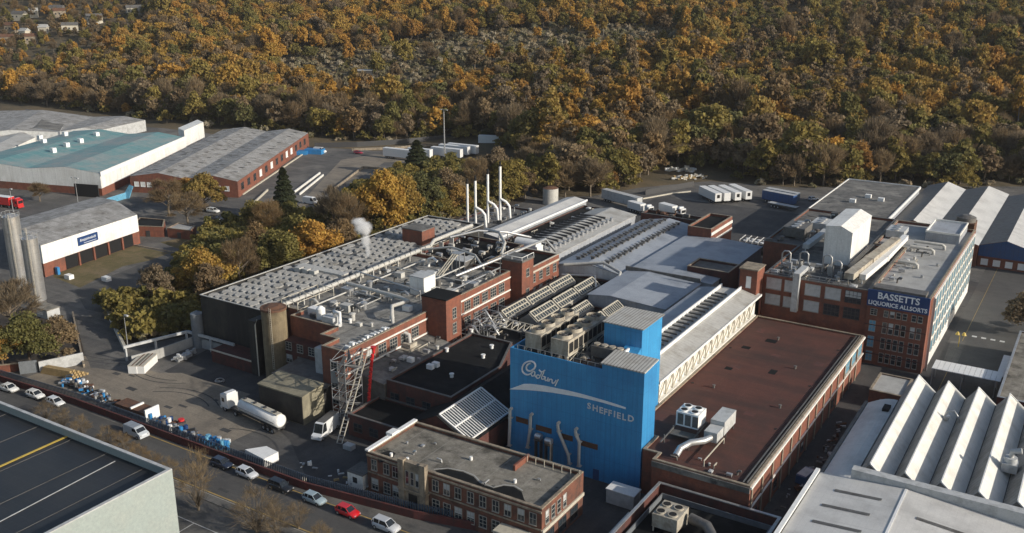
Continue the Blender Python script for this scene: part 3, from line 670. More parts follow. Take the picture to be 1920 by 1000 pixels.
for i,(x,y) in enumerate(((-34,240),(-32.5,252),(-38,236))):
    b = MB(); b.cyl(x,y,17.01,17.7,0.35,10); part('roof_vent', b, 'galvanised', t)
# the left wing and its tower
t = thing('factory_wing', 'lower brick wing with large boarded windows behind the red roof', 'factory building', (-54,226,0))
P2 = [(-66.8,YB+0.4),(-42.25,YB+0.4),(-42.25,261.5),(-50.3,261.5),(-50.3,292),(-76,292),(-76,250),(-66.8,250)]
part('wall', MB().ring(P2, 0.4, 0, 17.4), 'brick', t)
part('roof', MB().poly([(x,y,16.9) for x,y in inset(P2,0.3)]), 'felt_grey', t)
part('coping', MB().ring(P2, 0.5, 17.403, 17.62), 'dull_steel', t)
for i,x in enumerate((-64.2,-59.8,-54.9,-50.2,-45.6)):
    window(t,x,YB+0.4,14.0,3.5,2.7,'-y','blind' if i<4 else 'dark',1 if i<4 else 4,1 if i<4 else 3, label='boarded pale window' if i<4 else None)
    window(t,x,YB+0.4,10.1,3.5,2.5,'-y','blind' if i<3 else 'dark',1 if i<3 else 4,1 if i<3 else 3)
b = MB(); b.box(-59.4,-57.9,YB-1.0,YB+0.35,9.6,18.2); b.box(-59.4,-57.9,YB-1.0,228,18.2,19.2); part('duct', b, 'grey_unit', t)
t = thing('stair_tower', 'narrow red brick stair tower at the corner of the red roof', 'tower', (-69,219,0))
b = MB(); b.box(-71.2,-66.9,217.0,222.5,0,19.3); part('wall', b, 'brick', t)
part('coping', MB().box(-71.4,-66.7,216.8,222.7,19.303,19.6), 'stone', t)
for z in (15.0,10.6): window(t,-68.9,217.0,z,1.0,2.6,'-y','white',1,1)
# white plant box on the roof
t = thing('plant_housing', 'tall white windowless plant housing with a pitched top above the brick wing', 'plant housing', (-54,238,16.9))
bx = [(-57.6,239.6),(-51.0,239.6),(-51.0,259.8),(-57.6,259.8)]
part('wall', MB().prism([bx[0],(-53.9,239.6),(-53.9,259.8),bx[3]], 16.92, lambda x,y: 26.6+(x+57.6)*.11, 0).prism([(-53.9,239.6),bx[1],bx[2],(-53.9,259.8)], 16.92, lambda x,y: 27.0-(x+53.9)*.48, 0), 'white_cladding', t)
b = MB(); b.prism([(-57.7,239.5),(-53.9,239.5),(-53.9,259.9),(-57.7,259.9)], lambda x,y: 26.62+(x+57.6)*.11, lambda x,y: 26.72+(x+57.6)*.11); b.prism([(-53.9,239.5),(-50.9,239.5),(-50.9,259.9),(-53.9,259.9)], lambda x,y: 27.02-(x+53.9)*.48, lambda x,y: 27.12-(x+53.9)*.48)
part('roof', b, 'white_cladding', t)
# roof plant
def duct_run(name, pts, w, h, mats, label, cat='duct', legs=True, zr=16.9):
    b = MB()
    for a, c in zip(pts, pts[1:]): b.beam(a, c, w, 0, h)
    for p in pts[1:-1]: b.obox(p[0], p[1], p[2]-h/2-0.05, w*1.1, w*1.1, h+0.1, 0)
    if legs:
        for p in pts: b.box(p[0]-.1,p[0]+.1,p[1]-.1,p[1]+.1,zr,p[2])
    return solo(name, b, mats, label, cat)
duct_run('roof_duct', [(-47.5,224,19.5),(-46.4,240,19.5),(-44.6,262,19.5)], 2.2, 1.5, 'cream_unit', 'broad weathered duct running back behind the name board')
duct_run('roof_duct', [(-45.2,228,18.6),(-44.0,247,18.6),(-43.4,268,19.0)], 1.5, 1.3, 'white_paint', 'narrower white duct beside the broad weathered one')
duct_run('roof_duct', [(-63.5,245,19.0),(-63.0,262,19.0),(-58,268,19)], 1.6, 1.2, 'grey_unit', 'grey duct left of the tall white plant housing')
duct_run('roof_duct', [(-50.0,234,18.0),(-49.5,258,18.0)], 1.3, 1.2, 'dull_steel', 'dark duct at the foot of the tall white plant housing')
t = thing('roof_tank', 'dark domed tank on a brown housing at the far end of the sign building', 'tank', (-31,283,0))
b = MB(); b.box(-34.8,-29.5,291.3,297,0,19.2); part('housing', b, 'rusty', t)
b = MB(); b.cyl(-32.1,294.1,19.2,20.4,2.6,20); b.cyl(-32.1,294.1,20.4,21.0,2.6,20,0,1.2); part('drum', b, 'dull_steel', t)
random.seed(11)
for k,(x,y,h,lab) in enumerate(((-64.5,228,4.6,'white goose neck vent stack nearest the brick stair tower'),(-61.0,231,4.2,'pale twin flue just left of the tall white housing'),(-55.2,230.5,4.4,'cream flue standing below the tall white housing'),(-52.6,229.5,3.6,'short bent cream flue between housing and name board'))):
    t = thing('vent_stack', lab, 'vent', (x,y,16.9), group='vents on the brick wing roof')
    b = MB(); b.tube([(0,0,0),(0,0,h),(0.5,0,h+0.6),(1.6,0,h+0.6),(2.0,0,h+0.1),(2.0,0,h-2.0)],0.2,8); part('pipe', b, 'galvanised', t, True)
    b = MB(); b.obox(1.9,0,0,1.2,1.1,h-2.0); part('fan_box', b, 'galvanised', t, True)
for k,(x,y,s,lab) in enumerate(((-70.5,262,3.2,'large dark air handler left of the tall white housing'),(-66.5,272,2.6,'grey air handler at the far left of the wing roof'),(-61,284,3.0,'pale air handler by the back edge of the wing roof'),(-46.8,275,2.6,'grey air handler behind the weathered ducts'))):
    t = thing('air_handler', lab, 'air handler', (x,y,16.9), group='air handlers on the brick wing roof')
    b = MB(); b.box(-s*.9,s*.9,-s*1.3,s*1.3,0.5,s*0.95); part('casing', b, ('dull_steel','grey_unit','cream_unit','grey_unit')[k], t, True)
    b = MB()
    for i in range(3): b.cyl(0,-s*0.85+i*s*0.85,s*0.95,s*0.95+0.3,s*0.33,12)
    part('fan', b, 'galvanised', t, True)
    for dx in (-s*.8,s*.8):
        for dy in (-s*1.2,s*1.2): part('leg', MB().box(dx-.1,dx+.1,dy-.1,dy+.1,0.01,0.5), 'dull_steel', t, True)
b = MB()
for i in range(9):
    x = -66+i*2.4; b.box(x-.05,x+.05,223.2,223.3,16.91,18.5)
b.box(-66,-46.8,223.2,223.3,18.4,18.5); b.box(-66,-46.8,223.2,223.3,17.7,17.78)
solo('safety_rail', b, 'galvanised', 'thin grey handrail along the front edge of the brick wing roof', 'rail')

# ================================================================ main process block
t = thing('process_block', 'three storey brick process block with a cluttered stained flat roof', 'factory building', (-138,170,0))
P3 = [(-150,146.5),(-136.5,146.5),(-136.5,141.5),(-131.8,141.5),(-131.8,136.8),(-125.5,136.8),(-125.5,200.2),(-157.2,200.2),(-157.2,150),(-150,150)]
part('wall', MB().ring(P3, 0.4, 0, 14.0), 'brick', t)
part('roof', MB().poly([(x,y,13.2) for x,y in inset(P3,0.3)]), 'felt_stained', t)
part('coping', MB().ring(P3, 0.5, 14.003, 14.15), 'stone', t)
b = MB(); b.box(-149.5,-136.2,143.5,146.45,0,9.4); part('projecting_bay', b, 'dark_brick', t)
for z in (1.2,4.4,7.4):
    for x in (-148,-144.6,-141.2,-138): window(t,x,143.5,z,1.6,1.7,'-y','sash',2,3)
for z in (2,5.5,9.2):
    window(t,-128.6,136.8,z,1.6,1.9,'-y','sash',2,3)
for z in (5.6,9.6):
    for i in range(6): window(t,-125.5,141+i*3.8,z,2.4,2.2,'+x','sash',3,3)
    for i in range(7): window(t,-125.5,173+i*3.8,z,2.4,2.2,'+x','sash',3,3)
b = MB()
for z in (8.9,12.3): b.box(-125.49,-125.3,137,164.6,z,z+0.35); b.box(-125.49,-125.3,170.5,200,z,z+0.35)
part('band', b, 'render_white', t)
b = MB(); b.box(-136.3,-133.6,139.4,141.45,0,11.8); part('cladded_shaft', b, 'grey_unit', t)
b = MB(); b.box(-125.3,-124.0,137,164.5,0,0.1)
t2 = thing('brick_tower', 'square brick stair tower with a dark flat top on the side of the process block', 'tower', (-122.5,167,0))
b = MB(); b.box(-126.9,-120.2,164.7,170.5,0,17.6); part('wall', b, 'brick', t2)
part('roof', MB().box(-127.1,-120.0,164.5,170.7,17.603,17.8), 'felt_black', t2)
for z in (5,9,12.6): window(t2,-120.2,167.8,z,1.3,2.4,'+x','sash',2,3)
t2 = thing('brick_tower', 'brick stair tower capped with a pale railed platform, farther along the process block', 'tower', (-124.8,202.5,0))
b = MB(); b.box(-128.2,-122.2,200.3,206.0,0,16.6); part('wall', b, 'brick', t2)
part('cap', MB().box(-128.4,-122.0,200.1,206.2,16.603,17.2), 'dull_steel', t2)
b = MB(); b.tube([(-128.2,206,18.0),(-128.2,200.3,18.0),(-122.2,200.3,18.0),(-122.2,206,18.0)],0.09,6)
for x,y in ((-128.2,200.3),(-125.2,200.3),(-122.2,200.3),(-122.2,203),(-122.2,206),(-128.2,203)): b.box(x-.06,x+.06,y-.06,y+.06,17.2,18.0)
part('handrail', b, 'white_paint', t2)
for z in (7,12.4): window(t2,-122.2,203.1,z,1.4,2.0,'+x','sash',2,2)
t2 = thing('brick_annexe', 'cream topped brick annexe beyond the railed stair tower', 'factory building', (-128,213,0))
P = rect(-136,-123.6,206.05,222); flat_block(t2, P, 0, 13.2, 'brick', 'felt_black', 0.7, 'cream_paint')
for z in (5.2,9.0):
    for i in range(4): window(t2,-123.6,208.5+i*3.7,z,1.6,2.2,'+x','sash',2,3)
part('band', MB().box(-123.59,-123.4,206.1,222,11.6,12.1), 'cream_paint', t2)
t2 = thing('rear_block', 'dark roofed block behind the process block with brick parapet', 'factory building', (-146,215,0))
flat_block(t2, rect(-156.8,-136.1,200.3,224), 0, 13.4, 'dark_brick', 'felt_black', 0.9)

# ---- lattice roofed hall along the wood
t = thing('north_hall', 'long hall whose pale roof is covered in a net of overlapping plates', 'factory hall', (-168,190,0))
P = [(-179.5,146.6),(-157.6,146.6),(-157.6,200),(-157.6,236),(-178.5,236)]
part('wall', MB().ring(P,0.4,0,13.4), 'dark_sheet', t)
b = MB(); b.add([(-179.1,147,12.9),(-168.3,147,13.15),(-168.3,235.7,13.15),(-178.2,235.7,12.9)],[(0,1,2,3)]); b.add([(-168.3,147,13.15),(-158.0,147,12.75),(-158.0,235.7,12.75),(-168.3,235.7,13.15)],[(0,1,2,3)])
part('roof', b, 'felt_grey', t)
random.seed(7); b = MB(); pitch = 3.1
j = 0; y = 147.4
while y < 233.5:
    x = -178.6 + (j % 2)*1.12
    while x < -159.5:
        if not (-176 < x < -160 and 174.5 < y < 178) and not (-170 < x < -160 and 209 < y < 216) and random.random() > 0.03:
            w, l, h = 2.0, pitch*1.05, 0.45 + random.random()*0.25
            zz = 13.0 - abs(x+168.3)*0.03; cx, cy = x+w/2, y+l/2; lo, hi = [], []
            for q in range(8):
                an = math.pi/8+q*math.pi/4; ux, uy = math.cos(an)*1.08, math.sin(an)*1.08
                lo.append((cx+ux*w*.56, cy+uy*l*.5, zz-.15)); hi.append((cx+ux*w*.43, cy+uy*l*.41, zz+h*(1-.25*ux)))
            b.add(lo+hi,[tuple(range(8,16))]+[(q,(q+1)%8,8+(q+1)%8,8+q) for q in range(8)])
        x += 2.25
    y += pitch; j += 1
part('roof_plates', b, 'worn_plates', t)
b = MB(); b.box(-175.5,-160,175.0,177.6,13.0,13.9); part('roof_walkway', b, 'lagging', t)
b = MB()
for i in range(3): b.box(-174+i*2.6,-172.2+i*2.6,172.6,174.2,12.9,14.3)
part('roof_vent', b, 'lagging', t)
b = MB(); b.ring([(-179.6,146.5),(-157.5,146.5),(-157.5,236.1),(-178.6,236.1)],0.35,13.403,13.55); part('coping', b, 'lagging', t)
t2 = thing('lift_motor_room', 'small brick room with a dark top rising out of the plated roof', 'roof room', (-165,212,13))
b = MB(); b.box(-167.8,-160.8,209.6,215.6,12.5,17.0); part('wall', b, 'brick', t2)
part('roof', MB().box(-168.0,-160.6,209.4,215.8,17.003,17.25), 'felt_grey', t2)
b = MB(); b.tube([(-154.6,148.5,14.9),(-154.6,205,14.9),(-156.2,209,15.3),(-156.4,228,15.3)],0.55,10)
for i in range(14): b.box(-155.3,-153.9,150+i*5,150.3+i*5,13.2,14.8)
for i in range(26): b.box(-155.2,-154.0,149.5+i*2.2,149.65+i*2.2,14.3,15.5)
solo('lagged_main', b, 'lagging', 'fat pale lagged pipe running the whole length beside the plated roof', 'pipe')
# dark sheeted end and the ochre tank
t = thing('dark_end_store', 'near black windowless store below the plated roof beside the ochre tank', 'store', (-160,143,0))
b = MB(); b.box(-157.6,-155.5,141.0,149.8,0,13.2); part('wall', b, 'dark_sheet', t)
b = MB(); b.box(-171,-157.7,141.2,146.5,0,3.2); part('lean_to', b, 'dark_brick', t)
b = MB(); b.box(-171.2,-157.6,141.0,141.19,3.0,3.35); part('gutter', b, 'cream_paint', t)
t = thing('storage_tank', 'tall stained ochre cylinder tank at the corner of the dark store', 'tank', (-151.6,143.2,0))
b = MB(); b.cyl(-151.8,143.4,0,16.2,2.75,32); part('shell', b, 'tank_ochre', t)
b = MB(); b.cyl(-151.8,143.4,16.203,16.7,2.9,32); b.cyl(-151.8,143.4,16.703,17.1,2.3,32,0,1.2); part('cap', b, 'rusty', t)
b = MB(); 
for x in (-150.5,-150.0): b.tube([(x,140.75,3),(x,140.75,17.4)],0.05,5)
for i in range(28): b.beam((-150.5,140.75,3.2+i*.5),(-150.0,140.75,3.2+i*.5),0.05)
part('ladder', b, 'cream_paint', t)
b = MB(); b.tube([(-155.3,140.9,0.2),(-155.3,140.9,12.5),(-155.3,141.6,13.6)],0.14,8); part('downpipe', b, 'cream_paint', t)
t = thing('small_silo', 'short grey silo standing against the dark wall by the wood', 'silo', (-180.6,145.3,0))
b = MB(); b.cyl(-181.0,146.2,0,8.6,1.5,20); b.cyl(-181.0,146.2,8.6,9.2,1.5,20,0,0.3); part('shell', b, 'fence_grey', t)
# annexe shed
t = thing('loading_shed', 'tan and dark corrugated loading shed in front of the brick process block', 'shed', (-136,134,0))
b = MB(); b.prism(rect(-142,-129.8,128.4,134.6), 0, lambda x,y: 6.3+(y-128.4)*0.10, 0); part('wall', b, 'tan_sheet', t)
b = MB(); b.prism(rect(-142.2,-129.6,128.2,134.6), lambda x,y: 6.32+(y-128.4)*0.10, lambda x,y: 6.45+(y-128.4)*0.10); part('roof', b, 'tan_sheet', t)
b = MB(); b.prism(rect(-144.5,-129.9,134.65,143.4), 0, lambda x,y: 5.6+(y-134.6)*0.06, 0); part('rear_wall', b, 'dark_sheet', t)
b = MB(); b.prism(rect(-144.7,-129.6,134.65,143.4), lambda x,y: 5.62+(y-134.6)*0.06, lambda x,y: 5.8+(y-134.6)*0.06); part('rear_roof', b, 'dull_steel', t)
b = MB(); b.box(-141.9,-129.9,128.3,128.39,0.2,6.0); part('front_sheeting', b, 'dark_sheet', t)
# scaffold stair, ladder and red chute
t = thing('scaffold_tower', 'grey scaffold stair tower at the corner of the process block', 'scaffold', (-123.5,134,0))
b = MB(); x0,x1,y0,y1 = -124.6,-120.9,131.6,136.4
for x in (x0,(x0+x1)/2,x1):
    for y in (y0,y1): b.beam((x,y,0),(x,y,14.6),0.09)
for k in range(8):
    z = 0.1+k*2.0
    for y in (y0,y1): b.beam((x0,y,z),(x1,y,z),0.1); b.beam((x0,y,z),(x1,y,z+2) if k%2 else (x1,y,z),0.08)
    for x in (x0,x1): b.beam((x,y0,z),(x,y1,z),0.1); b.beam((x,y0,z+(0 if k%2 else 2)),(x,y1,z+(2 if k%2 else 0)),0.08)
part('frame', b, 'galvanised', t)
b = MB()
for k in range(7):
    z = 0.1+k*2.0
    b.box(x0,x1,y0,y0+1.6,z,z+0.08) if k%2 else b.box(x0,x1,y1-1.6,y1,z,z+0.08)
    b.beam((x0+.8,y0+1.2,z),(x0+.8,y1-1.2,z+2),0.8,0,0.12)
part('stair', b, 'dull_steel', t)
b = MB(); b.add([(x0,y1-.1,12),(x0+1.8,y1-.3,12.2),(x0+1.2,y1-.6,15.6),(x0+.6,y1-.2,15.0)],[(0,1,2,3)]); b.add([(x0,y0-.1,9.5),(x0+2.2,y0-.3,9.9),(x0+1.4,y0-.5,12.6),(x0+.2,y0-.2,12.0)],[(0,1,2,3)])
part('netting', b, 'fence_grey', t)
t = thing('inclined_conveyor', 'long pale ladder like conveyor leaning up to the process block roof', 'conveyor', (-118.6,126.6,0))
b = MB(); A = Vector((-118.4,126.2,0.2)); B_ = Vector((-123.4,141.0,13.8)); pp = Vector((0.9,0.32,0))*0.55
for s_ in (-1,1):
    b.beam(tuple(A+pp*s_),tuple(B_+pp*s_),0.16)
part('rails', b, 'cream_paint', t)
b = MB()
for i in range(26):
    q = A+(B_-A)*(i/25); b.beam(tuple(q-pp),tuple(q+pp),0.13)
part('rungs', b, 'galvanised', t)
t = thing('rubbish_chute', 'bright red segmented rubbish chute hanging from the scaffold top', 'rubbish chute', (-120.9,137.3,0))
b = MB(); n = 17
for i in range(n):
    f0 = i/n; z1 = 13.6-f0*12.6; z0 = z1-12.6/n-0.12; x = -122.2+3.5*f0**.9; y = 141.9-6.8*f0**.8
    b.cyl(x,y,z0,z1,0.28,12,0,0.36)
part('tube', b, 'red_plastic', t)
part('hopper', MB().cyl(-122.2,141.9,13.62,14.2,0.4,12,0,0.65), 'red_plastic', t)
# ---- black flat roofed block
t = thing('flat_roof_block', 'low brick block with a large plain black flat roof', 'factory building', (-109,155,0))
P = [(-117.5,140.0),(-101.4,140.0),(-101.4,158),(-106.5,170.6),(-117.5,170.6)]
part('wall', MB().ring(P,0.35,0,8.6), 'dark_brick', t)
part('roof', MB().poly([(x,y,8.2) for x,y in inset(P,0.3)]), 'felt_black', t)
part('coping', MB().ring(P,0.45,8.603,8.75), 'dull_steel', t)
for i in range(4): window(t,-115.5+i*4,140.0,4.4,2.0,1.7,'-y','dark',2,2)
random.seed(3)
for k,(x,y) in enumerate([(-119.63, 150.74), (-113.86, 150.0), (-113.58, 151.5), (-107.55, 148.81), (-116.36, 159.4), (-118.28, 171.72), (-109.06, 166.12), (-107.66, 160.62)]):
    b = MB()
    if k < 3: b.box(x-.7,x+.7,y-.5,y+.5,8.21,9.2)
    else: b.cyl(x,y,8.21,8.9,0.38,12); b.cyl(x,y,8.9,9.05,0.5,12)
    part('roof_vent', b, 'white_paint', t)
t = thing('low_linking_roof', 'lower dark brick range between the black roof and the yard', 'factory building', (-110,136,0))
flat_block(t, rect(-119.5,-106.3,130.2,139.9), 0, 4.6, 'dark_brick', 'felt_black', 0.4, 'dull_steel')
for i in range(3): window(t,-117+i*4,130.2,1.4,2.0,1.6,'-y','dark',2,2)
b = MB(); b.box(-125.3,-118,140.5,164.3,0,6.6); t = thing('side_lean_to', 'grey lean to roof with pipework between the black roof and the process block', 'lean to', (-121,152,0))
b = MB(); b.prism(rect(-125.25,-117.7,139.5,164.4), 0, lambda x,y: 8.6-(x+125.3)*0.12, 0); part('wall', b, 'dull_steel', t)
b = MB(); b.prism(rect(-125.25,-117.6,139.3,164.5), lambda x,y: 8.62-(x+125.3)*0.12, lambda x,y: 8.75-(x+125.3)*0.12); part('roof', b, 'felt_grey', t)
# ---- gable building with glazed slope
t = thing('gable_workshop', 'dark red brick gabled workshop with white barred rooflights on one slope', 'workshop', (-98,140,0))
b = MB()
GP = [(-106.4,131.0),(-98.3,131.0),(-91.0,131.0),(-91.0,165),(-98.3,165),(-106.4,165)]
gz = lambda x,y: 5.3+ (1-min(1,abs(x+98.3)/7.7))*4.0
b.prism([(-106.2,131),(-98.3,131),(-98.3,139.9),(-106.2,139.9)], 0, gz); b.prism([(-98.3,131),(-91.0,131),(-91.0,165),(-98.3,165)], 0, gz); b.prism([(-101.2,140.05),(-98.3,140.05),(-98.3,165),(-101.2,165)], 0, gz)
part('wall', b, 'dark_brick', t)
b = MB(); q = lambda x,y,d: (x,y,gz(x,y)+d)
b.add([q(-98.3,130.8,.08),q(-90.8,130.8,.08),q(-90.8,165,.08),q(-98.3,165,.08),q(-98.3,130.8,.16),q(-90.8,130.8,.16),q(-90.8,165,.16),q(-98.3,165,.16)],[(4,5,6,7),(0,1,5,4),(1,2,6,5),(2,3,7,6),(3,0,4,7)])
b.add([q(-106.3,130.8,.08),q(-98.31,130.8,.08),q(-98.31,139.8,.08),q(-106.3,139.8,.08),q(-106.3,130.8,.16),q(-98.31,130.8,.16),q(-98.31,139.8,.16),q(-106.3,139.8,.16)],[(4,5,6,7),(0,1,5,4),(1,2,6,5),(2,3,7,6),(3,0,4,7)])
b.add([q(-101.2,140.1,.08),q(-98.31,140.1,.08),q(-98.31,165,.08),q(-101.2,165,.08),q(-101.2,140.1,.16),q(-98.31,140.1,.16),q(-98.31,165,.16),q(-101.2,165,.16)],[(4,5,6,7),(0,1,5,4),(1,2,6,5),(2,3,7,6),(3,0,4,7)])
part('roof', b, 'felt_black', t)
def glazed(parent, x0, x1, y0, y1, zf, n, m='cream_paint'):
    """a sloping rooflight between x0 and x1: dark glass with raised glazing bars"""
    b = MB(); a, c = (x0,y0,zf(x0,y0)+.2), (x1,y1,zf(x1,y1)+.2)
    b.add([(x0,y0,zf(x0,y0)+.2),(x1,y0,zf(x1,y0)+.2),(x1,y1,zf(x1,y1)+.2),(x0,y1,zf(x0,y1)+.2)],[(0,1,2,3)],1)
    for i in range(n+1):
        y = y0+(y1-y0)*i/n; b.beam((x0,y,zf(x0,y)+.27),(x1,y,zf(x1,y)+.27),0.16 if i%n else 0.3,0)
    for f in (0,0.5,1):
        x = x0+(x1-x0)*f; b.beam((x,y0,zf(x,y0)+.3),(x,y1,zf(x,y1)+.3),0.26,0)
    part('rooflight', b, [m,'roof_glazing'], parent)
glazed(t,-98.1,-91.4,131.6,145.5,gz,20,'white_paint')
# ---- glazed ridges in the middle of the site
t = thing('north_light_range', 'dark roofed range with rows of pale glazed ridges between blue block and brick towers', 'factory hall', (-105,195,0))
flat_block(t, [(-121.8,171),(-91,171),(-88.6,171),(-88.6,204),(-106.6,204),(-106.6,224),(-121.8,224)], 0, 7.6, 'dark_brick', 'felt_black', 0.5, 'dull_steel')
for (xr, y0, y1, w, h) in ((-118.3,184,218.5,2.0,1.7),(-111.6,186,219,2.6,2.0),(-104.8,176,203,2.0,1.6),(-96.6,176,203.5,3.6,2.9)):
    zf = lambda x,y: 7.6+h*(1-abs(x-xr)/w)
    b = MB(); b.prism([(xr-w,y0),(xr,y0),(xr,y1),(xr-w,y1)], 7.11, zf); b.prism([(xr,y0),(xr+w,y0),(xr+w,y1),(xr,y1)], 7.11, zf)
    part('ridge', b, 'worn_sheet_roof', t)
    nseg = 3; L = (y1-y0)/nseg
    for k in range(nseg): glazed(t, xr+0.1, xr+w-0.2, y0+0.4+k*L, y0+L-0.7+k*L, zf, 9)
random.seed(9)
b = MB()
for k in range(26):
    x = random.uniform(-121,-113); y = random.uniform(172,184); z = random.uniform(8,11)
    L = random.uniform(2,6)
    if k%2: b.beam((x,y,z),(min(-112,x+L),y,z),0.16)
    else: b.beam((x,y,z),(x,min(186,y+L),z),0.16)
    b.beam((x,y,7.2),(x,y,z),0.12)
    if k%4==0: b.tube([(x,y,7.2),(x,y,z+1),(x+1.5,y,z+1.5),(x+2.5,y+1,z-1)],0.28,8)
solo('pipe_rack', b, 'galvanised', 'tangle of grey steel and pipes in the well beside the square brick tower', 'pipe rack')
t = thing('lattice_truss', 'pale zigzag lattice truss lying at the near end of the glazed ridges', 'truss', (-116,179,8))
b = MB()
for i in range(8):
    x = -119.5+i*1.6; b.beam((x,178,8.2),(x+.8,180.5,9.4),0.15); b.beam((x+.8,180.5,9.4),(x+1.6,178,8.2),0.15)
b.beam((-119.5,178,8.2),(-106,178,8.2),0.2); b.beam((-118.7,180.5,9.4),(-107,180.5,9.4),0.2)
part('frame', b, 'cream_paint', t)
# ---- grey membrane roofs
def pitched(name, label, cat, x0, x1, y0, y1, z, rise, roofm, wallm, ridge=0.5, fascia='white_paint', group=None):
    t = thing(name, label, cat, ((x0+x1)/2,(y0+y1)/2,0), group=group); xr = x0+(x1-x0)*ridge
    zf = lambda x,y: z+rise*(1-(abs(x-xr)/((xr-x0) if x < xr else (x1-xr)) if x != xr else 0))
    b = MB()
    if ridge > 0: b.prism([(x0,y0),(xr,y0),(xr,y1),(x0,y1)],0,zf)
    if ridge < 1: b.prism([(xr,y0),(x1,y0),(x1,y1),(xr,y1)],0,zf)
    part('wall', b, wallm, t)
    b = MB(); o = 0.3
    q = lambda x,y,d: (x,y,zf(min(max(x,x0),x1),y)+d)
    for a,c in ((x0-o,xr),(xr,x1+o)):
        if abs(c-a) < 0.5: continue
        b.add([q(a,y0-o,.04),q(c,y0-o,.04),q(c,y1+o,.04),q(a,y1+o,.04),q(a,y0-o,.2),q(c,y0-o,.2),q(c,y1+o,.2),q(a,y1+o,.2)],[(4,5,6,7),(0,1,5,4),(1,2,6,5),(2,3,7,6),(3,0,4,7)])
    part('roof', b, roofm, t)
    return t, zf
t, zf = pitched('dotted_roof_hall','grey hall roof dotted with three rows of small dark vents','factory hall',-125.5,-105.6,225,281,9.2,1.7,'membrane_blue_grey','white_cladding',0.45)
rows('roof_vent', MB().box(-.55,.55,-.28,.28,.1,.85).box(-.9,.9,-.42,.42,.851,.93), 'dull_steel', t, [(x,y,zf(x,y)) for x,y in [(-121.5+r_*4.5+(i%2)*.3, 229.5+i*1.93) for r_ in range(3) for i in range(26)]])
b = MB(); b.box(-105.5,-105.2,225,281,8.8,9.3); part('gutter', b, 'white_paint', t)
t, zf = pitched('slotted_roof_hall','grey hall roof crossed by dark slots and short cowls','factory hall',-144.6,-129.6,230,284,9.6,1.3,'sheet_roof','grey_cladding',0.4)
b = MB()
for i in range(15):
    y = 232+i*2.8; b.box(-143.4,-134.4,y,y+0.5,zf(-138.6,y)-0.4,zf(-138.6,y)+0.28)
part('roof_slot', b, 'dark_frame', t)
rows('cowl', MB().cyl(0,0,.1,1.3,.5,10), 'galvanised', t, [(-132.2,232.2+i*2.8,zf(-132.2,0)) for i in range(15)])
t, zf = pitched('narrow_roof_hall','narrow pale metal roof leading back from the tangle of ducts','factory hall',-160.5,-152.6,237,293,9.6,0.8,'silver_roof','grey_cladding',0.4)
b = MB(); b.box(-152.5,-152.1,237,293,9.7,10.3); part('fascia', b, 'white_paint', t)
t = thing('valley_roof', 'dark flat roof lying between the narrow pale roof and the slotted roof', 'factory hall', (-148.5,262,0))
flat_block(t, rect(-152.05,-145.0,232,290), 0, 8.8, 'dark_brick', 'felt_black', 0.3, 'dull_steel')
t, zf = pitched('membrane_roof_hall','broad smooth blue grey membrane roof behind the white gallery','factory hall',-105.1,-82.0,227.9,268,10.2,0.6,'membrane_blue_grey','grey_cladding',0.5)
t, zf = pitched('membrane_roof_hall','lower smooth blue grey membrane roof beside the zigzag gallery','factory hall',-105.3,-84.8,204.6,227.1,10.0,0.8,'membrane_blue_grey','grey_cladding',0.3)
b = MB(); b.box(-106,-84.8,227.2,227.6,10.2,11.4); solo('roof_upstand', b, 'dull_steel', 'dark upstand between the two smooth blue grey membrane roofs', 'upstand')
t = thing('small_brick_block', 'small brick block with a dark flat top beyond the white gallery roofs', 'factory building', (-86,243,0))
flat_block(t, rect(-91.0,-79.6,233.5,242.0), 0, 12.2, 'dark_brick', 'felt_grey', 0.5)
for i in range(3): window(t,-89+i*3.4,233.5,8.8,1.6,1.6,'-y','dark',2,2)
t = thing('brick_turret', 'banded brick block with a dark top at the far corner of the dotted roof', 'tower', (-100,274,0))
flat_block(t, [(-104.8,267.5),(-97.4,267.5),(-97.4,285.6),(-104.8,285.6)], 0, 13.4, 'brick', 'felt_black', 0.6, 'stone')
b = MB(); b.box(-97.39,-97.2,267.5,285.6,9.2,9.9); b.box(-97.39,-97.2,267.5,285.6,11.4,12.3); part('band', b, 'render_white', t)
t = thing('grey_block', 'grey block with a dark cluttered roof between turret and dotted roof', 'factory building', (-111,285,0))
flat_block(t, rect(-128,-105.1,284.6,290), 0, 10.6, 'dark_brick', 'felt_black', 0.6, 'dull_steel')
t = thing('cooler_rack', 'white rack of dry coolers with crossed frames near the wing tower', 'cooler', (-90,292,0))
xa, ya = (-96.02, 293.28); b = MB(); b.box(xa-1,xa+13,ya,ya+5.5,1.2,3.4); part('casing', b, 'dull_steel', t)
for i in range(7):
    for j in range(2):
        b = MB(); b.cyl(xa+0.4+i*1.85,ya+1.5+j*2.5,3.4,3.75,0.72,12); part('fan', b, 'white_paint', t)
b = MB()
for i in range(8):
    x = xa-1+i*2; b.beam((x,ya-.1,0),(x,ya-.1,4.1),0.18); b.beam((x,ya-.1,4.1),(x+1,ya+2.5,5.2),0.15); b.beam((x+1,ya+2.5,5.2),(x,ya+5.5,4.1),0.15)
part('frame', b, 'white_paint', t)
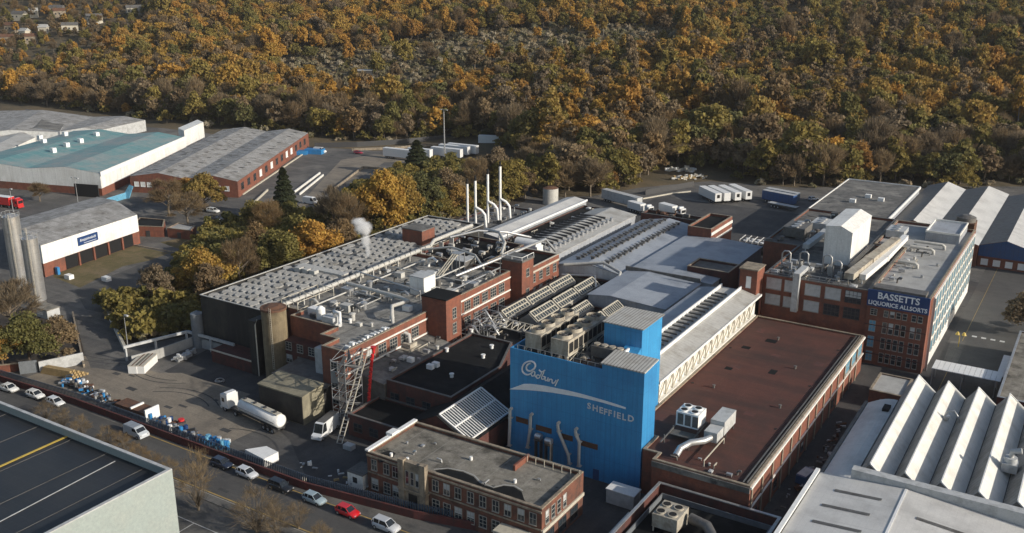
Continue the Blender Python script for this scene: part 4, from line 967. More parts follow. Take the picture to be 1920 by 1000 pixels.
# ---- stacks
for k,(bx_,by_,h,r_,lab) in enumerate(((*(-171.35, 247.5),23.8,0.38,'shortest white flue of the four, nearest the plated roof'),(*(-167.71, 246.68),25.4,0.40,'second white flue from the plated roof, with a side branch'),(*(-168.8, 255.41),25.8,0.40,'third white flue, with a bent branch next to the tallest'),(*(-167.27, 260.42),27.6,0.42,'tallest white flue, farthest from the plated roof'))):
    t = thing('chimney_flue', lab, 'flue', (bx_,by_,0), group='slim white flues of the boiler house')
    part('shaft', MB().cyl(0,0,0,h-1.6,r_,14), 'white_paint', t, True)
    part('tip', MB().cyl(0,0,h-1.59,h,r_*0.9,14), 'black_void', t, True)
    if k: 
        b = MB(); b.tube([(0.3,0,15.2),(2.0,0.4,14.4),(3.0,0.8,13.0),(3.2,1,9.0)],0.42,10); part('branch', b, 'white_paint', t, True)
t = thing('boiler_house', 'low boiler house under the white flues', 'boiler house', (-167,250,0))
flat_block(t, rect(-178,-161,237,276), 0, 8.6, 'dark_brick', 'felt_grey', 0.5, 'dull_steel')
random.seed(21)
# ---- roof clutter: vents, fans and pipes fixed to the process block
t = [o for o in COL.objects if o.name == 'process_block'][0]
for k in range(46):
    x = random.uniform(-152,-127.5); y = random.uniform(150,198); s = random.uniform(0.4,1.5)
    if x > -131 and 163 < y < 172: continue
    b = MB(); z = 13.21
    if k%3 == 0: b.box(x-s,x+s,y-s*.7,y+s*.7,z,z+s*1.2)
    elif k%3 == 1: b.cyl(x,y,z,z+s*1.2,s*.45,10); b.cyl(x,y,z+s*1.2,z+s*1.4,s*.65,10,0,s*.3)
    else: b.tube([(x,y,z),(x,y,z+s*1.5),(x+s,y,z+s*1.9),(x+s*2,y,z+s*1.3)],0.22+0.1*s,8)
    part('roof_vent', b, ('lagging','galvanised','white_paint','dull_steel','lagging')[k%5], t)
for k,pts in enumerate(([(-156,176,15.4),(-133,172,15.4)],[(-156,186,14.4),(-127,186,14.4)],[(-150,152,14),(-150,196,14)],[(-143,150,13.7),(-143,170,13.7)],[(-137,178,14.5),(-137,199,14.5)],[(-152,166,14.2),(-140,166,14.2),(-140,158,14.2)],[(-128,172,14.8),(-128,199,14.8)])):
    b = MB(); b.tube(pts,0.15 if k%2 else 0.2,8)
    for p in pts: b.box(p[0]-.1,p[0]+.1,p[1]-.1,p[1]+.1,13.2,p[2])
    part('roof_pipe', b, 'lagging' if k%3 else 'galvanised', t)
b = MB()
for k in range(12): b.box(-126.8-random.random()*1.2,-126.2,139+k*1.15,139.6+k*1.15,13.21,14.1+random.random()*.6)
part('roof_vent', b, 'white_paint', t)
for k,(x,y,w,l,h,m,lab) in enumerate(((-135.6,176.5,4.2,4.6,4.6,'white_cladding','plain pale cube shaped housing beside the square brick tower'),(-140.5,186,2.4,2.0,1.8,'white_cladding','small white cabinet behind the pale cube housing'),(-139,198,4.5,4,2.4,'dull_steel','low grey louvred housing near the pale stair hood'))):
    t2 = thing('roof_housing', lab, 'roof housing', (x,y,13.2), group='housings on the process block roof')
    part('casing', MB().box(-w/2,w/2,-l/2,l/2,0.05,h), m, t2, True)
    part('lid', MB().box(-w/2-.12,w/2+.12,-l/2-.12,l/2+.12,h+.003,h+.16), 'grey_unit', t2, True)
t2 = thing('stair_hood', 'pale sloping stair with rails leading over the process block roof', 'stair', (-138,190,13.2))
b = MB()
for dx in (-0.7,0,0.7): b.beam((dx,-5.5,0.2),(dx,3.5,5.0),0.2)
for i in range(12): b.beam((-0.7,-5.5+i*.8,.2+i*.42),(0.7,-5.5+i*.8,.2+i*.42),0.14)
part('flight', b, 'cream_paint', t2, True)
b = MB(); b.box(-1.3,1.3,3.5,6.0,4.9,5.1)
for dx in (-1.2,1.2):
    for dy in (3.6,5.9): b.box(dx-.1,dx+.1,dy-.1,dy+.1,0,4.9)
part('landing', b, 'galvanised', t2, True)
b = MB(); z=15.0
b.tube([(-152,168,15.2),(-134.5,166.5,15.2),(-131.5,165.5,15.2),(-131.8,160,15.6),(-129.5,157.2,15.2),(-128.8,156.5,12),(-124.2,156.3,11.5),(-124.0,156.3,8.0)],0.45,10)
for k in range(6): b.box(-151+k*3.2,-150.8+k*3.2,167.3,167.6,13.2,15)
solo('bent_pipe', b, 'lagging', 'long white pipe that bends down over the brick edge of the process block', 'pipe')
b = MB(); b.box(-127.2,-122.5,153.8,158.4,7.9,8.9); b.box(-125.2,-123,155,157.5,8.9,9.8); solo('dust_collector', b, 'cream_unit', 'stained cream box where the bent white pipe comes down', 'dust collector')
for k,(pts,r_,lab) in enumerate((([(-150,226,15.5),(-143,222,16.5),(-136,214,16.5),(-132,206,16)],0.4,'curved pale pipe above the dark rear block'),([(-155,215,15),(-150,222,16),(-144,228,15),(-141,236,12)],0.35,'pale pipe looping towards the slotted roof'),([(-157,200,14.5),(-146,203,16.5),(-137,201,16.2),(-131,196,15)],0.3,'thin white pipe crossing above the rear block parapet'),([(-134,188,14.6),(-128.5,200,17),(-128,222,16.8),(-127,226,12.6)],0.4,'straight pale pipe carried past the railed stair tower'),([(-122,222,10.5),(-112,226,11.6),(-106,224,10.4),(-104,218,9)],0.45,'fat pale pipe bent round the near end of the dotted roof'),([(-121,219,8.6),(-112,221,9.2),(-108,214,8.6)],0.3,'low pipe along the far end of the glazed ridges'))):
    b = MB(); b.tube(pts,r_,8)
    for p in pts[1:-1]: b.box(p[0]-.1,p[0]+.1,p[1]-.1,p[1]+.1,8 if k<4 else 7.2,p[2])
    solo('overhead_pipe', b, ('lagging','galvanised')[k%2], lab, 'pipe', group='overhead pipes among the factory roofs')
t2 = thing('extract_housing', 'white rounded extract housing between the rear block and the slotted roof', 'extract housing', (-136,222,13))
b = MB(); b.box(-141,-133,226.2,229.4,10,12.6); b.tube([(-140.6,227.8,12.6),(-133.5,227.8,12.6)],1.6,14); part('casing', b, 'white_paint', t2)
for k in range(40):
    x = random.uniform(-156,-137); y = random.uniform(201.5,223); s = random.uniform(0.4,1.2)
    if k > 22: break
    b = MB(); z = 12.51
    if k%2: b.box(x-s,x+s,y-s*.6,y+s*.6,z,z+s)
    else: b.tube([(x,y,z),(x,y,z+s*1.6),(x+s*1.8,y,z+s*1.6)],0.3,8)
    part('roof_vent', b, ('galvanised','lagging')[k%2], [o for o in COL.objects if o.name=='rear_block'][0])

# ================================================================ brick office by the road
t = thing('brick_office', 'two storey brick office with a stone entrance bay and mossy flat roof by the road', 'office', (-84,120,0))
P = [(-102,115.4),(-66.6,115.4),(-66.6,129.2),(-102,129.2)]
part('wall', MB().ring(P,0.4,0,8.0), 'brown_brick', t)
part('roof', MB().poly([(x,y,7.45) for x,y in inset(P,0.3)]), 'felt_mossy', t)
part('coping', MB().ring(P,0.55,8.003,8.2), 'stone', t)
b = MB(); b.box(-102.3,-101.5,115.3,129.3,8.203,8.5); b.box(-102.6,-101.2,121.5,123.5,8.503,9.0); part('white_coping', b, 'white_paint', t)
part('standing_water', MB().poly([(x,y,7.462) for x,y in [(-88.66, 117.35), (-87.03, 118.79), (-84.37, 119.39), (-81.95, 119.03), (-79.95, 117.82), (-77.09, 117.61), (-76.06, 119.24), (-74.54, 119.79), (-72.65, 119.2), (-71.0, 117.34), (-69.53, 116.38), (-67.7, 116.6), (-72.41, 115.89), (-76.19, 115.44), (-80.23, 115.25), (-85.72, 115.43)]][::-1]), 'felt_black', t)
part('standing_water', MB().poly([(x,y,7.462) for x,y in [(-100.9, 116.27), (-99.62, 118.67), (-98.06, 118.5), (-97.17, 116.36), (-98.25, 114.37)]][::-1]), 'felt_black', t)
b = MB(); pw = [(-89.0, 117.51), (-87.22, 119.06), (-84.48, 119.71), (-81.97, 119.38), (-79.98, 118.17), (-77.25, 117.86), (-76.23, 119.5), (-74.56, 120.14), (-72.65, 119.55)]
for q0,q1 in zip(pw,pw[1:]): b.beam((*q0,7.47),(*q1,7.47),.22,0,.02)
part('tide_mark', b, 'felt_light', t)
b = MB(); b.box(-93.9,-89.2,114.7,115.38,0,8.7); b.box(-94.4,-93.2,114.4,115.39,0,9.4); b.box(-89.9,-88.7,114.4,115.39,0,9.4); b.box(-94.6,-88.5,114.35,115.4,3.7,4.1)
b.box(-94.0,-89.1,114.68,115.6,8.703,9.1)
part('entrance_bay', b, 'stone', t)
part('door', MB().box(-92.4,-90.6,114.6,114.69,0.05,3.2), 'black_void', t)
for i in range(3): window(t,-92.6+i*1.05,114.7,5.0,0.6,2.4,'-y','sash',1,2)
for x in (-100.4,-97.7,-95.7,-87.2,-84.9,-82.6,-80.1,-77.7,-75.2,-72.9,-70.4,-68.2):
    window(t,x,115.4,4.95,1.15,1.95,'-y','sash',2,2); window(t,x,115.4,1.2,1.35,2.0,'-y','sash',2,3)
b = MB(); b.box(-102,-94.4,115.25,115.39,4.2,4.45); b.box(-88.7,-66.6,115.25,115.39,4.2,4.45); b.box(-102,-94.5,115.2,115.39,7.35,7.7); b.box(-88.6,-66.6,115.2,115.39,7.35,7.7)
part('band', b, 'stone', t)
for i in range(4): window(t,-66.6,117.0+i*1.9,4.9,1.0,2.2,'+x','sash',1,3)
part('band', MB().box(-66.59,-66.35,115.4,129.2,3.7,4.3), 'cream_paint', t)
for i in range(3): window(t,-66.6,118+i*4,0.8,2.4,2.3,'+x','dark',2,2)
b = MB(); b.box(-77.4,-77.0,124.2,129,7.46,8.5); part('dividing_wall', b, 'brick', t)
for k,(x,y) in enumerate(((-98,117.2),(-94.6,117.4),(-85.5,123.5),(-75,121))): part('roof_vent', MB().cyl(x,y,7.46,8.1,0.28,10), 'white_paint', t)
b = MB()
for i in range(7): b.box(-77+i*1.7,-76.9+i*1.7,128.0,128.1,7.46,8.9)
b.box(-77,-66.8,128.02,128.08,8.8,8.9); part('handrail', b, 'cream_paint', t)
b = MB(); b.box(-74,-66.7,112.6,115.2,3.2,3.4); 
for x in (-73.9,-70.4,-66.9): b.box(x-.08,x+.08,112.7,112.86,0,3.2)
part('porch', b, 'cream_paint', t)
for k,(x,y,lab) in enumerate(((-81.5,135.2,'left of two rounded silver fans at the foot of the blue block'),(-79.0,134.6,'right of two rounded silver fans at the foot of the blue block'))):
    t2 = thing('extract_fan', lab, 'fan', (x,y+4.5,5.2), group='silver fans at the foot of the blue block')
    b = MB(); b.tube([(-0.6,0,.75),(0.6,0,.75)],0.62,14); part('drum', b, 'stainless', t2, True)
    b = MB(); b.box(-.7,.7,-.6,.6,-0.0,0.2); b.box(-.6,-.5,-.5,.5,-5.2,0); b.box(.5,.6,-.5,.5,-5.2,0); part('base', b, 'dull_steel', t2, True)
t2 = thing('portable_cabin', 'small white cabin against the left end of the brick office', 'cabin', (-104.6,116.8,0))
part('body', MB().box(-1.9,1.6,-1.7,2.2,0.2,3.0), 'white_cladding', t2, True)
part('roof', MB().box(-2.0,1.7,-1.8,2.3,3.003,3.15), 'felt_grey', t2, True)
part('window', MB().box(-0.7,0.3,-1.74,-1.703,1.2,2.3), 'window_glass', t2, True)
t2 = thing('skip_cabin', 'long white steel cabin at the foot of the blue block', 'cabin', (*(-62.21, 135.81),0))
part('body', MB().box(-2.6,2.6,-1.4,1.4,0.2,2.8), 'grey_unit', t2, True); part('roof', MB().box(-2.7,2.7,-1.5,1.5,2.803,2.95), 'white_paint', t2, True)

# ================================================================ walled yard with plant, lower right of the blue block
t = thing('walled_plant_yard', 'brick walled roof yard with pale copings beside the long brick hall', 'plant yard', (-46,130,0))
P = [(-56.2,112),(-35.2,112),(-35.2,136.9),(-56.2,136.9)]
part('wall', MB().ring(P,0.35,0,5.6), 'dark_brick', t)
part('roof', MB().poly([(x,y,3.4) for x,y in inset(P,0.3)]), 'felt_black', t)
part('coping', MB().ring(P,0.5,5.603,5.75), 'galvanised', t)
b = MB(); b.box(-56.6,-56.21,112,125.8,0,5.5); part('render', b, 'grey_unit', t)
b = MB(); b.ring(inset(P,1.1),0.16,3.41,4.4); part('inner_kerb', b, 'fence_grey', t)
t = thing('condenser_unit', 'dusty cream condenser with four square fans in the walled yard', 'condenser', (-50.5,128,3.4))
b = MB(); b.box(-2.0,2.2,-2.2,2.6,0.9,3.2); part('casing', b, 'cream_unit', t, True)
for i in range(2):
    for j in range(2): b = MB(); b.cyl(-1+i*2,-1.1+j*2.4,3.2,3.45,0.8,14,0); b.cyl(-1+i*2,-1.1+j*2.4,3.45,3.47,0.62,14,1); part('fan', b, ['cream_unit','black_void'], t, True)
for x in (-1.8,2.0):
    for y in (-2,2.4): part('leg', MB().box(x-.1,x+.1,y-.1,y+.1,0.01,0.9), 'cream_paint', t, True)
b = MB(); b.tube([(-47.6,129.5,5.4),(-44.5,129,5.2),(-42.5,126.5,5.0),(-39.5,125.5,5.0)],0.85,10); b.box(-41,-37,124,127.4,3.41,5.8)
solo('roof_duct', b, 'dull_steel', 'dark grey duct curling across the walled yard', 'duct')

# ================================================================ sawtooth works, lower right
t = thing('sawtooth_works', 'factory roof of tall white sawtooth ridges with shaded valleys', 'factory hall', (-5,172,0))
RX = [-25.8+5.5*i for i in range(9)]; ZR, ZV, Y0, Y1 = 10.2, 7.2, 153.4, 195.5
for i, x in enumerate(RX):
    xv0, xv1 = x-2.1, x+3.4
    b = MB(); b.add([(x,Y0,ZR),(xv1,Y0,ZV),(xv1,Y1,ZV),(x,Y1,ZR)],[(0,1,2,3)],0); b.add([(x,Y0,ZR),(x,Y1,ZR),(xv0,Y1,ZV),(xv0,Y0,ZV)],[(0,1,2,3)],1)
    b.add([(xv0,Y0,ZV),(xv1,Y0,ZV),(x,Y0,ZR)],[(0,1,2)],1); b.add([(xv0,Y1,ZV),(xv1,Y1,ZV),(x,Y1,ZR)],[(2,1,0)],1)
    b.box(xv0,xv1-0.02,Y0+.05,Y1-.05,0,ZV-0.06,1); b.beam((x,Y0-.1,ZR+.06),(x,Y1+.2,ZR+.06),0.22,2); b.beam((x,Y1+.12,ZR+.04),(xv1,Y1+.12,ZV+.04),0.22,2); b.beam((x,Y0-.12,ZR+.04),(xv1,Y0-.12,ZV+.04),0.2,2)
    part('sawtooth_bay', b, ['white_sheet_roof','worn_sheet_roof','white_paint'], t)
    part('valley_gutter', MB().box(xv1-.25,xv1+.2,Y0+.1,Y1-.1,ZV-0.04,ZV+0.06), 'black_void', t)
t2 = thing('roof_cowl', 'grey rooftop cowl with a curved rail on the second sawtooth', 'cowl', (-17.6,181,8.9))
b = MB(); b.tube([(-1,0,0.2),(-0.6,0,1.5),(0.5,0,1.8),(1.4,0,0.6),(1.6,0,-.6)],0.16,8); b.box(-1.1,-.2,-.6,.6,-.2,.5); part('hood', b, 'galvanised', t2, True)
t2 = thing('roof_fan', 'bulky white roof fan at the right hand edge of the sawtooth roof', 'fan', (-6.2,167,8.9))
b = MB(); b.box(-1.2,1.2,-1.2,1.2,-.5,1.0); b.cyl(0,0,1.0,1.9,1.0,16); b.tube([(0,0,1.5),(0,0,3.0),(1.4,0,3.4)],0.5,10); part('casing', b, 'grey_unit', t2, True)
t = thing('barrel_roof_range', 'curved grey ribbed roof along the left side of the sawtooth works', 'factory hall', (-30.5,168,0))
b = MB(); n = 7; Xs = [-33.4+5.5*i/n for i in range(n+1)]; zc = lambda x: 5.6+1.9*math.sin(min(1,(x+33.4)/5.0)*math.pi/2)
for a, c in zip(Xs, Xs[1:]): b.add([(a,150.2,zc(a)),(c,150.2,zc(c)),(c,187.5,zc(c)),(a,187.5,zc(a))],[(0,1,2,3)],0,True)
part('roof', b, 'silver_roof', t)
b = MB(); b.box(-33.3,-27.95,150.3,187.4,0,5.5); b.prism([(x,150.25) for x in (-33.3,-27.95)]+[(-27.95,150.5),(-33.3,150.5)],5.4,lambda x,y: zc(x)-.05); b.prism([(-33.3,187.2),(-27.95,187.2),(-27.95,187.4),(-33.3,187.4)],5.4,lambda x,y: zc(x)-.05); part('wall', b, 'grey_unit', t)
b = MB()
for i in range(5): b.box(-32.4,-28.6,154+i*6.4,154.9+i*6.4,zc(-28.6)-0.45,zc(-28.6)+0.06)
part('roof_vent', MB().box(-29.6,-28.4,181,183.4,7.2,8.0), 'black_void', t)
b = MB(); b.box(-34.1,-33.5,150,188,5.2,5.7); part('gutter', b, 'dull_steel', t)
t = thing('low_pitched_works', 'pale grey low pitched roof with dark rooflight strips in the lower right', 'factory hall', (-15,130,0))
b = MB(); x0,xr,x1,y0,y1 = -32.6,-19.3,8,100,149.6; zf = lambda x,y: 9.3-abs(x-xr)*0.075
b.prism([(x0,y0),(xr,y0),(xr,y1),(x0,y1)],0,lambda x,y: zf(x,y)-.2); b.prism([(xr,y0),(x1,y0),(x1,y1),(xr,y1)],0,lambda x,y: zf(x,y)-.2); part('wall', b, 'grey_cladding', t)
b = MB()
for a,c in ((x0-.3,xr),(xr,x1)): b.add([(a,y0,zf(a,0)),(c,y0,zf(c,0)),(c,y1+.2,zf(c,0)),(a,y1+.2,zf(a,0)),(a,y0,zf(a,0)-.15),(c,y0,zf(c,0)-.15),(c,y1+.2,zf(c,0)-.15),(a,y1+.2,zf(a,0)-.15)],[(0,1,2,3),(4,5,1,0)[::-1],(5,6,2,1)[::-1],(6,7,3,2)[::-1],(7,4,0,3)[::-1]])
part('roof', b, 'silver_roof', t)
for (x,y,l) in ((-29.2,144.2,7.2),(-29.8,138.8,7.2),(-29.8,133.4,7.2),(-16.4,141.6,8.6),(-16.4,136.2,8.6)):
    part('rooflight', MB().add([(x,y,zf(x,0)+.08),(x+l,y,zf(x+l,0)+.08),(x+l,y+.75,zf(x+l,0)+.08),(x,y+.75,zf(x,0)+.08)],[(0,1,2,3)]), 'dull_steel', t)
b = MB(); b.box(-33.6,-32.95,118,149.8,8.5,8.9); part('gutter', b, 'white_paint', t)
b = MB(); b.box(-28.0,8,149.9,151.6,0,10.2); part('parapet_wall', b, 'grey_unit', t)
part('ridge_cap', MB().box(xr-.2,xr+.2,y0,y1,zf(xr,0)+.0,zf(xr,0)+.1), 'white_paint', t)

# ================================================================ bottom left grey building
t = thing('grey_warehouse', 'pale green grey clad warehouse with a dark parapeted roof in the near corner', 'warehouse', (-140,60,0))
P = [(-250,20),(-119.6,20),(-119.6,88.7),(-250,88.7)]
part('wall', MB().ring(P,0.4,0,12.0), 'pale_green_cladding', t)
part('roof', MB().poly([(x,y,10.6) for x,y in inset(P,0.35)]), 'dark_panel_roof', t)
part('coping', MB().ring(P,0.6,12.003,12.2), 'grey_unit', t)
(xa,ya),(xb,yb) = (-146.37, 70.61),(-146.61, 88.45)
part('roof_line', MB().beam((xa,ya,10.68),(xb,yb,10.68),0.5,0,0.06), 'yellow_paint', t, label='yellow strip across the dark roof')
(xa,ya),(xb,yb) = (-130.51, 61.48),(-131.97, 87.14)
part('roof_line', MB().beam((xa,ya,10.68),(xb,yb,10.68),0.18,0,0.06), 'grey_unit', t)

# ================================================================ far right sheds and backs
t = thing('flat_warehouse', 'wide mottled grey flat roof warehouse with a white edge, far right', 'warehouse', (-72,350,0))
P = rect(-84.2,-58.6,317,379); part('wall', MB().ring(P,0.4,0,9.2), 'grey_cladding', t)
part('roof', MB().poly([(x,y,9.21) for x,y in inset(P,-0.2)]), 'felt_grey', t)
b = MB(); b.box(-84.5,-84.21,316.8,379.3,8.7,9.5); b.box(-58.59,-58.2,316.8,379.3,8.6,9.5); b.box(-84.2,-58.6,379.2,379.5,9,9.5); part('fascia', b, 'white_paint', t)
for k,(x,y) in enumerate(((-71,352),(-74,342),(-66,349))): part('roof_vent', MB().box(x-1,x+1,y-.8,y+.8,9.22,10.4), 'white_paint', t)
def north(name, label, x0, xr, x1, y0, y1, zr, zv, end, gr):
    t = thing(name, label, 'shed', ((x0+x1)/2,y0,0), group=gr)
    b = MB(); zf = lambda x,y: zv+(zr-zv)*((x-x0)/(xr-x0) if x<xr else (x1-x)/(x1-xr)) 
    b.prism([(x0,y0),(xr,y0),(xr,y1),(x0,y1)],0,lambda x,y: zf(x,y)-.1); b.prism([(xr,y0),(x1,y0),(x1,y1),(xr,y1)],0,lambda x,y: zf(x,y)-.1); part('wall', b, end, t)
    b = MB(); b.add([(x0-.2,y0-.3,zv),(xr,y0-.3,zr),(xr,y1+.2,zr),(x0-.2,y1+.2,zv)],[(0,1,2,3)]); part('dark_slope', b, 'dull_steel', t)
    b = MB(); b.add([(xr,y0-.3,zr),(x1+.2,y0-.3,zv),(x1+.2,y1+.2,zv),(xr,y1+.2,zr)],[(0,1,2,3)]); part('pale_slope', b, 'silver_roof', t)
    return t
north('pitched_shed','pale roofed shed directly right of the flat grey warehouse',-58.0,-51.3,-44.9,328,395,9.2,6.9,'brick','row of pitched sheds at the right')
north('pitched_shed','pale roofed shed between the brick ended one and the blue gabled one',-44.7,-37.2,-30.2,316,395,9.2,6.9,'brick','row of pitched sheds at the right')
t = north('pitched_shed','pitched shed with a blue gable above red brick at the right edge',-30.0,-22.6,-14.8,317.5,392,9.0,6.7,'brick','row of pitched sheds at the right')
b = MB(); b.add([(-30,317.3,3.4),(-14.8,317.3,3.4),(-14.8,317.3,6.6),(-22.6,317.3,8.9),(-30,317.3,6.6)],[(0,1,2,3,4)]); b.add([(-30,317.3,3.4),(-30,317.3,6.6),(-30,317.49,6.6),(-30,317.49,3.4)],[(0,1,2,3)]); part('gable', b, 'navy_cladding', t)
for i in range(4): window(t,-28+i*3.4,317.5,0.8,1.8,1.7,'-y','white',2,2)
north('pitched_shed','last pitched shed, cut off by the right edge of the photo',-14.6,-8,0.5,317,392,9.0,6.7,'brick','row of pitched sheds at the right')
t = thing('white_store', 'small white walled store between the flat warehouse and the pitched sheds', 'store', (-57,306,0))
part('wall', MB().box(-58.3,-50.5,304,316.5,0,6.0), 'render_white', t); part('roof', MB().box(-58.5,-50.3,303.8,316.7,6.003,6.3), 'dull_steel', t)
t = thing('brick_lodge', 'small brick lodge with a pale flat roof at the end of the long hall', 'lodge', (-32,203,0))
flat_block(t, rect(-35.4,-28.6,198.2,208.6), 0, 3.7, 'brick', 'felt_light', 0.15, 'stone')
window(t,-32.5,198.2,1.0,1.0,1.1,'-y','sash',2,2)
t = thing('canopy', 'long white ribbed canopy across the side road', 'canopy', (-19.5,219,0))
b = MB(); 
for i in range(13): b.box(-26.2+i*1.06,-25.2+i*1.06,216.3,221.8,4.0,4.16)
part('roof', b, 'white_paint', t)
for x in (-26,-20,-13.4):
    for y in (216.5,221.5): part('post', MB().box(x-.08,x+.08,y-.08,y+.08,0,4.0), 'galvanised', t)
b = MB(); b.box(-13.8,-10.8,222.2,236,2.8,3.0)
for x in (-13.6,-11):
    for y in (222.6,235.6): b.box(x-.08,x+.08,y-.08,y+.08,0,2.8)
solo('canopy', b, 'white_paint', 'plain white canopy panel joining the ribbed one at the right edge', 'canopy')
t = thing('brick_range', 'plain red brick range with a lichen grey roof at the right edge', 'factory building', (-6,225,0))
flat_block(t, rect(-11.9,6,204,247), 0, 5.6, 'maroon_wall', 'felt_mossy', 0.2, 'galvanised')
for i in range(3): window(t,-9+i*4,204,1.5,1.6,1.5,'-y','dark',2,2)
solo('lamp_globe', MB().cyl(-24.3,243.5,0,3.2,0.09,8).cyl(-24.8,243.5,3.2,3.9,0.55,12,0,0.2).cyl(-23.4,243.7,3.2,3.9,0.55,12,0,0.2), 'yellow_paint', 'twin yellow headed post beside the dashed line on the side road', 'post')

# ================================================================ the estate on the left
def shed4(name, label, cat, poly, z, roofm, wallm, lower=None, lowm='brick', zl=2.5, ridges=None, group=None, paraf=None):
    """a big shed on four corners near-left, near-right, far-right, far-left; ridges lists (fraction across, height above eaves)"""
    c = poly; t = thing(name, label, cat, (sum(p[0] for p in c)/4, sum(p[1] for p in c)/4, 0), group=group)
    rg = ridges or [(0,0),(1,0)]
    L = lambda a,b,f: (a[0]+(b[0]-a[0])*f, a[1]+(b[1]-a[1])*f)
    nb = [(*L(c[0],c[1],f), z+h) for f,h in rg]; fb = [(*L(c[3],c[2],f), z+h) for f,h in rg]
    b = MB()
    for ring_ in (nb, fb):
        n = len(ring_); lowv = [(p[0],p[1],zl if lower else 0) for p in ring_]
        for i in range(n-1): b.add([lowv[i],lowv[i+1],ring_[i+1],ring_[i]],[(0,1,2,3) if ring_ is nb else (3,2,1,0)])
    for i in (0,-1): b.add([(nb[i][0],nb[i][1],zl if lower else 0),(fb[i][0],fb[i][1],zl if lower else 0),fb[i],nb[i]],[(3,2,1,0) if i==0 else (0,1,2,3)])
    part('wall', b, wallm, t)
    if lower: part('plinth', MB().ring([(p[0],p[1]) for p in c],0.4,0,zl), lowm, t)
    b = MB()
    for i in range(len(rg)-1): b.add([(*nb[i][:2],nb[i][2]+.06),(*nb[i+1][:2],nb[i+1][2]+.06),(*fb[i+1][:2],fb[i+1][2]+.06),(*fb[i][:2],fb[i][2]+.06)],[(0,1,2,3)])
    part('roof', b, roofm, t)
    return t
NR, FR = (-338.23, 233.76), (-375.24, 307.13); FL = (-436.3, 290.22); NL = (FL[0]-(FR[0]-NR[0])-6, FL[1]-(FR[1]-NR[1])-2)
t = shed4('big_warehouse','big warehouse with a streaky teal roof and white upper walls above brick','warehouse',[NL,NR,FR,FL],9.0,'teal_roof','white_cladding',True,'brick',3.0,[(0,0),(0.25,1.6),(0.5,0.1),(0.77,1.8),(1,0)])
b = MB(); d = ((FR[0]-NR[0]),(FR[1]-NR[1])); x2 = [(-370.65, 303.25), (-384.91, 327.89)]
b.prism([NR,(NR[0]+0.5,NR[1]),(FR[0]+0.5,FR[1]),FR],8.0,9.7); part('fascia', b, 'white_paint', t)
b = MB(); q0,q1 = (-383.16, 313.34),(-395.59, 336.17); b.prism([q0,q1,(q1[0]-9,q1[1]+4),(q0[0]-9,q0[1]+4)],0,10.6); part('end_bay', b, 'white_cladding', t)
for k,(px,py) in enumerate([(-390.66, 248.9), (-397.11, 259.76), (-401.3, 269.68), (-409.91, 284.25), (-414.34, 259.93), (-424.7, 264.86), (-423.88, 277.25)]): part('roof_vent', MB().box(px-1.1,px+1.1,py-.9,py+.9,9.4,11.7), 'white_paint', t)
dx, dy = (-340.82, 230.68); b = MB(); b.obox(dx-1.2,dy-1.0,0.02,11,0.6,5.0,(-338.23, 233.76) and math.degrees(math.atan2(NR[1]-NL[1],NR[0]-NL[0]))); part('doorway', b, 'black_void', t)
Bn, Bf, Bl = (-289.81, 260.17), (-344.15, 357.69), (-334.03, 244.12)
Bfl = (Bl[0]+Bf[0]-Bn[0], Bl[1]+Bf[1]-Bn[1])
t = shed4('brick_warehouse','twin gabled red brick warehouse with flaking grey roofs left of centre','warehouse',[Bl,Bn,Bf,Bfl],6.5,'old_asbestos','brick',None,ridges=[(0,0),(0.27,1.9),(0.52,0.1),(0.78,1.9),(1,0)])
ang = math.degrees(math.atan2(Bf[1]-Bn[1],Bf[0]-Bn[0]))
for i in range(13):
    f = 0.05+i*0.073; x = Bn[0]+(Bf[0]-Bn[0])*f; y = Bn[1]+(Bf[1]-Bn[1])*f
    window(t,x+.05,y,2.4,3.0,2.6,ang,'white' if i in (3,5,8,9) else 'dark',2,2)
angf = math.degrees(math.atan2(Bn[1]-Bl[1],Bn[0]-Bl[0]))
for f in (0.06,0.12,0.18,0.82,0.9):
    window(t,Bl[0]+(Bn[0]-Bl[0])*f,Bl[1]+(Bn[1]-Bl[1])*f-.05,2.6,1.8,1.8,angf,'white',2,2)
L2 = lambda a,b,f: (a[0]+(b[0]-a[0])*f, a[1]+(b[1]-a[1])*f)
pl = []
for i in range(15):
    for f,dz in ((0.07,.5),(0.16,1.25),(0.33,1.45),(0.43,.75),(0.60,.6),(0.69,1.3),(0.88,1.1)):
        q = L2(L2(Bl,Bn,f+.012*math.sin(i*7.3)),L2(Bfl,Bf,f+.012*math.sin(i*7.3)),(i+.5+.3*math.sin(i*5+f*40))/15); pl.append((q[0],q[1],6.5+dz+.12))
rows('roof_patch', MB().obox(0,0,0,3.2,.7,.06,angf), 'dull_steel', t, pl[::2]); rows('roof_patch', MB().obox(0,0,0,3.0,.8,.07,angf), 'felt_light', t, pl[1::2])
t = shed4('old_works','long weathered grey works along the wood, top left','works',[(-512.0, 228.13),(-443.69, 311.0),(-450.99, 343.71),(-619.83, 303.38)],6.0,'old_asbestos','grey_unit',None,ridges=[(0,0),(0.2,2.2),(0.4,0),(0.6,2.2),(0.8,0),(0.92,1.5),(1,0)])
t = shed4('old_works','dark glazed fronted shed before the long weathered works','works',[(-479.65, 286.23),(-455.75, 295.44),(-489.48, 323.43),(-540.9, 331.12)],6.5,'felt_grey','grey_cladding',None,ridges=[(0,0),(0.5,1.2),(1,0)])
t = shed4('old_works','pale sawtooth roofed shed at the left edge below the weathered works','works',[(-465.17, 245.52),(-430.98, 249.69),(-454.5, 281.0),(-509.77, 290.44)],5.5,'sheet_roof','render_white',None,ridges=[(0,0),(0.25,1.2),(0.5,0),(0.75,1.2),(1,0)])
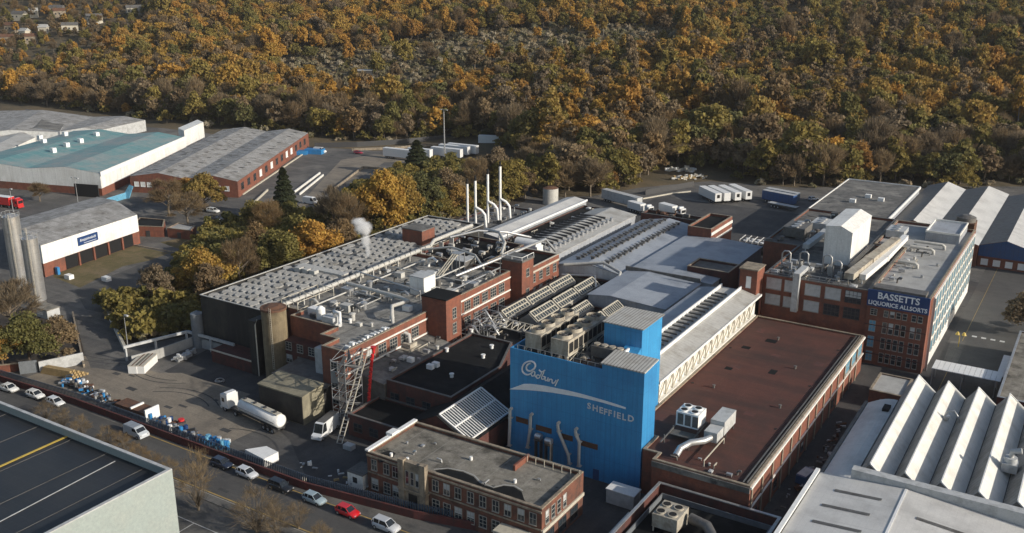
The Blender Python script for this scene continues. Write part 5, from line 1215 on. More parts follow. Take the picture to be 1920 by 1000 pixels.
# white shed with the sign
Sn, Sf = (-262.2, 158.78), (-268.61, 197.37)
Fl = (Sf[0]-26, Sf[1]+12)
t = shed4('white_workshop','white walled workshop on a brick base with a small dark sign','workshop',[(Sn[0]-33,Sn[1]+9),Sn,Sf,(Sf[0]-33,Sf[1]+9)],9.8,'old_asbestos','white_cladding',True,'brick',4.2,[(0,0),(0.5,1.7),(1,0)])
ang = math.degrees(math.atan2(Sf[1]-Sn[1],Sf[0]-Sn[0])); L = math.hypot(Sf[0]-Sn[0],Sf[1]-Sn[1]); ca,sa = (Sf[0]-Sn[0])/L,(Sf[1]-Sn[1])/L
def on_side(s, out, z): return (Sn[0]+ca*s+sa*out, Sn[1]+sa*s-ca*out, z)
b = MB(); b.add([on_side(s,o,z) for s,z in ((13.5,6.0),(21.5,6.0),(21.5,8.6),(13.5,8.6)) for o in (0.25,)]+[on_side(s,0.02,z) for s,z in ((13.5,6.0),(21.5,6.0),(21.5,8.6),(13.5,8.6))],[(0,1,2,3),(4,5,1,0),(5,6,2,1),(6,7,3,2),(7,4,0,3)]); part('sign', b, 'sign_blue', t)
b = MB(); random.seed(8); pts = []
for i in range(26): pts.append(on_side(14.3+i*0.25,0.30,7.4+(0.5 if i%2 else -0.3)*(0.6+0.5*random.random())))
b.tube(pts,0.11,5); b.tube([on_side(15.6,0.30,6.5),on_side(20.6,0.30,6.5)],0.07,5); part('lettering', b, 'white_letters', t)
b = MB(); b.add([on_side(s,0.06,z) for s,z in ((8,0.1),(36,0.1),(36,4.15),(8,4.15))],[(0,1,2,3)]); part('loading_opening', b, 'black_void', t)
for s in (13,19,25,31): q = on_side(s,0.3,0); part('pillar', MB().obox(q[0],q[1],0,0.6,0.6,4.15,ang), 'brick', t)
for k,(pl,z,lab,rm) in enumerate((([(-267.04, 207.24),(-257.62, 209.14),(-260.97, 214.28),(-269.45, 213.94)],3.2,'small brick hut with a pale flat roof','felt_light'),([(-278.17, 201.79),(-267.99, 206.53),(-275.61, 213.4),(-285.45, 210.69)],3.6,'dark roofed brick hut next to the white workshop','felt_black'))):
    t = thing('brick_hut', lab, 'hut', (*pl[0],0)); flat_block(t, pl, 0, z, 'brick', rm, 0.15, 'stone')
    dx,dy = pl[1][0]-pl[0][0],pl[1][1]-pl[0][1]; part('door', MB().obox(pl[0][0]+dx*.5,pl[0][1]+dy*.5-.03,0.05,1.4,0.2,2.1,math.degrees(math.atan2(dy,dx))), 'dark_frame', t)
# silos
for (x,y,h,r_,lab) in ((-258.2,148.8,21.5,2.3,'tall plain steel silo, the farther of the two at the left edge'),(-243.0,144.2,18.6,2.1,'tall ribbed steel silo with a cream ladder, the nearer of the two')):
    t = thing('steel_silo', lab, 'silo', (x,y,0), group='steel silos at the left edge')
    b = MB(); b.cyl(0,0,1.0,h,r_,32); part('shell', b, 'stainless', t, True)
    b = MB(); b.cyl(0,0,h,h+0.7,r_,32,0,r_*0.3); part('cap', b, 'galvanised', t, True)
    b = MB()
    for i in range(12):
        a = i*0.5236; b.box(r_*math.cos(a)-.04,r_*math.cos(a)+.04,r_*math.sin(a)-.04,r_*math.sin(a)+.04,h,h+1.1)
    b.tube([(r_*math.cos(i*0.2618),r_*math.sin(i*0.2618),h+1.1) for i in range(25)],0.05,5); part('handrail', b, 'galvanised', t, True)
    b = MB(); xl,yl = r_*0.75+.3,-r_*0.75-.1
    for d in (-.25,.25): b.beam((xl+d,yl,1),(xl+d,yl,h+ (3.4 if r_<2.2 else 1)),0.09)
    for i in range(int(h*1.6)): b.beam((xl-.25,yl,1+i*.6),(xl+.25,yl,1+i*.6),0.06)
    part('ladder', b, 'cream_paint', t, True)
    part('skirt', MB().cyl(0,0,0,1.0,r_*0.92,24), 'dull_steel', t, True)
t = thing('pump_house', 'low grey housing with a white plate at the foot of the silos', 'pump house', (*(-232.23, 139.45),0))
part('body', MB().box(-3.2,3.2,-1.8,1.8,0,2.4), 'grey_unit', t, True); part('roof', MB().box(-3.4,3.4,-2,2,2.403,2.6), 'felt_mossy', t, True)
part('plate', MB().box(-1.2,1.2,-1.86,-1.803,0.9,1.7), 'white_paint', t, True)
# light masts and lamp posts
def mast(x, y, h, lab, heads=2, r_=0.22, name='light_mast', hill_z=0):
    t = thing(name, lab, 'light', (x,y,hill_z)); part('pole', MB().cyl(0,0,0,h,r_,10,0,r_*0.5), 'galvanised', t, True)
    b = MB(); w = 1.6 if heads > 1 else 0.9
    b.beam((-w if heads > 1 else 0,0,h),(w,0,h+.1),0.12); part('arm', b, 'galvanised', t, True)
    for i in range(heads): part('lamp_head', MB().obox((-w+2*w*i/(heads-1)) if heads > 1 else w,0,h-.2,1.0,0.5,0.3,0), 'grey_unit', t, True)
    return t
mast(*(-265.38, 365.17), 23.5, 'very tall twin headed light mast in the trailer park', 2, 0.38)
mast(*(-195.18, 136.42), 8.5, 'lamp post at the corner of the white walled ramp', 1, 0.13, 'lamp_post')
mast(*(-327.46, 215.63), 12, 'slim grey lamp post behind the white workshop', 2, 0.14, 'lamp_post')
mast(*(-343.87, 199.64), 9, 'cream pole at the left edge beside the red lorry', 1, 0.16, 'lamp_post')

# ================================================================ walls and fences of the yard
def wall_line(name, pts, z0, z1, w, m, label, cat='wall', cope=None, group=None):
    t = thing(name, label, cat, (*pts[0],0), group=group); b = MB(); c = MB()
    for a, d in zip(pts, pts[1:]):
        b.beam((*a,(z0+z1)/2),(*d,(z0+z1)/2),w,0,z1-z0)
        if cope: c.beam((*a,z1+.06),(*d,z1+.06),w+.14,0,.11)
    part('wall', b, m, t)
    if cope: part('coping', c, cope, t)
    return t
WL = [(-240,106),(-205,108.2),(-178,109.95),(-135,110.0),(-112,110.2),(-90,113.0),(-68,118.2)]
wall_line('boundary_wall', WL, 0, 1.5, 0.35, 'maroon_wall', 'long dark red brick wall beside the parked cars')
t = thing('palisade_fence', 'blue grey palisade fence standing just inside the dark red wall', 'fence', (*WL[0],0))
b = MB(); b2 = MB()
for a, d in zip(WL, WL[1:]):
    L = math.hypot(d[0]-a[0],d[1]-a[1]); n = int(L/0.45)
    for i in range(n):
        f = i/n; x,y = a[0]+(d[0]-a[0])*f, a[1]+(d[1]-a[1])*f+0.9; b.box(x-.13,x+.13,y-.04,y+.04,0.05,2.4)
    for z in (0.6,2.0): b2.beam((a[0],a[1]+1.0,z),(d[0],d[1]+1.0,z),0.07)
part('pale', b, 'fence_blue', t); part('rail', b2, 'fence_blue', t)
[o for o in t.children if o.name.startswith('pale')][0]['kind'] = 'stuff'
wall_line('ramp_wall', [(-218.47, 148.05), (-192.77, 133.98)], 0, 1.4, 0.5, 'render_white', 'short pale wall down the right side of the ramp', cope='cream_paint')
wall_line('ramp_wall', [(-227.09, 143.62), (-193.33, 123.12)], 0, 0.9, 0.4, 'stone', 'low lichen covered wall down the left side of the ramp')
wall_line('pipe_bridge', [(-188.6, 130.56), (-184.0, 145.36)], 3.2, 3.8, 0.5, 'grey_unit', 'white pipe bridge from the ramp towards the dark store', 'pipe bridge')
wall_line('pipe_bridge', [(-184.0, 145.36), (-167.85, 145.44)], 3.2, 3.8, 0.5, 'grey_unit', 'white pipe bridge running right along the foot of the dark store', 'pipe bridge')
for k,(x,y) in enumerate([(-188.18, 130.82), (-186.07, 137.58), (-183.66, 144.74), (-175.76, 145.22)]): solo('bridge_post', MB().box(x-.2,x+.2,y-.2,y+.2,0,3.18), 'grey_unit', ('pale post under the pipe bridge nearest the ramp','pale post midway under the left pipe bridge','pale post where the two pipe bridges meet','pale post under the right hand pipe bridge')[k], 'post')
wall_line('concrete_wall', [(-184.98, 129.79), (-183.16, 136.14), (-182.43, 146.0), (-170.25, 145.73)], 0, 2.4, 0.4, 'felt_light', 'stained concrete wall round the back of the yard')
t = wall_line('panel_fence', [(-199.19, 115.88), (-195.52, 124.67)], 0, 2.8, 0.3, 'grey_unit', 'grey panel fence with faded white marks beside the ramp', 'fence')
wall_line('panel_fence', [(-202.45, 113.14), (-200.06, 116.04)], 0, 3.0, 0.3, 'fence_grey', 'ribbed metal gate panel left of the grey panel fence', 'fence')
wall_line('low_brick_wall', [(-210.46, 108.13), (-204.34, 114.08)], 0, 1.8, 0.4, 'brick', 'short orange brick wall at the far left of the yard', cope='stone')
wall_line('trailer_park_wall', [(-317.32, 359.37), (-302.18, 373.81), (-288.8, 395.83)], 0, 1.2, 0.4, 'stone', 'pale low wall behind the trailer park')
wall_line('ramp_kerb_wall', [(-277.2, 278.05), (-293.77, 311.0)], 0, 0.8, 0.5, 'render_white', 'first of two white loading ramps in the far yard', group='white loading ramps')
wall_line('ramp_kerb_wall', [(-272.75, 276.45), (-289.56, 308.45)], 0, 0.8, 0.5, 'render_white', 'second white loading ramp in the far yard, right of the first', group='white loading ramps')
wall_line('ramp_kerb_wall', [(-274.97, 252.33), (-289.09, 275.08)], 0, 0.8, 0.5, 'cream_paint', 'cream kerb wall at the near corner of the brick warehouse')
wall_line('ramp_kerb_wall', [(-265.71, 287.44), (-285.34, 329.71), (-275.3, 333.24)], 0, 1.0, 0.4, 'stone', 'angled pale wall by the trailer park entrance')
wall_line('ramp_kerb_wall', [(-266.63, 352.66), (-238.63, 381.89)], 0, 1.0, 0.4, 'stone', 'long pale wall in front of the trailer park')
wall_line('timber_rail', [(-254.72, 203.61), (-259.29, 225.87)], 0.2, 1.0, 0.3, 'timber', 'orange timber rail on the bank above the trees')
wall_line('brick_kerb_line', [(-292.09, 264.37), (-336.09, 349.29)], 0, 0.5, 0.6, 'cream_paint', 'cream kerb strip along the brick warehouse side')
t = thing('timber_stack', 'stack of yellow timber lengths in the corner of the yard', 'timber stack', (*(-194.23, 118.28),0.06))
ang = 30
b = MB()
for j in range(4):
    for k in range(5-j): b.obox((k*0.1),j*0.0+k*0.75-1.2,0.0+j*0.45,9.5-j*.6,0.6,0.42,12)
part('timber', b, 'timber', t, True); part('bearer', MB().obox(-3,0,-.0,0.4,4,0.1,12), 'dark_frame', t, True)
# scrap heaps: nobody could count the pieces
random.seed(15)
def heap(pts, n, w, mats, label, s0=0.3, s1=1.1):
    b = MB()
    for i in range(n):
        f = random.random()*(len(pts)-1); k = int(f); f -= k
        x = pts[k][0]+(pts[k+1][0]-pts[k][0])*f+random.gauss(0,w*.4); y = pts[k][1]+(pts[k+1][1]-pts[k][1])*f+random.gauss(0,w*.4)
        s = random.uniform(s0,s1); z = max(0,0.9-abs(random.gauss(0,.5)))
        m = random.randrange(len(mats)); a = random.uniform(0,180)
        if i%4 == 0: b.cyl(x,y,z,z+s*1.1,s*.4,9,m)
        elif i%4 == 1: b.tube([(x-s,y,z+.1),(x+s*.5,y+s*.6,z+s*.6)],s*.3,6,m)
        else: b.obox(x,y,z-.2,s*1.6,s*random.uniform(.3,1),s*random.uniform(.1,.8),a,m)
    return solo('scrap', b, mats, label, 'scrap', kind='stuff')
heap([(-188.8, 115.5), (-184.28, 115.67), (-173.68, 114.64), (-166.65, 113.58)], 170, 2.0, ['white_paint','galvanised','blue_paint','dull_steel','dark_frame','rusty','grey_unit'], 'heap of white, blue and grey scrap along the yard fence')
heap([(-156.52, 113.54), (-149.61, 112.89), (-142.61, 112.49)], 150, 1.7, ['dark_frame','galvanised','blue_paint','sign_blue','rusty','dull_steel','white_paint'], 'darker scrap heap between the brown container and the blue bales')
heap([(-140.78, 112.6), (-135.59, 113.29)], 90, 1.3, ['blue_paint','blue_paint','grey_unit','blue_glass'], 'pile of bright blue plastic scrap at the yard fence', 0.4, 1.2)
heap([(-119.02, 115.62), (-111.32, 115.83), (-101.14, 115.63)], 26, 1.4, ['white_paint','galvanised','timber'], 'few pale odds and ends strewn inside the fence', 0.2, 0.8)
heap([(-177.89, 136.43), (-178.31, 140.69)], 30, 1.6, ['galvanised','grey_unit'], 'pale steel frames stacked in the shaded yard corner', 0.6, 1.4)
heap([(-51.67, 151.98), (-43.18, 169.04), (-41.94, 182.9)], 50, 1.5, ['rusty','dull_steel','grey_unit'], 'scattered clutter in the alley beside the long brick hall', 0.2, 0.8) if False else heap([(-38,150),(-37,170),(-37.5,186)], 50, 1.4, ['rusty','dull_steel','grey_unit'], 'scattered clutter in the alley beside the long brick hall', 0.2, 0.8)
heap([(-24,203),(-16,204)], 40, 2.0, ['timber','grey_unit','rusty','dull_steel'], 'clutter of pallets and bins behind the sawtooth roofs', 0.3, 0.9)
heap([(-165.45, 396.48), (-156.42, 402.12)], 60, 2.6, ['white_paint','cream_paint'], 'white wrapped bales at the edge of the wood', 0.8, 1.6)
heap([(-156.56, 381.47), (-147.52, 392.11)], 70, 2.2, ['cream_paint','timber','render_white'], 'row of pale pallets and timber in front of the white bales', 0.6, 1.3)
heap([(-197.94, 497.65), (-180.03, 514.94), (-169.7, 511.28)], 40, 3.0, ['white_paint','grey_unit','dull_steel'], 'pale clutter in a clearing in the wood', 0.6, 1.6)
t = thing('steel_container', 'rust brown open container with a white end among the scrap', 'container', (*(-162.51, 113.81),0), 0)
part('body', MB().box(-5,4.6,-1.5,1.6,0.1,2.0), 'rusty', t, True); part('end_panel', MB().box(4.65,5.0,-1.7,1.7,0,2.9), 'white_paint', t, True); part('crossbar', MB().box(0,0.4,-1.6,1.6,2.0,2.35), 'white_paint', t, True)
solo('drum', MB().cyl(*(-150.48, 115.08),0.5,1.7,0.62,14), 'red_plastic', 'bright red drum on the darker scrap heap', 'drum')
t = thing('white_trailer', 'white sheeted trailer backed against the fence', 'trailer', (*(-125.69, 113.11),0), -8)
part('body', MB().prism([(-3.2,-1.5),(2.6,-1.5),(2.4,1.9),(-1.2,1.9)],0.5,lambda x,y: 2.3-y*0.0), 'white_paint', t, True); part('base', MB().box(-2.9,2.5,-1.3,1.4,0.05,0.49), 'dark_frame', t, True)
for k,(px,py,a) in enumerate([(-182.47, 129.9), (-180.5, 130.41)]and [(*(-182.47, 129.9),-62),(*(-181.01, 130.81),-62)]):
    t = thing('covered_skip', ('left of two long cream covered skips in the yard','right of two long cream covered skips in the yard')[k], 'skip', (px,py,0), a, 'cream covered skips')
    part('body', MB().box(-3.6,3.6,-1.0,1.0,0.1,1.9), 'white_paint', t, True); part('cover', MB().box(-3.6,3.6,-1.05,1.05,1.903,2.1), 'cream_paint', t, True); part('strap', MB().box(-3.62,3.62,-.12,.12,2.103,2.15), 'rusty', t, True)
t = thing('coiled_hose', 'coil of pale hose lying in the yard', 'hose', (*(-160.85, 134.31),0.06))
b = MB(); b.tube([((1.1-.12*i/12)*math.cos(i*.52),(1.1-.12*i/12)*math.sin(i*.52),0.12+i*.012) for i in range(36)],0.08,6); part('coil', b, 'galvanised', t, True)
solo('pallet_crate', MB().box(*(lambda p:(p[0]-1,p[0]+1,p[1]-.7,p[1]+.7))((-115.56, 125.81)),0.02,1.0), 'grey_unit', 'small white crate at the foot of the inclined conveyor', 'crate')
solo('cable_drum', MB().cyl(*(-114.11, 111.86),0,0.9,0.5,12), 'cream_paint', 'small cream drum standing on the dark tarmac', 'drum')
b = MB(); (xa,ya),(xb,yb) = (-328.12, 344.52),(-322.51, 329.47); b.obox(xa,ya,0,9,5,2.2,20); b.obox(xa-4,ya-5,0,6,4,1.8,35); solo('blue_sheeted_load', b, 'blue_paint', 'blue sheeted load standing at the end of the brick warehouse', 'sheeted load')
t = thing('storage_drum', 'squat pale cylindrical tank with a red brown top behind the narrow roof', 'tank', (*(-180.74, 317.19),0)); part('shell', MB().cyl(0,0,0,6.2,3.0,24), 'lagging', t, True); part('top', MB().cyl(0,0,6.203,6.7,3.05,24,0,1.4), 'rusty', t, True)
wall_line('blue_hoarding', [(-322.4, 215.9), (-326.67, 236.33)], 0, 2.4, 0.2, 'blue_glass', 'dull blue hoarding behind the white workshop', 'hoarding')
t = thing('blue_tarpaulin_hoarding','slanting bright blue sheet beside the brick warehouse', 'sheet', (*(-328.46, 235.22),0)); b = MB(); b.add([(0,0,0),(3,1,0),(5,2,5),(3.5,1.5,5.5)],[(0,1,2,3)]); b.add([(0.1,.3,0),(3.1,1.3,0),(5.1,2.3,5),(3.6,1.8,5.5)],[(3,2,1,0)]); b.add([(3,1,0),(3.1,1.3,0),(5.1,2.3,5),(5,2,5)],[(0,1,2,3)]); part('sheet', b, 'blue_glass', t, True)

# ================================================================ vehicles
def paint(c): 
    k = 'paint_%.2f_%.2f_%.2f' % c
    return MATS.get(k) or plain(k, c, 0.3, 0.0, 0.5, 0.6, 0.03)
def wheels(t, xs, hw, r_=0.32, w=0.22):
    for x in xs:
        for s_ in (-1,1):
            b = MB(); y0,y1 = (s_*hw-w/2, s_*hw+w/2); n = 14
            vs = [(x+r_*math.cos(2*math.pi*i/n),y,r_+r_*math.sin(2*math.pi*i/n)) for y in (y0,y1) for i in range(n)]
            b.add(vs,[(i,(i+1)%n,n+(i+1)%n,n+i) for i in range(n)]+[tuple(range(n))[::-1],tuple(range(n,2*n))])
            wh = part('wheel', b, 'black_rubber', t, True)
            b = MB(); yo = y1+.005 if s_ > 0 else y0-.005
            vs = [(x+r_*.6*math.cos(2*math.pi*i/10),yo,r_+r_*.6*math.sin(2*math.pi*i/10)) for i in range(10)]
            b.add(vs,[tuple(range(10)) if s_ > 0 else tuple(range(10))[::-1]]); part('rim', b, 'galvanised', wh, True)
def car(x, y, a, c, lab, kind='hatch', group='cars parked along the road'):
    t = thing('parked_car', lab, 'car', (x,y,0.06), a, group); t.scale = (1.13,)*3; p = paint(c)
    L, Wd, H, belt = {'hatch':(4.1,0.86,1.46,0.92),'saloon':(4.5,0.88,1.42,0.90),'estate':(4.5,0.88,1.52,0.95),'suv':(4.5,0.92,1.68,1.05)}[kind]
    x0,x1 = -L/2,L/2
    st = [(x0,.45,.60,.72),(x0+.10,.30,.86,.80),(x0+.5,.22,belt,1),(x1-1.35,.22,belt,1),(x1-.45,.24,belt-.14,.97),(x1-.08,.32,belt-.30,.84),(x1,.42,belt-.42,.70)]
    b = MB(); rings = []
    for xx,zb,zt,k in st:
        hw = Wd*k; rings.append([(xx,-hw*.9,zb),(xx,-hw,zb+.15),(xx,-hw,zt-.12),(xx,-hw*.88,zt),(xx,hw*.88,zt),(xx,hw,zt-.12),(xx,hw,zb+.15),(xx,hw*.9,zb)])
    vs = [v for q in rings for v in q]; fs = []
    for i in range(len(rings)-1):
        for k in range(8): fs.append((i*8+k,i*8+(k+1)%8,(i+1)*8+(k+1)%8,(i+1)*8+k))
    b.add(vs,fs,0,True); b.add(rings[0],[tuple(range(8))[::-1]]); b.add(rings[-1],[tuple(range(8))])
    r0 = x0+({'hatch':.12,'saloon':.75,'estate':.10,'suv':.12}[kind]); r1 = x1-1.15
    t0 = r0+({'hatch':.45,'saloon':.6,'estate':.3,'suv':.3}[kind]); t1 = r1-.75
    hb, ht = Wd*.87, Wd*.68
    top = [(t0,-ht,H),(t1,-ht,H),(t1,ht,H),(t0,ht,H)]
    b.add([(t0-.06,-ht-.03,H-.05),(t1+.08,-ht-.03,H-.05),(t1+.08,ht+.03,H-.05),(t0-.06,ht+.03,H-.05)]+top,[(4,5,6,7),(0,1,5,4),(1,2,6,5),(2,3,7,6),(3,0,4,7)],0)
    for xx in (t0+.05,(t0+t1)/2,):
        for s_ in (-1,1): b.beam((xx+(.0),s_*(hb+.005),belt-.02),(xx,s_*(ht+.03),H-.05),.07,0)
    for s_ in (-1,1): b.beam((r1+.02,s_*hb,belt-.02),(t1+.06,s_*(ht+.02),H-.05),.07,0); b.beam((r0,s_*hb,belt-.02),(t0-.04,s_*(ht+.02),H-.05),.09,0)
    part('body', b, p, t, True)
    g_ = MB(); g_.add([(r0,-hb,belt-.03),(r1,-hb,belt-.03),(r1,hb,belt-.03),(r0,hb,belt-.03),(t0-.05,-ht-.01,H-.055),(t1+.06,-ht-.01,H-.055),(t1+.06,ht+.01,H-.055),(t0-.05,ht+.01,H-.055)],[(0,1,5,4),(1,2,6,5),(2,3,7,6),(3,0,4,7)])
    part('windows', g_, 'car_glass', t, True)
    for s_ in (-1,1): part('headlight', MB().box(x1-.24,x1-.03,s_*Wd*.62-.13,s_*Wd*.62+.13,belt-.42,belt-.28), 'grey_unit', t, True)
    for s_ in (-1,1): part('tail_light', MB().box(x0-.01,x0+.1,s_*Wd*.6-.1,s_*Wd*.6+.1,.6,.8), 'red_plastic', t, True)
    for s_ in (-1,1): part('mirror', MB().box(r1-.45,r1-.3,s_*(Wd+.08)-.08,s_*(Wd+.08)+.08,belt,belt+.13), 'dark_frame', t, True)
    wheels(t,(x0+.78,x1-.82),Wd-.1)
    return t
YC = 107.9
W8 = (.72,.72,.70); SV = (.42,.44,.46); BK = (.012,.013,.016)
car(-196.2,106.6,4,W8,'white saloon partly cut off by the left edge of the photo','saloon')
car(-188.0,107.6,3,W8,'white car parked second from the left beside the dark red wall','hatch')
car(-181.0,107.7,0,(.66,.67,.67),'white hatchback parked just before the bare roadside shrubs','hatch')
car(-131.0,YC+.2,0,(.02,.028,.05),'dark navy car parked tight behind the small silver hatchback','hatch')
car(-124.43,YC+.1,-1,(.55,.57,.60),'small silver hatchback between a navy car and a black car','hatch')
car(-115.9,YC,-1,BK,'black estate parked between the silver hatchback and the silver blue car','estate')
car(-107.84,YC,-1,(.30,.38,.42),'silver blue car parked directly behind the red car','hatch')
car(-100.29,YC,-1,(.55,.015,.02),'bright red hatchback, the only red car on the road','hatch')
car(-91.93,YC,-1,(.50,.52,.55),'silver car parked in front of the red one at the bottom edge','suv')
def van(x, y, a, c, lab, roofc=None, L=5.0, H=2.1):
    t = thing('parked_van', lab, 'van', (x,y,0.06), a); t.scale = (1.13,)*3; p = paint(c); hw = 0.95; x0,x1 = -L/2,L/2
    prof = [(x0,.35),(x0,H-.15),(x0+.12,H),(x1-1.75,H),(x1-1.35,H-.08),(x1-.72,1.25),(x1-.12,1.0),(x1,.75),(x1,.35)]
    b = MB(); n = len(prof)
    k = lambda z: hw-(0.12*max(0,(z-1.0)/(H-1.0)))
    vs = [(px,-k(pz),pz) for px,pz in prof]+[(px,k(pz),pz) for px,pz in prof]
    b.add(vs,[tuple(range(n)),tuple(range(n,2*n))[::-1]]); b.add(vs,[(i,n+i,n+(i+1)%n,(i+1)%n) for i in range(n)],0); part('body', b, p, t, True)
    if roofc: part('roof_panel', MB().box(x0+.15,x1-1.8,-.78,.78,H+.003,H+.04), roofc, t, True)
    g_ = MB(); za,zb = 1.28,H-.12; xa,xb = x1-.74,x1-1.33
    g_.add([(xa+.02,-.84,za),(xa+.02,.84,za),(xb+.02,.78,zb),(xb+.02,-.78,zb)],[(0,1,2,3)])
    for s_ in (-1,1): g_.add([(xa-.05,s_*(k(za)+.008),za),(xb-.1,s_*(k(zb)+.008),zb),(xb-.95,s_*(k(zb)+.008),zb),(xb-.95,s_*(k(za)+.008),za)],[(0,1,2,3) if s_>0 else (3,2,1,0)])
    part('windows', g_, 'car_glass', t, True)
    for s_ in (-1,1): part('headlight', MB().box(x1-.1,x1+.02,s_*.7-.14,s_*.7+.14,.78,.95), 'grey_unit', t, True)
    wheels(t,(x0+.95,x1-.95),hw-.08,.34); return t
van(-154.8,107.6,-2,(.48,.52,.55),'pale silver van alone on the road beside the long wall','galvanised',4.8,1.95)
p0,p1 = (-124.28, 131.45),(-122.98, 124.76); van((p0[0]+p1[0])/2,(p0[1]+p1[1])/2,math.degrees(math.atan2(p1[1]-p0[1],p1[0]-p0[0])),(.70,.71,.71),'white high roofed van beside the tan loading shed','dull_steel',6.6,2.9)
def tractor(t, x0, c, L=5.6, d=1):
    """cab facing +x, starting at x0"""
    p = paint(c); b = MB(); xc = x0+L-2.2
    b.prism([(xc,-1.2),(xc+2.1,-1.2),(xc+2.2,-1.0),(xc+2.2,1.0),(xc+2.1,1.2),(xc,1.2)],0.8,lambda x,y: 3.5-(x-xc)*.12); b.box(xc+.2,xc+1.2,-1.0,1.0,3.43,3.75)
    cb = part('cab', b, p, t, True)
    part('windscreen', MB().box(xc+2.205,xc+2.24,-.95,.95,1.9,2.9), 'car_glass', t, True)
    b = MB(); b.box(xc+.9,xc+1.7,-1.215,-1.201,1.9,2.7); b.box(xc+.9,xc+1.7,1.201,1.215,1.9,2.7); part('side_windows', b, 'car_glass', t, True)
    part('chassis', MB().box(x0,xc+2.0,-.6,.6,.6,.95), 'dark_frame', t, True)
    part('bumper', MB().box(xc+2.0,xc+2.35,-1.15,1.15,.4,.85), p, t, True)
    wheels(t,(xc+1.0,x0+1.2),1.0,.5,.35)
a0,a1 = (-147.55, 124.92),(-129.42, 123.63)
t = thing('tanker_lorry','white articulated milk tanker parked in the yard','lorry',(-147.2,125.6,0.06),172.5); t.scale = (1.12,)*3
part('tank', (lambda b:(b.tube([(-14.6,0,2.35),(-14.4,0,2.35),(-3.4,0,2.35),(-3.2,0,2.35)],[0.9,1.25,1.25,0.9],20),b)[1])(MB()), 'white_paint', t, True)
b = MB(); b.box(-14.2,-3.6,-.55,.55,3.55,3.68); part('catwalk', b, 'cream_paint', t, True)
for i in range(4): part('hatch', MB().cyl(-13+i*2.9,0,3.681,3.9,.34,12), 'dark_frame', t, True)
b = MB(); b.box(-14.4,-3.4,-.7,.7,.85,1.12); b.box(-13.9,-9,-1.24,-1.15,.5,1.2); part('chassis', b, 'dark_frame', t, True)
for s_ in (-1,1): part('side_rail', MB().box(-14.0,-3.6,s_*1.262-.03,s_*1.262+.03,2.2,2.35), 'galvanised', t, True)
wheels(t,(-13.4,-12.1,-10.8),1.0,.5,.4); tractor(t,-3.6,W8)
def trailer(x, y, a, c, lab, L=13.2, H=3.9, door=None, group=None, cab=None):
    t = thing('box_trailer', lab, 'trailer', (x,y,0.06), a, group); t.scale = (1.08,)*3
    part('box', MB().box(-L/2,L/2,-1.25,1.25,1.05,H), c if isinstance(c,str) else paint(c), t, True)
    part('roof', MB().box(-L/2-.03,L/2+.03,-1.28,1.28,H+.003,H+.06), 'white_paint' if not isinstance(c,str) else 'grey_unit', t, True)
    part('chassis', MB().box(-L/2+.5,L/2-.3,-.6,.6,.7,1.04), 'dark_frame', t, True)
    if door: part('door_panel', MB().box(-L/2-.04,-L/2-.003,-.55,.55,2.2,3.4), door, t, True)
    wheels(t,(-L/2+1.5,-L/2+2.8,-L/2+4.1),1.0,.5,.35)
    part('landing_leg', MB().box(L/2-2.6,L/2-2.4,-.9,-.7,0,1.04).box(L/2-2.6,L/2-2.4,.7,.9,0,1.04), 'dull_steel', t, True)
    if cab: tractor(t, L/2-1.5, cab)
    return t
V0 = (-125.36, 349.79); dirw = [(-125.84, 350.49), (-140.43, 363.51)]; aw = math.degrees(math.atan2(dirw[1][1]-dirw[0][1],dirw[1][0]-dirw[0][0]))
for k,lab in enumerate(('leftmost of four white trailers parked side by side below the wood','second from the left of the four white trailers','third from the left of the four white trailers','rightmost of the four white trailers')):
    x,y = [(-125.84, 350.49), (-123.19, 353.16), (-119.99, 356.17), (-117.07, 360.03)][k]; c_,s_ = math.cos(R(aw)),math.sin(R(aw))
    trailer(x+c_*6.4,y+s_*6.4,aw,W8,lab,12.8,3.9,None if k==1 else 'black_void','four white trailers below the wood')
t = trailer(*(-156.42, 329.38),-20,'grey_unit','long grey box trailer behind the slotted roof',18,4.3)
t = trailer(*(-147.01, 322.65),-22,W8,'short white truck body nearest the grey trailer',6.5,3.4,None,None,W8)
t = trailer(*(-135.8, 325.92),-22,W8,'short white truck body beside the brick turret',6.5,3.4,None,None,W8)
for k,(px,py,a,L,lab) in enumerate(((750,299,-14,14,'nearest white trailer at the left of the trailer park'),(788,298,-14,10,'white trailer mostly hidden behind the small conifer'),(838,297,-14,13,'middle white trailer right of the tall light mast'),(852,292,-14,13,'white trailer just behind the middle one'),(868,290,-14,13,'white trailer fourth from the left in the trailer park'),(929,273,0,14,'single white trailer standing apart at the far end'))):
    x,y = [(-284.02, 355.03), (-276.7, 361.11), (-266.78, 368.82), (-267.56, 376.05), (-265.61, 380.41), (-265.29, 408.78)][k]; trailer(x,y,a+18,W8,lab,L*1.15,4.5,None,'white trailers in the trailer park')
trailer(*(-105.83, 363.0),-14,'navy_cladding','blue container trailer below the wood with a flatbed beside it',12.5,4.2)
trailer(*(-106.1, 367.91),-14,'fence_blue','second blue container behind the first',12.5,4.0)
trailer(*(-102.14, 356.42),-14,'dull_steel','low grey flatbed in front of the blue containers',11,1.5)
t = trailer(*(-354.51, 202.63),10,(.55,.03,.03),'red lorry at the left edge behind the white workshop',8,3.8,None,None,(.5,.03,.03))
car(*(-96.21, 376.16),60,W8,'lone white car near the wood above the flat warehouse','hatch','cars in the far yard')
car(*(-280.04, 238.58),10,W8,'white car in the shade by the large conifer','suv','cars in the far yard')
car(*(-270.37, 230.96),10,BK,'dark car beside the white one near the large conifer','suv','cars in the far yard')
car(*(-309.25, 354.73),10,(.35,.02,.05),'dark red car behind the brick warehouse end','hatch','cars in the far yard')
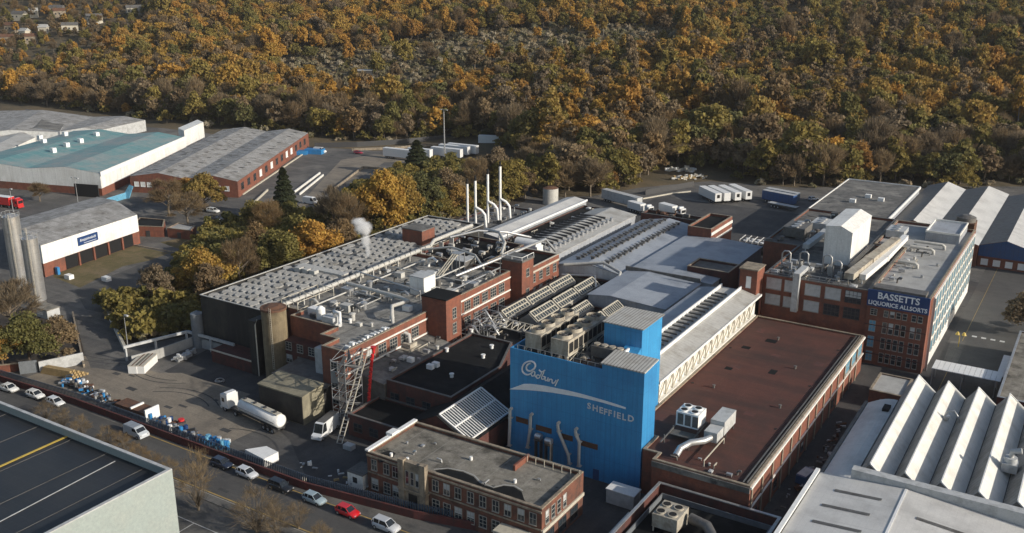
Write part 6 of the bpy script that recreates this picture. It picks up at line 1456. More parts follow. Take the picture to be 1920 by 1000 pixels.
van(*(-258.46, 267.62),5,W8,'white flat sided van just right of the large conifer','white_paint',5.5,2.4)
van(*(-326.87, 346.91),12,W8,'white van at the end of the brick warehouse',None,5.5,2.4)
van(-37.4,160.5,80,(.05,.12,.25),'small blue pick up van in the alley beside the long brick hall','grey_unit',4.8,1.9)

# ================================================================ trees
leafmat('leaves_orange', [(0.20,0.112,0.036),(0.27,0.150,0.037),(0.32,0.185,0.042),(0.21,0.135,0.046)], 0.42, 0.35)
leafmat('leaves_gold', [(0.26,0.168,0.042),(0.19,0.138,0.044),(0.29,0.178,0.040),(0.15,0.118,0.045)], 0.42, 0.4)
leafmat('leaves_olive', [(0.095,0.090,0.032),(0.145,0.122,0.038),(0.18,0.14,0.040),(0.085,0.085,0.036)], 0.42, 0.35)
leafmat('leaves_brown', [(0.130,0.092,0.052),(0.165,0.122,0.070),(0.125,0.098,0.066),(0.165,0.108,0.048)], 0.45, 0.2)
leafmat('leaves_conifer', [(0.022,0.027,0.014),(0.030,0.036,0.017)], 0.5, 0.2)
leafmat('leaves_scrub', [(0.21,0.165,0.10),(0.13,0.12,0.065),(0.27,0.235,0.17),(0.17,0.12,0.06)], 0.5, 0.2)
def quads(c, nrm, s, asp=1.0, rng=None):
    n = len(c); t = rng.normal(size=(n,3)); u = np.cross(nrm, t); u /= np.linalg.norm(u,axis=1)[:,None]+1e-9; v = np.cross(nrm,u); v /= np.linalg.norm(v,axis=1)[:,None]+1e-9
    s = s[:,None]; a = u*s*asp; b = v*s
    P = np.stack([c-a-b*.6, c+a*.2-b, c+a+b*.5, c-a*.3+b],1).reshape(-1,3)
    return P
def leaf_mesh(name, P, m, trunkmb, tm):
    n = len(P)//4; me = bpy.data.meshes.new(name)
    me.from_pydata([tuple(p) for p in P], [], [(4*i,4*i+1,4*i+2,4*i+3) for i in range(n)]); me.materials.append(MATS[m]); return me
def crown(kind, n, seed, leaf):
    rng = np.random.default_rng(seed)
    if kind == 'conifer':
        h = 14.0; z = rng.random(n)**0.8*12.6+1.0; r = (1-(z-1)/13.2)**0.75*3.6*(0.75+0.25*np.sin(z*5+rng.random(n)*.8))*np.sqrt(rng.random(n)*.5+.5); a = rng.random(n)*6.283
        c = np.stack([r*np.cos(a), r*np.sin(a), z-r*.35],1); nr = c*np.array([1,1,0])+rng.normal(size=(n,3))*1.2+np.array([0,0,1.5])
        return quads(c, nr/np.linalg.norm(nr,axis=1)[:,None], leaf*(0.7+.6*rng.random(n)), 1.0, rng)
    W, H, zb = {'round':(5.0,12.8,1.4),'broad':(6.2,12.4,1.2),'tall':(3.1,16.0,2.2),'bare':(4.8,12.4,2.0),'stems':(4.4,12.0,2.5),'bush':(3.4,4.2,0.0),'scrub':(2.6,1.9,0.0)}[kind]
    K = {'round':46,'broad':60,'tall':34,'bare':34,'stems':40,'bush':16,'scrub':8}[kind]
    cc = rng.normal(size=(K*4,3)); cc /= np.linalg.norm(cc,axis=1)[:,None]; cc = cc[cc[:,2] > -0.55][:K]
    rad = (0.45+0.55*rng.random(len(cc))**0.6)*(1+0.12*np.sin(cc[:,0]*5+seed)+0.1*np.cos(cc[:,2]*7+seed))
    cx = np.stack([cc[:,0]*W*rad, cc[:,1]*W*rad, zb+(H-zb)*(0.5+0.5*cc[:,2]*rad*1.02)],1)
    taper = 1-0.35*np.clip((cx[:,2]-zb)/(H-zb),0,1)**2; cx[:,:2] *= taper[:,None]
    br = W*(0.16+0.22*rng.random(len(cc))**1.3)*(1.0 if kind!='tall' else 1.25)
    k = rng.integers(0,len(cc),n); d = rng.normal(size=(n,3)); d /= np.linalg.norm(d,axis=1)[:,None]; d[:,2] = np.where(d[:,2] < -.35, -d[:,2]*.6, d[:,2])
    rr = br[k]*(0.35+0.95*rng.random(n)**0.8)
    c = cx[k]+d*rr[:,None]*np.array([1,1,.82])
    if kind in ('bare','stems'):
        o = np.array([0,0,zb+2.0]); nr = c-o; nr /= np.linalg.norm(nr,axis=1)[:,None]; side = np.cross(nr, rng.normal(size=(n,3))); side /= np.linalg.norm(side,axis=1)[:,None]
        up = nr+rng.normal(size=(n,3))*.35; L = (leaf*2.6*(.5+rng.random(n)))[:,None]; w = leaf*(.10 if kind == 'bare' else .05)
        return np.stack([c-side*w-up*L*.5, c+side*w-up*L*.5, c+side*w*.5+up*L*.5, c-side*w*.5+up*L*.5],1).reshape(-1,3)
    nr = d+rng.normal(size=(n,3))*1.0+np.array([0,0,.3]); nr /= np.linalg.norm(nr,axis=1)[:,None]
    return quads(c, nr, leaf*(0.6+.8*rng.random(n)), 1.0, rng)
def trunk(kind, seed, sides=6):
    rnd = random.Random(seed); b = MB()
    H = {'round':9,'broad':8.5,'tall':12.5,'conifer':12,'bare':9,'stems':2.2,'bush':2.4,'scrub':0.9}[kind]; r0 = {'bush':.12,'scrub':.06,'tall':.24}.get(kind,.36)
    pts = [(rnd.uniform(-.15,.15)*i, rnd.uniform(-.15,.15)*i, H*i/4-(.4 if i==0 else 0)) for i in range(5)]; b.tube(pts,[r0*(1-.2*i) for i in range(5)],sides)
    if kind != 'conifer':
        W = {'round':3.6,'broad':4.8,'tall':1.6,'bare':3.8,'stems':3.2,'bush':2.0,'scrub':1.5}[kind]
        if kind == 'stems':
            for i in range(64):
                a = rnd.random()*6.283; q = 3.6*rnd.random()**.7; h = rnd.uniform(5,12)*(1-.3*q/3.6)
                b.tube([(0,0,rnd.uniform(.2,2)),(math.cos(a)*q*.45,math.sin(a)*q*.45,h*.45),(math.cos(a+.2)*q,math.sin(a+.2)*q,h)],[.09,.055,.02],3)
            return b
        for i in range({'tall':12,'bare':22,'bush':7,'scrub':5}.get(kind,11)):
            z = H*(.28+.68*rnd.random()); a = rnd.random()*6.283; q = W*(.6+.5*rnd.random())*(1 if kind!='bare' else .9)
            p0 = (0,0,z); p1 = (math.cos(a)*q*.5,math.sin(a)*q*.5,z+H*.13); p2 = (math.cos(a+.3)*q,math.sin(a+.3)*q,z+H*.3)
            b.tube([p0,p1,p2],[r0*.42,r0*.26,r0*.08],4 if sides < 6 else 5)
    return b
SPEC = {  # name: crown kind, leaf material, trunk material, leaves far/near, leaf size far/near
 'orange_oak':('round','leaves_orange','bark'), 'golden_maple':('broad','leaves_gold','bark'), 'olive_oak':('round','leaves_olive','bark'), 'green_gold_tree':('broad','leaves_olive','bark'),
 'russet_tree':('broad','leaves_orange','bark'), 'bare_tree':('bare','leaves_brown','twig'), 'brown_tree':('round','leaves_brown','twig'), 'slender_birch':('tall','leaves_gold','pale_bark'), 'bare_birch':('tall','leaves_brown','pale_bark'), 'conifer':('conifer','leaves_conifer','bark'), 'bush':('bush','leaves_olive','twig'), 'scrub':('scrub','leaves_scrub','twig')}
SPEC['leafless'] = ('stems','leaves_brown','twig')
FARN = {'stems':300,'round':2400,'broad':3000,'tall':1700,'bare':2600,'conifer':1600,'bush':500,'scrub':260}
NEAR = {'round':13000,'broad':17000,'tall':6000,'bare':5200,'stems':1500,'conifer':9000,'bush':2600,'scrub':900}
fcol = bpy.data.collections.new('wood_kinds')
FAR_MESH, NEAR_MESH = {}, {}
for i,(k,(cr,lm,tm)) in enumerate(SPEC.items()):
    for v in (0,1):
        if cr in ('scrub','conifer','stems'): 
            if v: continue
        P = crown(cr, FARN[cr], 100+i*7+v, {'scrub':.42,'bush':.42,'conifer':.45,'bare':.75,'tall':.42}.get(cr,.46)); tb = trunk(cr,i*3+v,5)
        n = len(P)//4; me = bpy.data.meshes.new(k)
        vs = [tuple(p) for p in P]; o = len(vs); fs = [(4*q,4*q+1,4*q+2,4*q+3) for q in range(n)]
        vs += tb.v; fs += [tuple(a+o for a in f) for f in tb.f]
        me.from_pydata(vs,[],fs); me.materials.append(MATS[lm]); me.materials.append(MATS[tm]); me.polygons.foreach_set('material_index',[0]*n+[1]*len(tb.f)); me.update()
        ob = bpy.data.objects.new('wood_%s_%d' % (k,v), me); fcol.objects.link(ob)
        FAR_MESH.setdefault(k,[]).append((leaf_mesh('crown',P,lm,None,None), tb.mesh('trunk',[tm])))
names = sorted(o.name for o in fcol.objects); IDX = {n:i for i,n in enumerate(names)}
def variants(k): return [IDX[n] for n in names if n.startswith('wood_'+k+'_')]
def near_mesh(k):
    if k not in NEAR_MESH:
        cr,lm,tm = SPEC[k]; P = crown(cr, NEAR[cr], hash(k)%7+11 if False else 37+len(k), {'scrub':.22,'bush':.2,'conifer':.24,'bare':.40,'stems':.5,'tall':.22}.get(cr,.24))
        NEAR_MESH[k] = (leaf_mesh('crown',P,lm,None,None), trunk(cr,5+len(k),8).mesh('trunk',[tm]))
    return NEAR_MESH[k]
def tree(k, x, y, s, rz, label, z=0, near=False, group=None, sz=None, name=None, v=0):
    t = thing(name or k, label, 'tree' if k not in ('bush','scrub') else 'shrub', (x,y,z), rz, group); t.scale = (s,s,sz or s)
    for nm, me in zip(('crown','trunk'), near_mesh(k) if near else FAR_MESH[k][v%len(FAR_MESH[k])]):
        o = bpy.data.objects.new(nm, me); COL.objects.link(o); o.parent = t
    return t
# the trees one can tell apart round the site: kind, where the trunk stands, scale, height scale, label
ONE = [
 ('golden_maple',(-206.64, 170.39),1.15,1.05,'golden brown tree at the near end of the wooded bank'),
 ('bare_tree',(-203.02, 180.11),1.15,1.25,'half bare greyish tree right of the golden brown one on the bank'),
 ('green_gold_tree',(-207.93, 178.68),0.9,1.0,'small olive tree between the golden brown and the half bare tree'),
 ('green_gold_tree',(-200.97, 192.65),1.3,1.2,'large golden olive tree in the middle of the bank'),
 ('russet_tree',(-197.32, 204.48),1.3,1.2,'broad orange brown tree right of the large golden olive one'),
 ('olive_oak',(-206.87, 206.03),1.2,1.2,'dark olive tree behind the broad orange brown one'),
 ('brown_tree',(-217.0, 199.7),1.1,1.0,'brown tree behind the half bare tree on the bank'),
 ('golden_maple',(-203.39, 244.74),1.5,1.7,'tallest golden tree on the bank, beside the plated roof'),
 ('golden_maple',(-205.94, 257.54),1.2,1.4,'golden tree just behind the tallest one'),
 ('olive_oak',(-211.73, 245.81),1.2,1.2,'olive tree at the left foot of the tallest golden tree'),
 ('bare_tree',(-204.41, 227.8),1.3,1.5,'brown leafless tree left of the tallest golden tree'),
 ('bare_tree',(-219.07, 237.28),1.2,1.4,'thin brown leafless tree nearer the far road'),
 ('brown_tree',(-198.79, 217.59),1.0,1.0,'dull brown tree where the bank meets the plated roof'),
 ('olive_oak',(-204.02, 268.92),1.2,1.35,'olive green tree right of the tallest golden tree'),
 ('brown_tree',(-206.84, 285.26),1.3,1.2,'brownish tree left of the white flues'),
 ('orange_oak',(-199.19, 282.62),0.9,0.9,'small bright orange tree just left of the white flues'),
 ('green_gold_tree',(-204.41, 277.54),0.9,0.9,'low yellow green tree near the end of the bank'),
 ('brown_tree',(-208.63, 320.89),1.4,1.35,'grey brown tree behind the white flues'),
 ('bare_tree',(-209.89, 309.31),1.3,1.3,'leafless tree behind the shortest flues'),
 ('green_gold_tree',(-198.83, 316.22),1.3,1.2,'olive tree behind the tallest flue'),
 ('conifer',(-251.02, 246.62),1.75,1.38,'large dark conifer left of centre'),
 ('conifer',(-254.74, 330.2),2.3,1.15,'smaller dark conifer in front of the white trailers'),
 ('golden_maple',(-284.45, 238.66),1.15,1.05,'golden tree in front of the brick warehouse'),
 ('orange_oak',(-297.65, 241.13),1.0,0.8,'small orange tree left of the golden one by the brick warehouse'),
 ('bare_tree',(-289.99, 226.8),1.35,1.1,'bare brown tree at the end of the brick warehouse'),
 ('bare_tree',(-272.41, 220.19),1.3,1.0,'bare brown tree above the orange timber rail'),
 ('bare_tree',(-234.58, 222.19),1.2,1.1,'grey leafless tree at the foot of the large conifer'),
 ('olive_oak',(-244.56, 225.29),1.0,0.9,'dark green tree left of the large conifer'),
 ('bush',(-216.17, 150.45),1.9,1.7,'olive and orange shrub at the top of the ramp'),
 ('bush',(-216.96, 156.79),1.3,1.2,'low pale shrub right of the ramp top'),
 ('bush',(-221.41, 151.05),1.3,1.3,'small golden shrub at the left of the ramp top'),
 ('orange_oak',(-208.61, 112.84),1.0,0.8,'bright orange tree at the left edge above the road wall'),
 ('green_gold_tree',(-205.2, 117.52),1.05,0.95,'green leafy tree right of the bright orange one'),
 ('bare_tree',(-227.79, 127.27),1.4,1.1,'grey bare thicket below the silos'),
 ('brown_tree',(-203.46, 123.45),1.0,0.75,'low brown tree beside the ramp wall'),
 ('orange_oak',(-508.37, 375.2),0.62,0.55,'tiny orange tree alone in front of the dark wood'),
 ('brown_tree',(-10.89, 261.52),1.2,0.8,'dark tree at the right edge beyond the brick range'),
 ('green_gold_tree',(-52.37, 432.16),0.85,0.8,'yellow green tree behind the pitched sheds'),
 ('bare_tree',(-350.85, 214.98),0.8,0.6,'small leafless tree before the teal roofed warehouse'),
 ('orange_oak',(-172.16, 350.4),0.8,0.65,'small orange tree at the foot of the wood behind the slotted roof'),
]
rng = random.Random(2)
for k,(x,y),s,sz,lab in ONE: tree(k,x,y,s,rng.uniform(0,360),lab,0,True,None,sz)
for k,(x,y) in enumerate([(-200.37, 167.66), (-196.65, 177.67), (-198.77, 198.74), (-202.63, 221.93), (-203.83, 239.14), (-207.35, 260.85), (-206.61, 278.9), (-205.81, 298.52), (-211.73, 168.25), (-212.65, 159.99), (-200.69, 155.4), (-205.62, 180.13), (-193.48, 319.56), (-208.92, 334.34)]):
    tree('bush' if k%3 else 'brown_tree',x,y,[.9,1.2,.7][k%3],k*50,'scrubby undergrowth shrub on the shaded bank beside the plated roof',0,True,'shrubs on the shaded bank')
# bare roadside trees
for k,(x,y,s,sz,lab) in enumerate(((*(-122.94, 95.44),0.72,0.9,'slim leafless tree with a pale trunk beside the grey warehouse corner'),(*(-109.25, 95.77),1.0,0.62,'dense many stemmed leafless tree at the bottom edge'),(*(-105.09, 96.2),0.6,0.5,'smaller leafless tree behind the dense one'),(*(-104.34, 100.32),0.5,0.42,'thin grey leafless sapling near the red car'),(*(-97.35, 97.86),0.5,0.4,'leafless sapling cut by the bottom edge'))):
    tree('leafless',x,y,s,k*70,lab,0,True,'leafless trees along the near verge',sz,'leafless_tree')
for k,(x,y) in enumerate([(-169.74, 103.05), (-163.49, 102.87), (-155.19, 102.83), (-150.73, 103.08), (-144.66, 101.97), (-140.07, 101.3), (-176.41, 103.96), (-135.2, 100.91)]):
    tree('leafless',x,y-1.5,0.5,k*44,'low leafless shrub between the grey warehouse roof edge and the road',0,True,'leafless shrubs by the grey warehouse',0.36,'leafless_shrub')
# the hillside wood
def blocked(t_, f, d):
    if -0.160 < t_ < -0.135 and 565 < f < 600: return True
    if 0.17 < t_ < 0.25 and 0 < f-CLR < 40: return True
    return False
CLR = [(0.2155, 504.0)][0][1]
FIELD = (0.255,0.30)
r2 = random.Random(77); pts = []
step = 8.0
for i in range(-104,104):
    for j in range(0,117):
        r_ = i*step+r2.uniform(-3.6,3.6); f = 330+j*step+r2.uniform(-3.6,3.6); t_ = r_/f
        if abs(t_) > 0.62 or f > 1240: continue
        x,y = r_*0.848-f*0.53, r_*0.53+f*0.848
        d = f-foot(t_)
        if d < 3: continue
        fl = 0.5+0.5*math.sin(x*.021+1.3)*math.cos(y*.017+.4); fl2 = 0.5+0.5*math.sin(x*.05+y*.043); u = r2.random()
        if 0.17 < t_ < 0.235 and 40 < d < 62: continue
        if -0.163 < t_ < -0.138 and 104 < d < 128: continue
        if 0.27 < t_ < 0.30 and f > 760 and f < 850: continue
        scrubz = (-0.24 < t_ < 0.17) and (628+30*math.sin(t_*14) < f < 775+22*math.sin(t_*9+1))
        if scrubz and u > 0.06:
            k = 'scrub'; s = r2.uniform(.8,1.8); 
        elif t_ < -0.36 and f > 690+(t_+0.5)*900:
            if u > 0.62: continue
            k = r2.choice(['bush','olive_oak','orange_oak','bare_tree','brown_tree']); s = r2.uniform(.4,.75)
        else:
            if d < 55 and t_ < 0.02: k = r2.choices(['bare_tree','brown_tree','olive_oak','orange_oak','green_gold_tree'],[5,4,2,1.4 if fl>.5 else .4,1.5])[0]
            elif d < 60: k = r2.choices(['bare_tree','brown_tree','olive_oak','green_gold_tree','orange_oak','conifer'],[4,4,5,2.5,.6,.5])[0]
            elif t_ > 0.22: k = r2.choices(['olive_oak','brown_tree','bare_tree','green_gold_tree','golden_maple','russet_tree','slender_birch','bare_birch'],[4,3,3,3,1.3+fl*2,1.3+fl*2,1.6,2.5])[0]
            elif t_ > 0.0: k = r2.choices(['orange_oak','russet_tree','slender_birch','olive_oak','brown_tree','golden_maple','bare_birch','green_gold_tree'],[2.5+fl*2,3,3.5,2.5,3,2.5,2,2])[0]
            else: k = r2.choices(['orange_oak','russet_tree','golden_maple','olive_oak','brown_tree','bare_tree','green_gold_tree','slender_birch'],[2.5+fl*2,3,3+2*fl2,2.6,3.4,2.6,2,.5])[0]
            s = r2.uniform(.68,1.18)*(1.0 if t_ < 0.02 or d > 90 else 1.25)
            if r2.random() < .07: s *= 1.35
        pts.append((f,t_,x,y,k,s,r2.uniform(0,6.28),r2.randrange(8)))
pts.sort()
LM = ((-0.50,'behind the long weathered works'),(-0.40,'behind the teal roofed warehouse'),(-0.31,'beside the teal roofed warehouse end'),(-0.23,'behind the brick warehouse'),(-0.16,'behind the brick warehouse end'),(-0.09,'left of the trailer park'),(-0.03,'behind the tall mast'),(0.03,'behind the white flues'),(0.09,'behind the narrow pale roof'),(0.15,'behind the dotted roof'),(0.21,'behind the four white trailers'),(0.28,'behind the blue containers'),(0.36,'behind the flat grey warehouse'),(0.45,'behind the pitched sheds'),(9,'at the far right edge'))
LOOK = {'orange_oak':'orange crowned tree','golden_maple':'golden broad crowned tree','olive_oak':'olive green tree','green_gold_tree':'yellow green broad tree','russet_tree':'russet broad crowned tree','bare_tree':'bare twiggy tree','brown_tree':'dull brown tree','slender_birch':'slender yellow birch','bare_birch':'bare pale stemmed birch','conifer':'dark conifer','bush':'low shrub','scrub':'scrub bush'}
one = [p for p in pts if p[4] not in ('scrub',)][:235]; ones = set(id(p) for p in one)
for (f,t_,x,y,k,s,rz,v) in one:
    place = next(l for a,l in LM if t_ < a)
    row = 'front rank' if f-foot(t_) < 14 else 'second rank' if f-foot(t_) < 28 else 'third rank'
    tree(k,x,y,s,math.degrees(rz),'%s in the wood, %s %s' % (LOOK[k],row,place),hill(x,y),False,'%ss at the foot of the wood' % LOOK[k],None,None,v)
def scatter(name, plist, label, cat):
    me = bpy.data.meshes.new(name); me.from_pydata([(p[2],p[3],hill(p[2],p[3])) for p in plist],[],[])
    a = me.attributes.new('tree_scale','FLOAT_VECTOR','POINT'); a.data.foreach_set('vector',[c for p in plist for c in (p[5],p[5],p[5]*(0.82+0.5*((p[6]*7.7)%1)))])
    for an,tp,vals in (('kind_index','INT',[(lambda vs: vs[p[7]%len(vs)])(variants(p[4])) for p in plist]),('tree_turn','FLOAT',[p[6] for p in plist])):
        a = me.attributes.new(an,tp,'POINT'); a.data.foreach_set('value',vals)
    o = bpy.data.objects.new(name, me); COL.objects.link(o); props(o,label,cat,None,'stuff')
    ng = bpy.data.node_groups.new(name,'GeometryNodeTree'); ng.interface.new_socket('Geometry',in_out='INPUT',socket_type='NodeSocketGeometry'); ng.interface.new_socket('Geometry',in_out='OUTPUT',socket_type='NodeSocketGeometry')
    N, Lk = ng.nodes, ng.links; gi, go = N.new('NodeGroupInput'), N.new('NodeGroupOutput')
    ip = N.new('GeometryNodeInstanceOnPoints'); ci = N.new('GeometryNodeCollectionInfo'); ci.inputs['Collection'].default_value = fcol; ci.inputs['Separate Children'].default_value = True; ci.inputs['Reset Children'].default_value = True
    def attr(nm, dt): a = N.new('GeometryNodeInputNamedAttribute'); a.data_type = dt; a.inputs['Name'].default_value = nm; return a.outputs['Attribute']
    cx = N.new('ShaderNodeCombineXYZ'); Lk.new(attr('tree_turn','FLOAT'),cx.inputs[2])
    Lk.new(gi.outputs[0],ip.inputs['Points']); Lk.new(ci.outputs[0],ip.inputs['Instance']); ip.inputs['Pick Instance'].default_value = True
    Lk.new(attr('kind_index','INT'),ip.inputs['Instance Index']); Lk.new(cx.outputs[0],ip.inputs['Rotation']); Lk.new(attr('tree_scale','FLOAT_VECTOR'),ip.inputs['Scale']); Lk.new(ip.outputs[0],go.inputs[0])
    md = o.modifiers.new('scatter','NODES'); md.node_group = ng
    return o
print('trees', len(pts))
scatter('forest', [p for p in pts if id(p) not in ones and p[4] != 'scrub'], 'autumn wood covering the whole hillside behind the works', 'forest')
und = [p for p in pts if p[4] == 'scrub']
for k in range(9000):
    r_ = r2.uniform(-560,620); f = r2.uniform(340,900); t_ = r_/f
    if abs(t_) > .6: continue
    d = f-foot(t_)
    sz_ = (-0.24 < t_ < 0.17) and 620 < f < 790
    if not (-4 < d < 50 or sz_): continue
    x,y = r_*0.848-f*0.53, r_*0.53+f*0.848
    und.append((f,t_,x,y,'scrub' if r2.random() < (.45 if not sz_ else .9) else 'bush',r2.uniform(.6,1.35)*(1 if not sz_ else .9),r2.uniform(0,6.28),0))
BANK = [(-217.73, 149.47), (-198.15, 139.46), (-190.48, 152.76), (-205.45, 172.18), (-210.18, 246.77), (-197.08, 285.77), (-194.38, 319.0), (-219.93, 351.96), (-255.5, 353.93), (-260.9, 307.77), (-243.15, 256.07), (-260.22, 240.87), (-254.52, 211.26), (-221.73, 167.33)]
def inside(x, y, pl):
    c = False
    for (x0,y0),(x1,y1) in zip(pl, pl[1:]+pl[:1]):
        if (y0 > y) != (y1 > y) and x < (x1-x0)*(y-y0)/(y1-y0)+x0: c = not c
    return c
bx0,bx1,by0,by1 = min(p[0] for p in BANK),max(p[0] for p in BANK),min(p[1] for p in BANK),max(p[1] for p in BANK)
for k in range(5200):
    x,y = r2.uniform(bx0,bx1),r2.uniform(by0,by1)
    if inside(x,y,BANK) and not (-182 < x < -152 and 140 < y < 240): und.append((0,0,x,y,'bush' if r2.random() < .3 else 'scrub',r2.uniform(.6,1.25),r2.uniform(0,6.28),r2.randrange(4)))
scatter('undergrowth', und, 'brown scrub and brambles between the trees and on the open bank', 'scrub')
# houses on the hill, top left and top right
HK = ((0,(45,52)),(1,(58,60)),(2,(105,8)),(3,(98,28)),(4,(12,62)),(5,(35,20)),(6,(62,14)),(7,(155,22)),(8,(175,24)),(9,(205,30)),(10,(20,40)),(11,(250,8)),(12,(80,44)),(13,(5,18)),(14,(130,40)),(15,(1530,6)),(16,(1548,8)),(17,(1568,10)),(18,(1420,8)),(19,(110,14)),(20,(190,10)))
for k,(px,py) in HK:
    if k in (3,7,9,13,20): continue
    a_ = (px-960)/1823; b_ = (py-500)/1823
    dx,dy,dz = a_, 0.9534-b_*0.3017, -0.3017-b_*0.9534
    tt = 300.0
    while tt < 1500:
        r_,f,z = dx*tt,dy*tt,90+dz*tt; x,y = r_*0.848-f*0.53, r_*0.53+f*0.848
        if z <= hill(x,y)+ (10 if px < 300 else 12): break
        tt += 4
    w,l,h = 7+k%3*3, 6, 3.5
    zb = hill(x,y)+3
    t = thing('hillside_house', ('white rendered house','pale long house','cream terrace house','white gabled house','pale bungalow')[k%5]+(' among the trees at the top left of the hill' if px < 300 else ' in the clearing at the top right of the hill'), 'house', (x,y,zb-3), 32+k*37%60-20, 'houses on the hill')
    part('wall', MB().box(-w/2,w/2,-l/2,l/2,0,h+3), ('cream_paint','stone','cream_paint')[k%3], t, True)
    b = MB(); b.add([(-w/2-.4,-l/2-.4,h+2.9),(w/2+.4,-l/2-.4,h+2.9),(w/2+.4,0,h+5.4),(-w/2-.4,0,h+5.4),(w/2+.4,l/2+.4,h+2.9),(-w/2-.4,l/2+.4,h+2.9)],[(0,1,2,3),(3,2,4,5),(1,4,2),(0,3,5),(0,5,4,1)]); part('roof', b, ('felt_light','rusty','dull_steel')[k%3], t, True)
    for i in range(2): part('window', MB().box(-w/2+1.2+i*w/3.2,-w/2+2.6+i*w/3.2,-l/2-.05,-l/2-.003,3.2,4.6), 'window_glass', t, True)
def on_hill(px_dir):
    tt = 200.0
    a_,b_ = px_dir; dx,dy,dz = a_, 0.9534-b_*0.3017, -0.3017-b_*0.9534
    while tt < 1600:
        r_,f,z = dx*tt,dy*tt,90+dz*tt; x,y = r_*0.848-f*0.53, r_*0.53+f*0.848
        if z <= hill(x,y)+.5: return x,y
        tt += 3
    return x,y
x,y = on_hill(((682-960)/1823,(148-500)/1823)); t = thing('woodland_shed','small pale roofed shed half hidden in the wood','shed',(x,y,hill(x,y)-.5),32)
part('wall', MB().box(-6,6,-3.5,3.5,0,6.5), 'dark_frame', t, True); part('roof', MB().box(-6.3,6.3,-3.8,3.8,6.503,6.8), 'sheet_roof', t, True)
x,y = on_hill(((1345-960)/1823,(266-500)/1823)); t = thing('woodland_depot','dark grey depot in a clearing in the wood behind the white trailers','depot',(x,y,hill(x,y)-.5),22)
part('wall', MB().box(-12,7.5,-5,5,0,7.5), 'dull_steel', t, True); part('end_wall', MB().box(7.51,8,-5.1,5.1,0,8.1), 'stone', t, True); part('roof', MB().box(-12.3,7.5,-5.3,5.3,7.503,7.8), 'felt_grey', t, True)
# steam puff over the plated roof
m = bpy.data.materials.new('steam_air'); m.use_nodes = True; nt = m.node_tree; nt.nodes.clear(); o_ = nt.nodes.new('ShaderNodeOutputMaterial'); pv = nt.nodes.new('ShaderNodeVolumePrincipled')
tc = nt.nodes.new('ShaderNodeTexCoord'); vl = nt.nodes.new('ShaderNodeVectorMath'); vl.operation = 'LENGTH'; nt.links.new(tc.outputs['Object'], vl.inputs[0])
nz = _noise(nt, tc.outputs['Object'], 1.6, 5, 0.65); fall = _math(nt,'SUBTRACT',1.0,vl.outputs['Value'])
den = _math(nt,'MULTIPLY',_ramp(nt,_math(nt,'ADD',fall,_math(nt,'MULTIPLY',_math(nt,'SUBTRACT',nz,0.5),1.5)),0.1,0.55),0.9)
nt.links.new(den,pv.inputs['Density']); pv.inputs['Color'].default_value = (1,1,1,1); pv.inputs['Anisotropy'].default_value = 0.2; nt.links.new(pv.outputs[0],o_.inputs['Volume']); MATS['steam_air'] = m
x,y = (-164.66, 190.68); t = thing('steam', 'small white puff of steam rising from the plated roof', 'steam', (x,y,13.3)); t['kind'] = 'stuff'
sp = MB(); n1, n2 = 16, 10
for j in range(n2+1):
    for i in range(n1): a_ = 6.28318*i/n1; p_ = math.pi*j/n2; sp.v.append((math.sin(p_)*math.cos(a_),math.sin(p_)*math.sin(a_),math.cos(p_)))
for j in range(n2):
    for i in range(n1): sp.f.append((j*n1+i,(j+1)*n1+i,(j+1)*n1+(i+1)%n1,j*n1+(i+1)%n1)); sp.m.append(0); sp.sm.append(True)
for (dx,dz,sx,sz_) in ((-1.6,8.3,2.9,2.2),(-.7,4.9,1.6,2.4),(0.0,2.2,.9,2.3),(-3.7,9.6,2.4,1.3),(-.6,7.6,1.6,1.4)):
    o = part('puff', sp, 'steam_air', t, True); o.location = (dx,dx*-.3,dz); o.scale = (sx,sx,sz_)

# ================================================================ more plant and clutter on the roofs
def find(n): return [o for o in COL.objects if o.name == n][0]
rc = random.Random(31)
def clutter(parent, x0, x1, y0, y1, z, n, smin, smax, mats, skip=None):
    for k in range(n):
        x, y, s = rc.uniform(x0,x1), rc.uniform(y0,y1), rc.uniform(smin,smax)
        if skip and skip(x,y): continue
        b = MB(); q = k % 6
        if q == 0: b.box(x-s,x+s,y-s*.6,y+s*.6,z+.3,z+s*1.3); b.box(x-s*.9,x-s*.8,y-.1,y+.1,z,z+.3); b.box(x+s*.8,x+s*.9,y-.1,y+.1,z,z+.3)
        elif q == 1: b.tube([(x,y,z),(x,y,z+s*1.4),(x+s*.5,y,z+s*1.9),(x+s*1.5,y,z+s*1.9)],.16+.1*s,8)
        elif q == 2: b.cyl(x,y,z,z+s,s*.5,12); b.cyl(x,y,z+s,z+s*1.15,s*.62,12,0,s*.4)
        elif q == 3: b.tube([(x,y-s*2,z+.5),(x,y+s*2,z+.5)],.14,6); b.box(x-.08,x+.08,y-s*1.8,y-s*1.6,z,z+.45); b.box(x-.08,x+.08,y+s*1.6,y+s*1.8,z,z+.45)
        elif q == 4: b.tube([(x-s*2,y,z+.6),(x+s*2,y,z+.6),(x+s*2.2,y,z)],.15,6)
        else:
            b.box(x-s*.8,x+s*.8,y-s*1.1,y+s*1.1,z,z+s*.7); b.cyl(x,y,z+s*.7,z+s*.9,s*.5,12)
        part(('roof_unit','vent_pipe','cowl','pipe_run','pipe_run','fan_unit')[q], b, mats[k % len(mats)], parent)
MM = ['galvanised','dull_steel','lagging','cream_unit','dull_steel','grey_unit']
w = find('factory_wing')
clutter(w,-66,-46,223.6,238,16.92,46,.4,1.1,MM,lambda x,y: -58.4 < x < -50 and y > 238)
clutter(w,-75,-60,251,290,16.92,34,.5,1.3,['dull_steel','galvanised','dull_steel','lagging'])
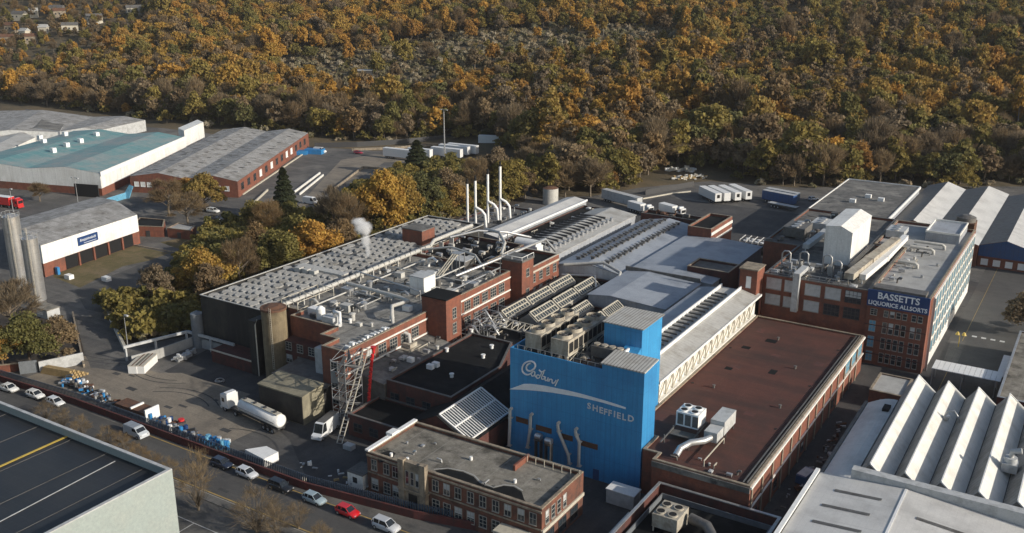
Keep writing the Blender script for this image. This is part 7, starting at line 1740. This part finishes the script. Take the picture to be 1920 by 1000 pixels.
w = find('factory_office'); clutter(w,-42,-37,228,272,17.02,22,.3,.8,MM)
clutter(find('process_block'),-156,-140,151,199,13.22,46,.3,.9,MM)
clutter(find('process_block'),-139,-127.5,172,199,13.22,30,.3,.9,MM)
clutter(find('rear_block'),-156,-137,201.5,222.5,12.52,34,.3,1.0,MM)
clutter(find('factory_block'),-87,-75,141.4,158,20.43,20,.3,.7,['dull_steel','rusty','cream_unit'],lambda x,y: -86.4 < x < -82.7 or -80.8 < x < -76.9)
clutter(find('factory_block'),-74.8,-70,141.4,146,20.43,10,.3,.6,['dull_steel','rusty','white_paint'])
clutter(find('north_light_range'),-121.4,-107,171.6,185,7.12,30,.3,1.0,MM)
clutter(find('grey_block'),-127,-106,285,289.5,10.02,14,.4,1.0,['dull_steel','rusty'])
clutter(find('valley_roof'),-151.5,-145.5,234,288,8.52,16,.3,.8,MM)
clutter(find('side_lean_to'),-124.8,-118.2,141,163.5,8.5,18,.3,.9,MM)
clutter(find('walled_plant_yard'),-54,-37,118,124,3.42,8,.4,1.0,MM)
clutter(find('brick_office'),-99,-69,118,127,7.46,7,.2,.4,['galvanised'])
clutter(find('production_hall'),-58,-44,139.5,143,8.37,7,.2,.5,MM)
clutter(find('boiler_house'),-177,-162,238,275,8.12,26,.5,1.4,['dull_steel','galvanised','lagging'])
# steelwork standing over the process block roof
b = MB()
for x in (-156,-151):
    for y in (150,156,162): b.beam((x,y,13.2),(x,y,15.8),.14)
for y in (150,156,162): b.beam((-156,y,15.8),(-151,y,15.8),.12)
for x in (-156,-151): b.beam((x,150,15.8),(x,162,15.8),.12)
solo('pipe_gantry', b, 'cream_paint', 'open pale steel gantry on the roof just behind the ochre tank', 'gantry')
t = thing('white_hopper','white upright hopper on the near end of the process block roof','hopper',(-143.2,149.2,13.2))
part('body', MB().cyl(0,0,.6,3.0,1.0,14).cyl(0,0,3.0,3.6,1.0,14,0,.3), 'white_paint', t, True); part('leg', MB().box(-.9,-.75,-.1,.1,0,.6).box(.75,.9,-.1,.1,0,.6), 'galvanised', t, True)
t = thing('blower_unit','boxy white blower with looping ducts near the ochre tank','blower',(-139.6,148.5,13.2))
part('casing', MB().box(-1.6,1.6,-1.2,1.2,.2,2.2), 'grey_unit', t, True); b = MB(); b.tube([(1.0,0,2.2),(1.0,0,3.4),(2.6,0,3.4),(2.6,0,1.5),(4.4,-2,1.5)],.4,10); part('duct', b, 'white_paint', t, True)
# stored odds and ends in the yards
for k,(px,py,lab) in enumerate(((*(-244.0, 166.34),'white crate on the bare ground before the white workshop'),(*(-255.07, 161.77),'pale pallet by the brick corner of the white workshop'))):
    solo('storage_crate', MB().box(px-1.2,px+1.2,py-.8,py+.8,.05,1.3), 'white_paint', lab, 'crate')
solo('blue_cabinet', MB().box(*(lambda p:(p[0]-.6,p[0]+.6,p[1]-.4,p[1]+.4))((-261.56, 162.51)),.05,2.3), 'blue_paint', 'bright blue cabinet in the doorway of the white workshop', 'cabinet')
wall_line('estate_kerb', [(-279.98, 193.82), (-261.32, 195.11), (-250.04, 196.46)], 0, .35, .4, 'stone', 'pale kerb line by the brick huts', 'kerb')
wall_line('trailer_park_fence', [(-337.79, 354.91), (-321.65, 368.39), (-306.71, 388.16), (-292.5, 415.24), (-263.78, 422.13)], 0, 2.6, .08, 'dark_frame', 'dark mesh fence between the trailer park and the wood', 'fence')
wall_line('blue_hoarding', [(-155.65, 349.62), (-145.17, 374.17)], 0, 2.2, .15, 'dark_frame', 'dark blue hoarding left of the four white trailers', 'hoarding')
wall_line('stone_kerb', [(-153.51, 342.44), (-147.35, 356.99), (-142.42, 364.48)], 0, .5, .5, 'cream_paint', 'cream kerb in front of the dark blue hoarding', 'kerb')

# patches, drains and repairs on the big roofs
h = find('production_hall'); rp = random.Random(12)
for k in range(9):
    x,y = rp.uniform(-63,-45),rp.uniform(162,212); part('roof_patch', MB().box(x-rp.uniform(.5,1.6),x+rp.uniform(.5,1.6),y-rp.uniform(.4,1.4),y+rp.uniform(.4,1.4),8.354,8.366), ('dark_brick','felt_black')[k%2], h)
for k in range(6): x,y = (-64.5,-44)[k%2],150+k*11; part('roof_drain', MB().cyl(x,y,8.354,8.44,.3,10), 'black_void', h)
for k,(x,y) in enumerate(((-60,172),(-49,190),(-57,204),(-46,170))): part('roof_vent', MB().cyl(x,y,8.354,8.95,.22,8).cyl(x,y,8.95,9.05,.34,8), 'dull_steel', h)
w = find('grey_warehouse')
for k in range(7): x = -126-k*9.5; part('roof_seam', MB().box(x-.05,x+.05,40,88.3,10.61,10.66), 'dull_steel', w)

# ================================================================ the air between here and the hill
m = bpy.data.materials.new('air'); m.use_nodes = True; nt = m.node_tree; nt.nodes.clear(); o_ = nt.nodes.new('ShaderNodeOutputMaterial'); pv = nt.nodes.new('ShaderNodeVolumePrincipled')
pv.inputs['Density'].default_value = 0.00004; pv.inputs['Color'].default_value = (0.96,0.97,1.0,1); pv.inputs['Anisotropy'].default_value = 0.1; nt.links.new(pv.outputs[0],o_.inputs['Volume']); MATS['air'] = m
hz = MB().box(-1960,560,-200,2180,-1.5,330)
o = bpy.data.objects.new('haze', hz.mesh('haze',['air'])); COL.objects.link(o); o['kind'] = 'stuff'; o['label'] = 'thin autumn haze over the hillside'; o['category'] = 'haze'

# tyre marks, patches and covers in the yards
b = MB()
for (cx,cy,r_,a0,a1) in ((-176,141,13,200,300),(-176,141,14.6,205,310),(-160,112,14,60,130),(-160,112,15.9,58,126),(-135,108,13,50,120),(-200,150,22,250,310),(-200,150,24,250,312)):
    n = 22
    for i in range(n):
        p0,p1 = (a0+(a1-a0)*i/n),(a0+(a1-a0)*(i+1)/n); q = lambda a,rr: (cx+rr*math.cos(R(a)),cy+rr*math.sin(R(a)),0.072)
        b.quad(q(p0,r_),q(p0,r_+.28),q(p1,r_+.28),q(p1,r_))
struct('tyre_mark', b, 'dark_tarmac')
b = MB(); rq = random.Random(44)
for k in range(16):
    x,y = rq.uniform(-186,-120),rq.uniform(113,128); w_,l_ = rq.uniform(.6,2.8),rq.uniform(.5,1.6); b.quad((x,y,.075),(x+w_,y,.075),(x+w_,y+l_,.075),(x,y+l_,.075))
for k in range(22):
    x,y = rq.uniform(-196,-70),rq.uniform(101.5,106); w_,l_ = rq.uniform(1,6),rq.uniform(.4,1.2); b.quad((x,y,.068),(x+w_,y,.068),(x+w_,y+l_,.068),(x,y+l_,.068))
struct('tarmac_patch', b, 'dark_tarmac')
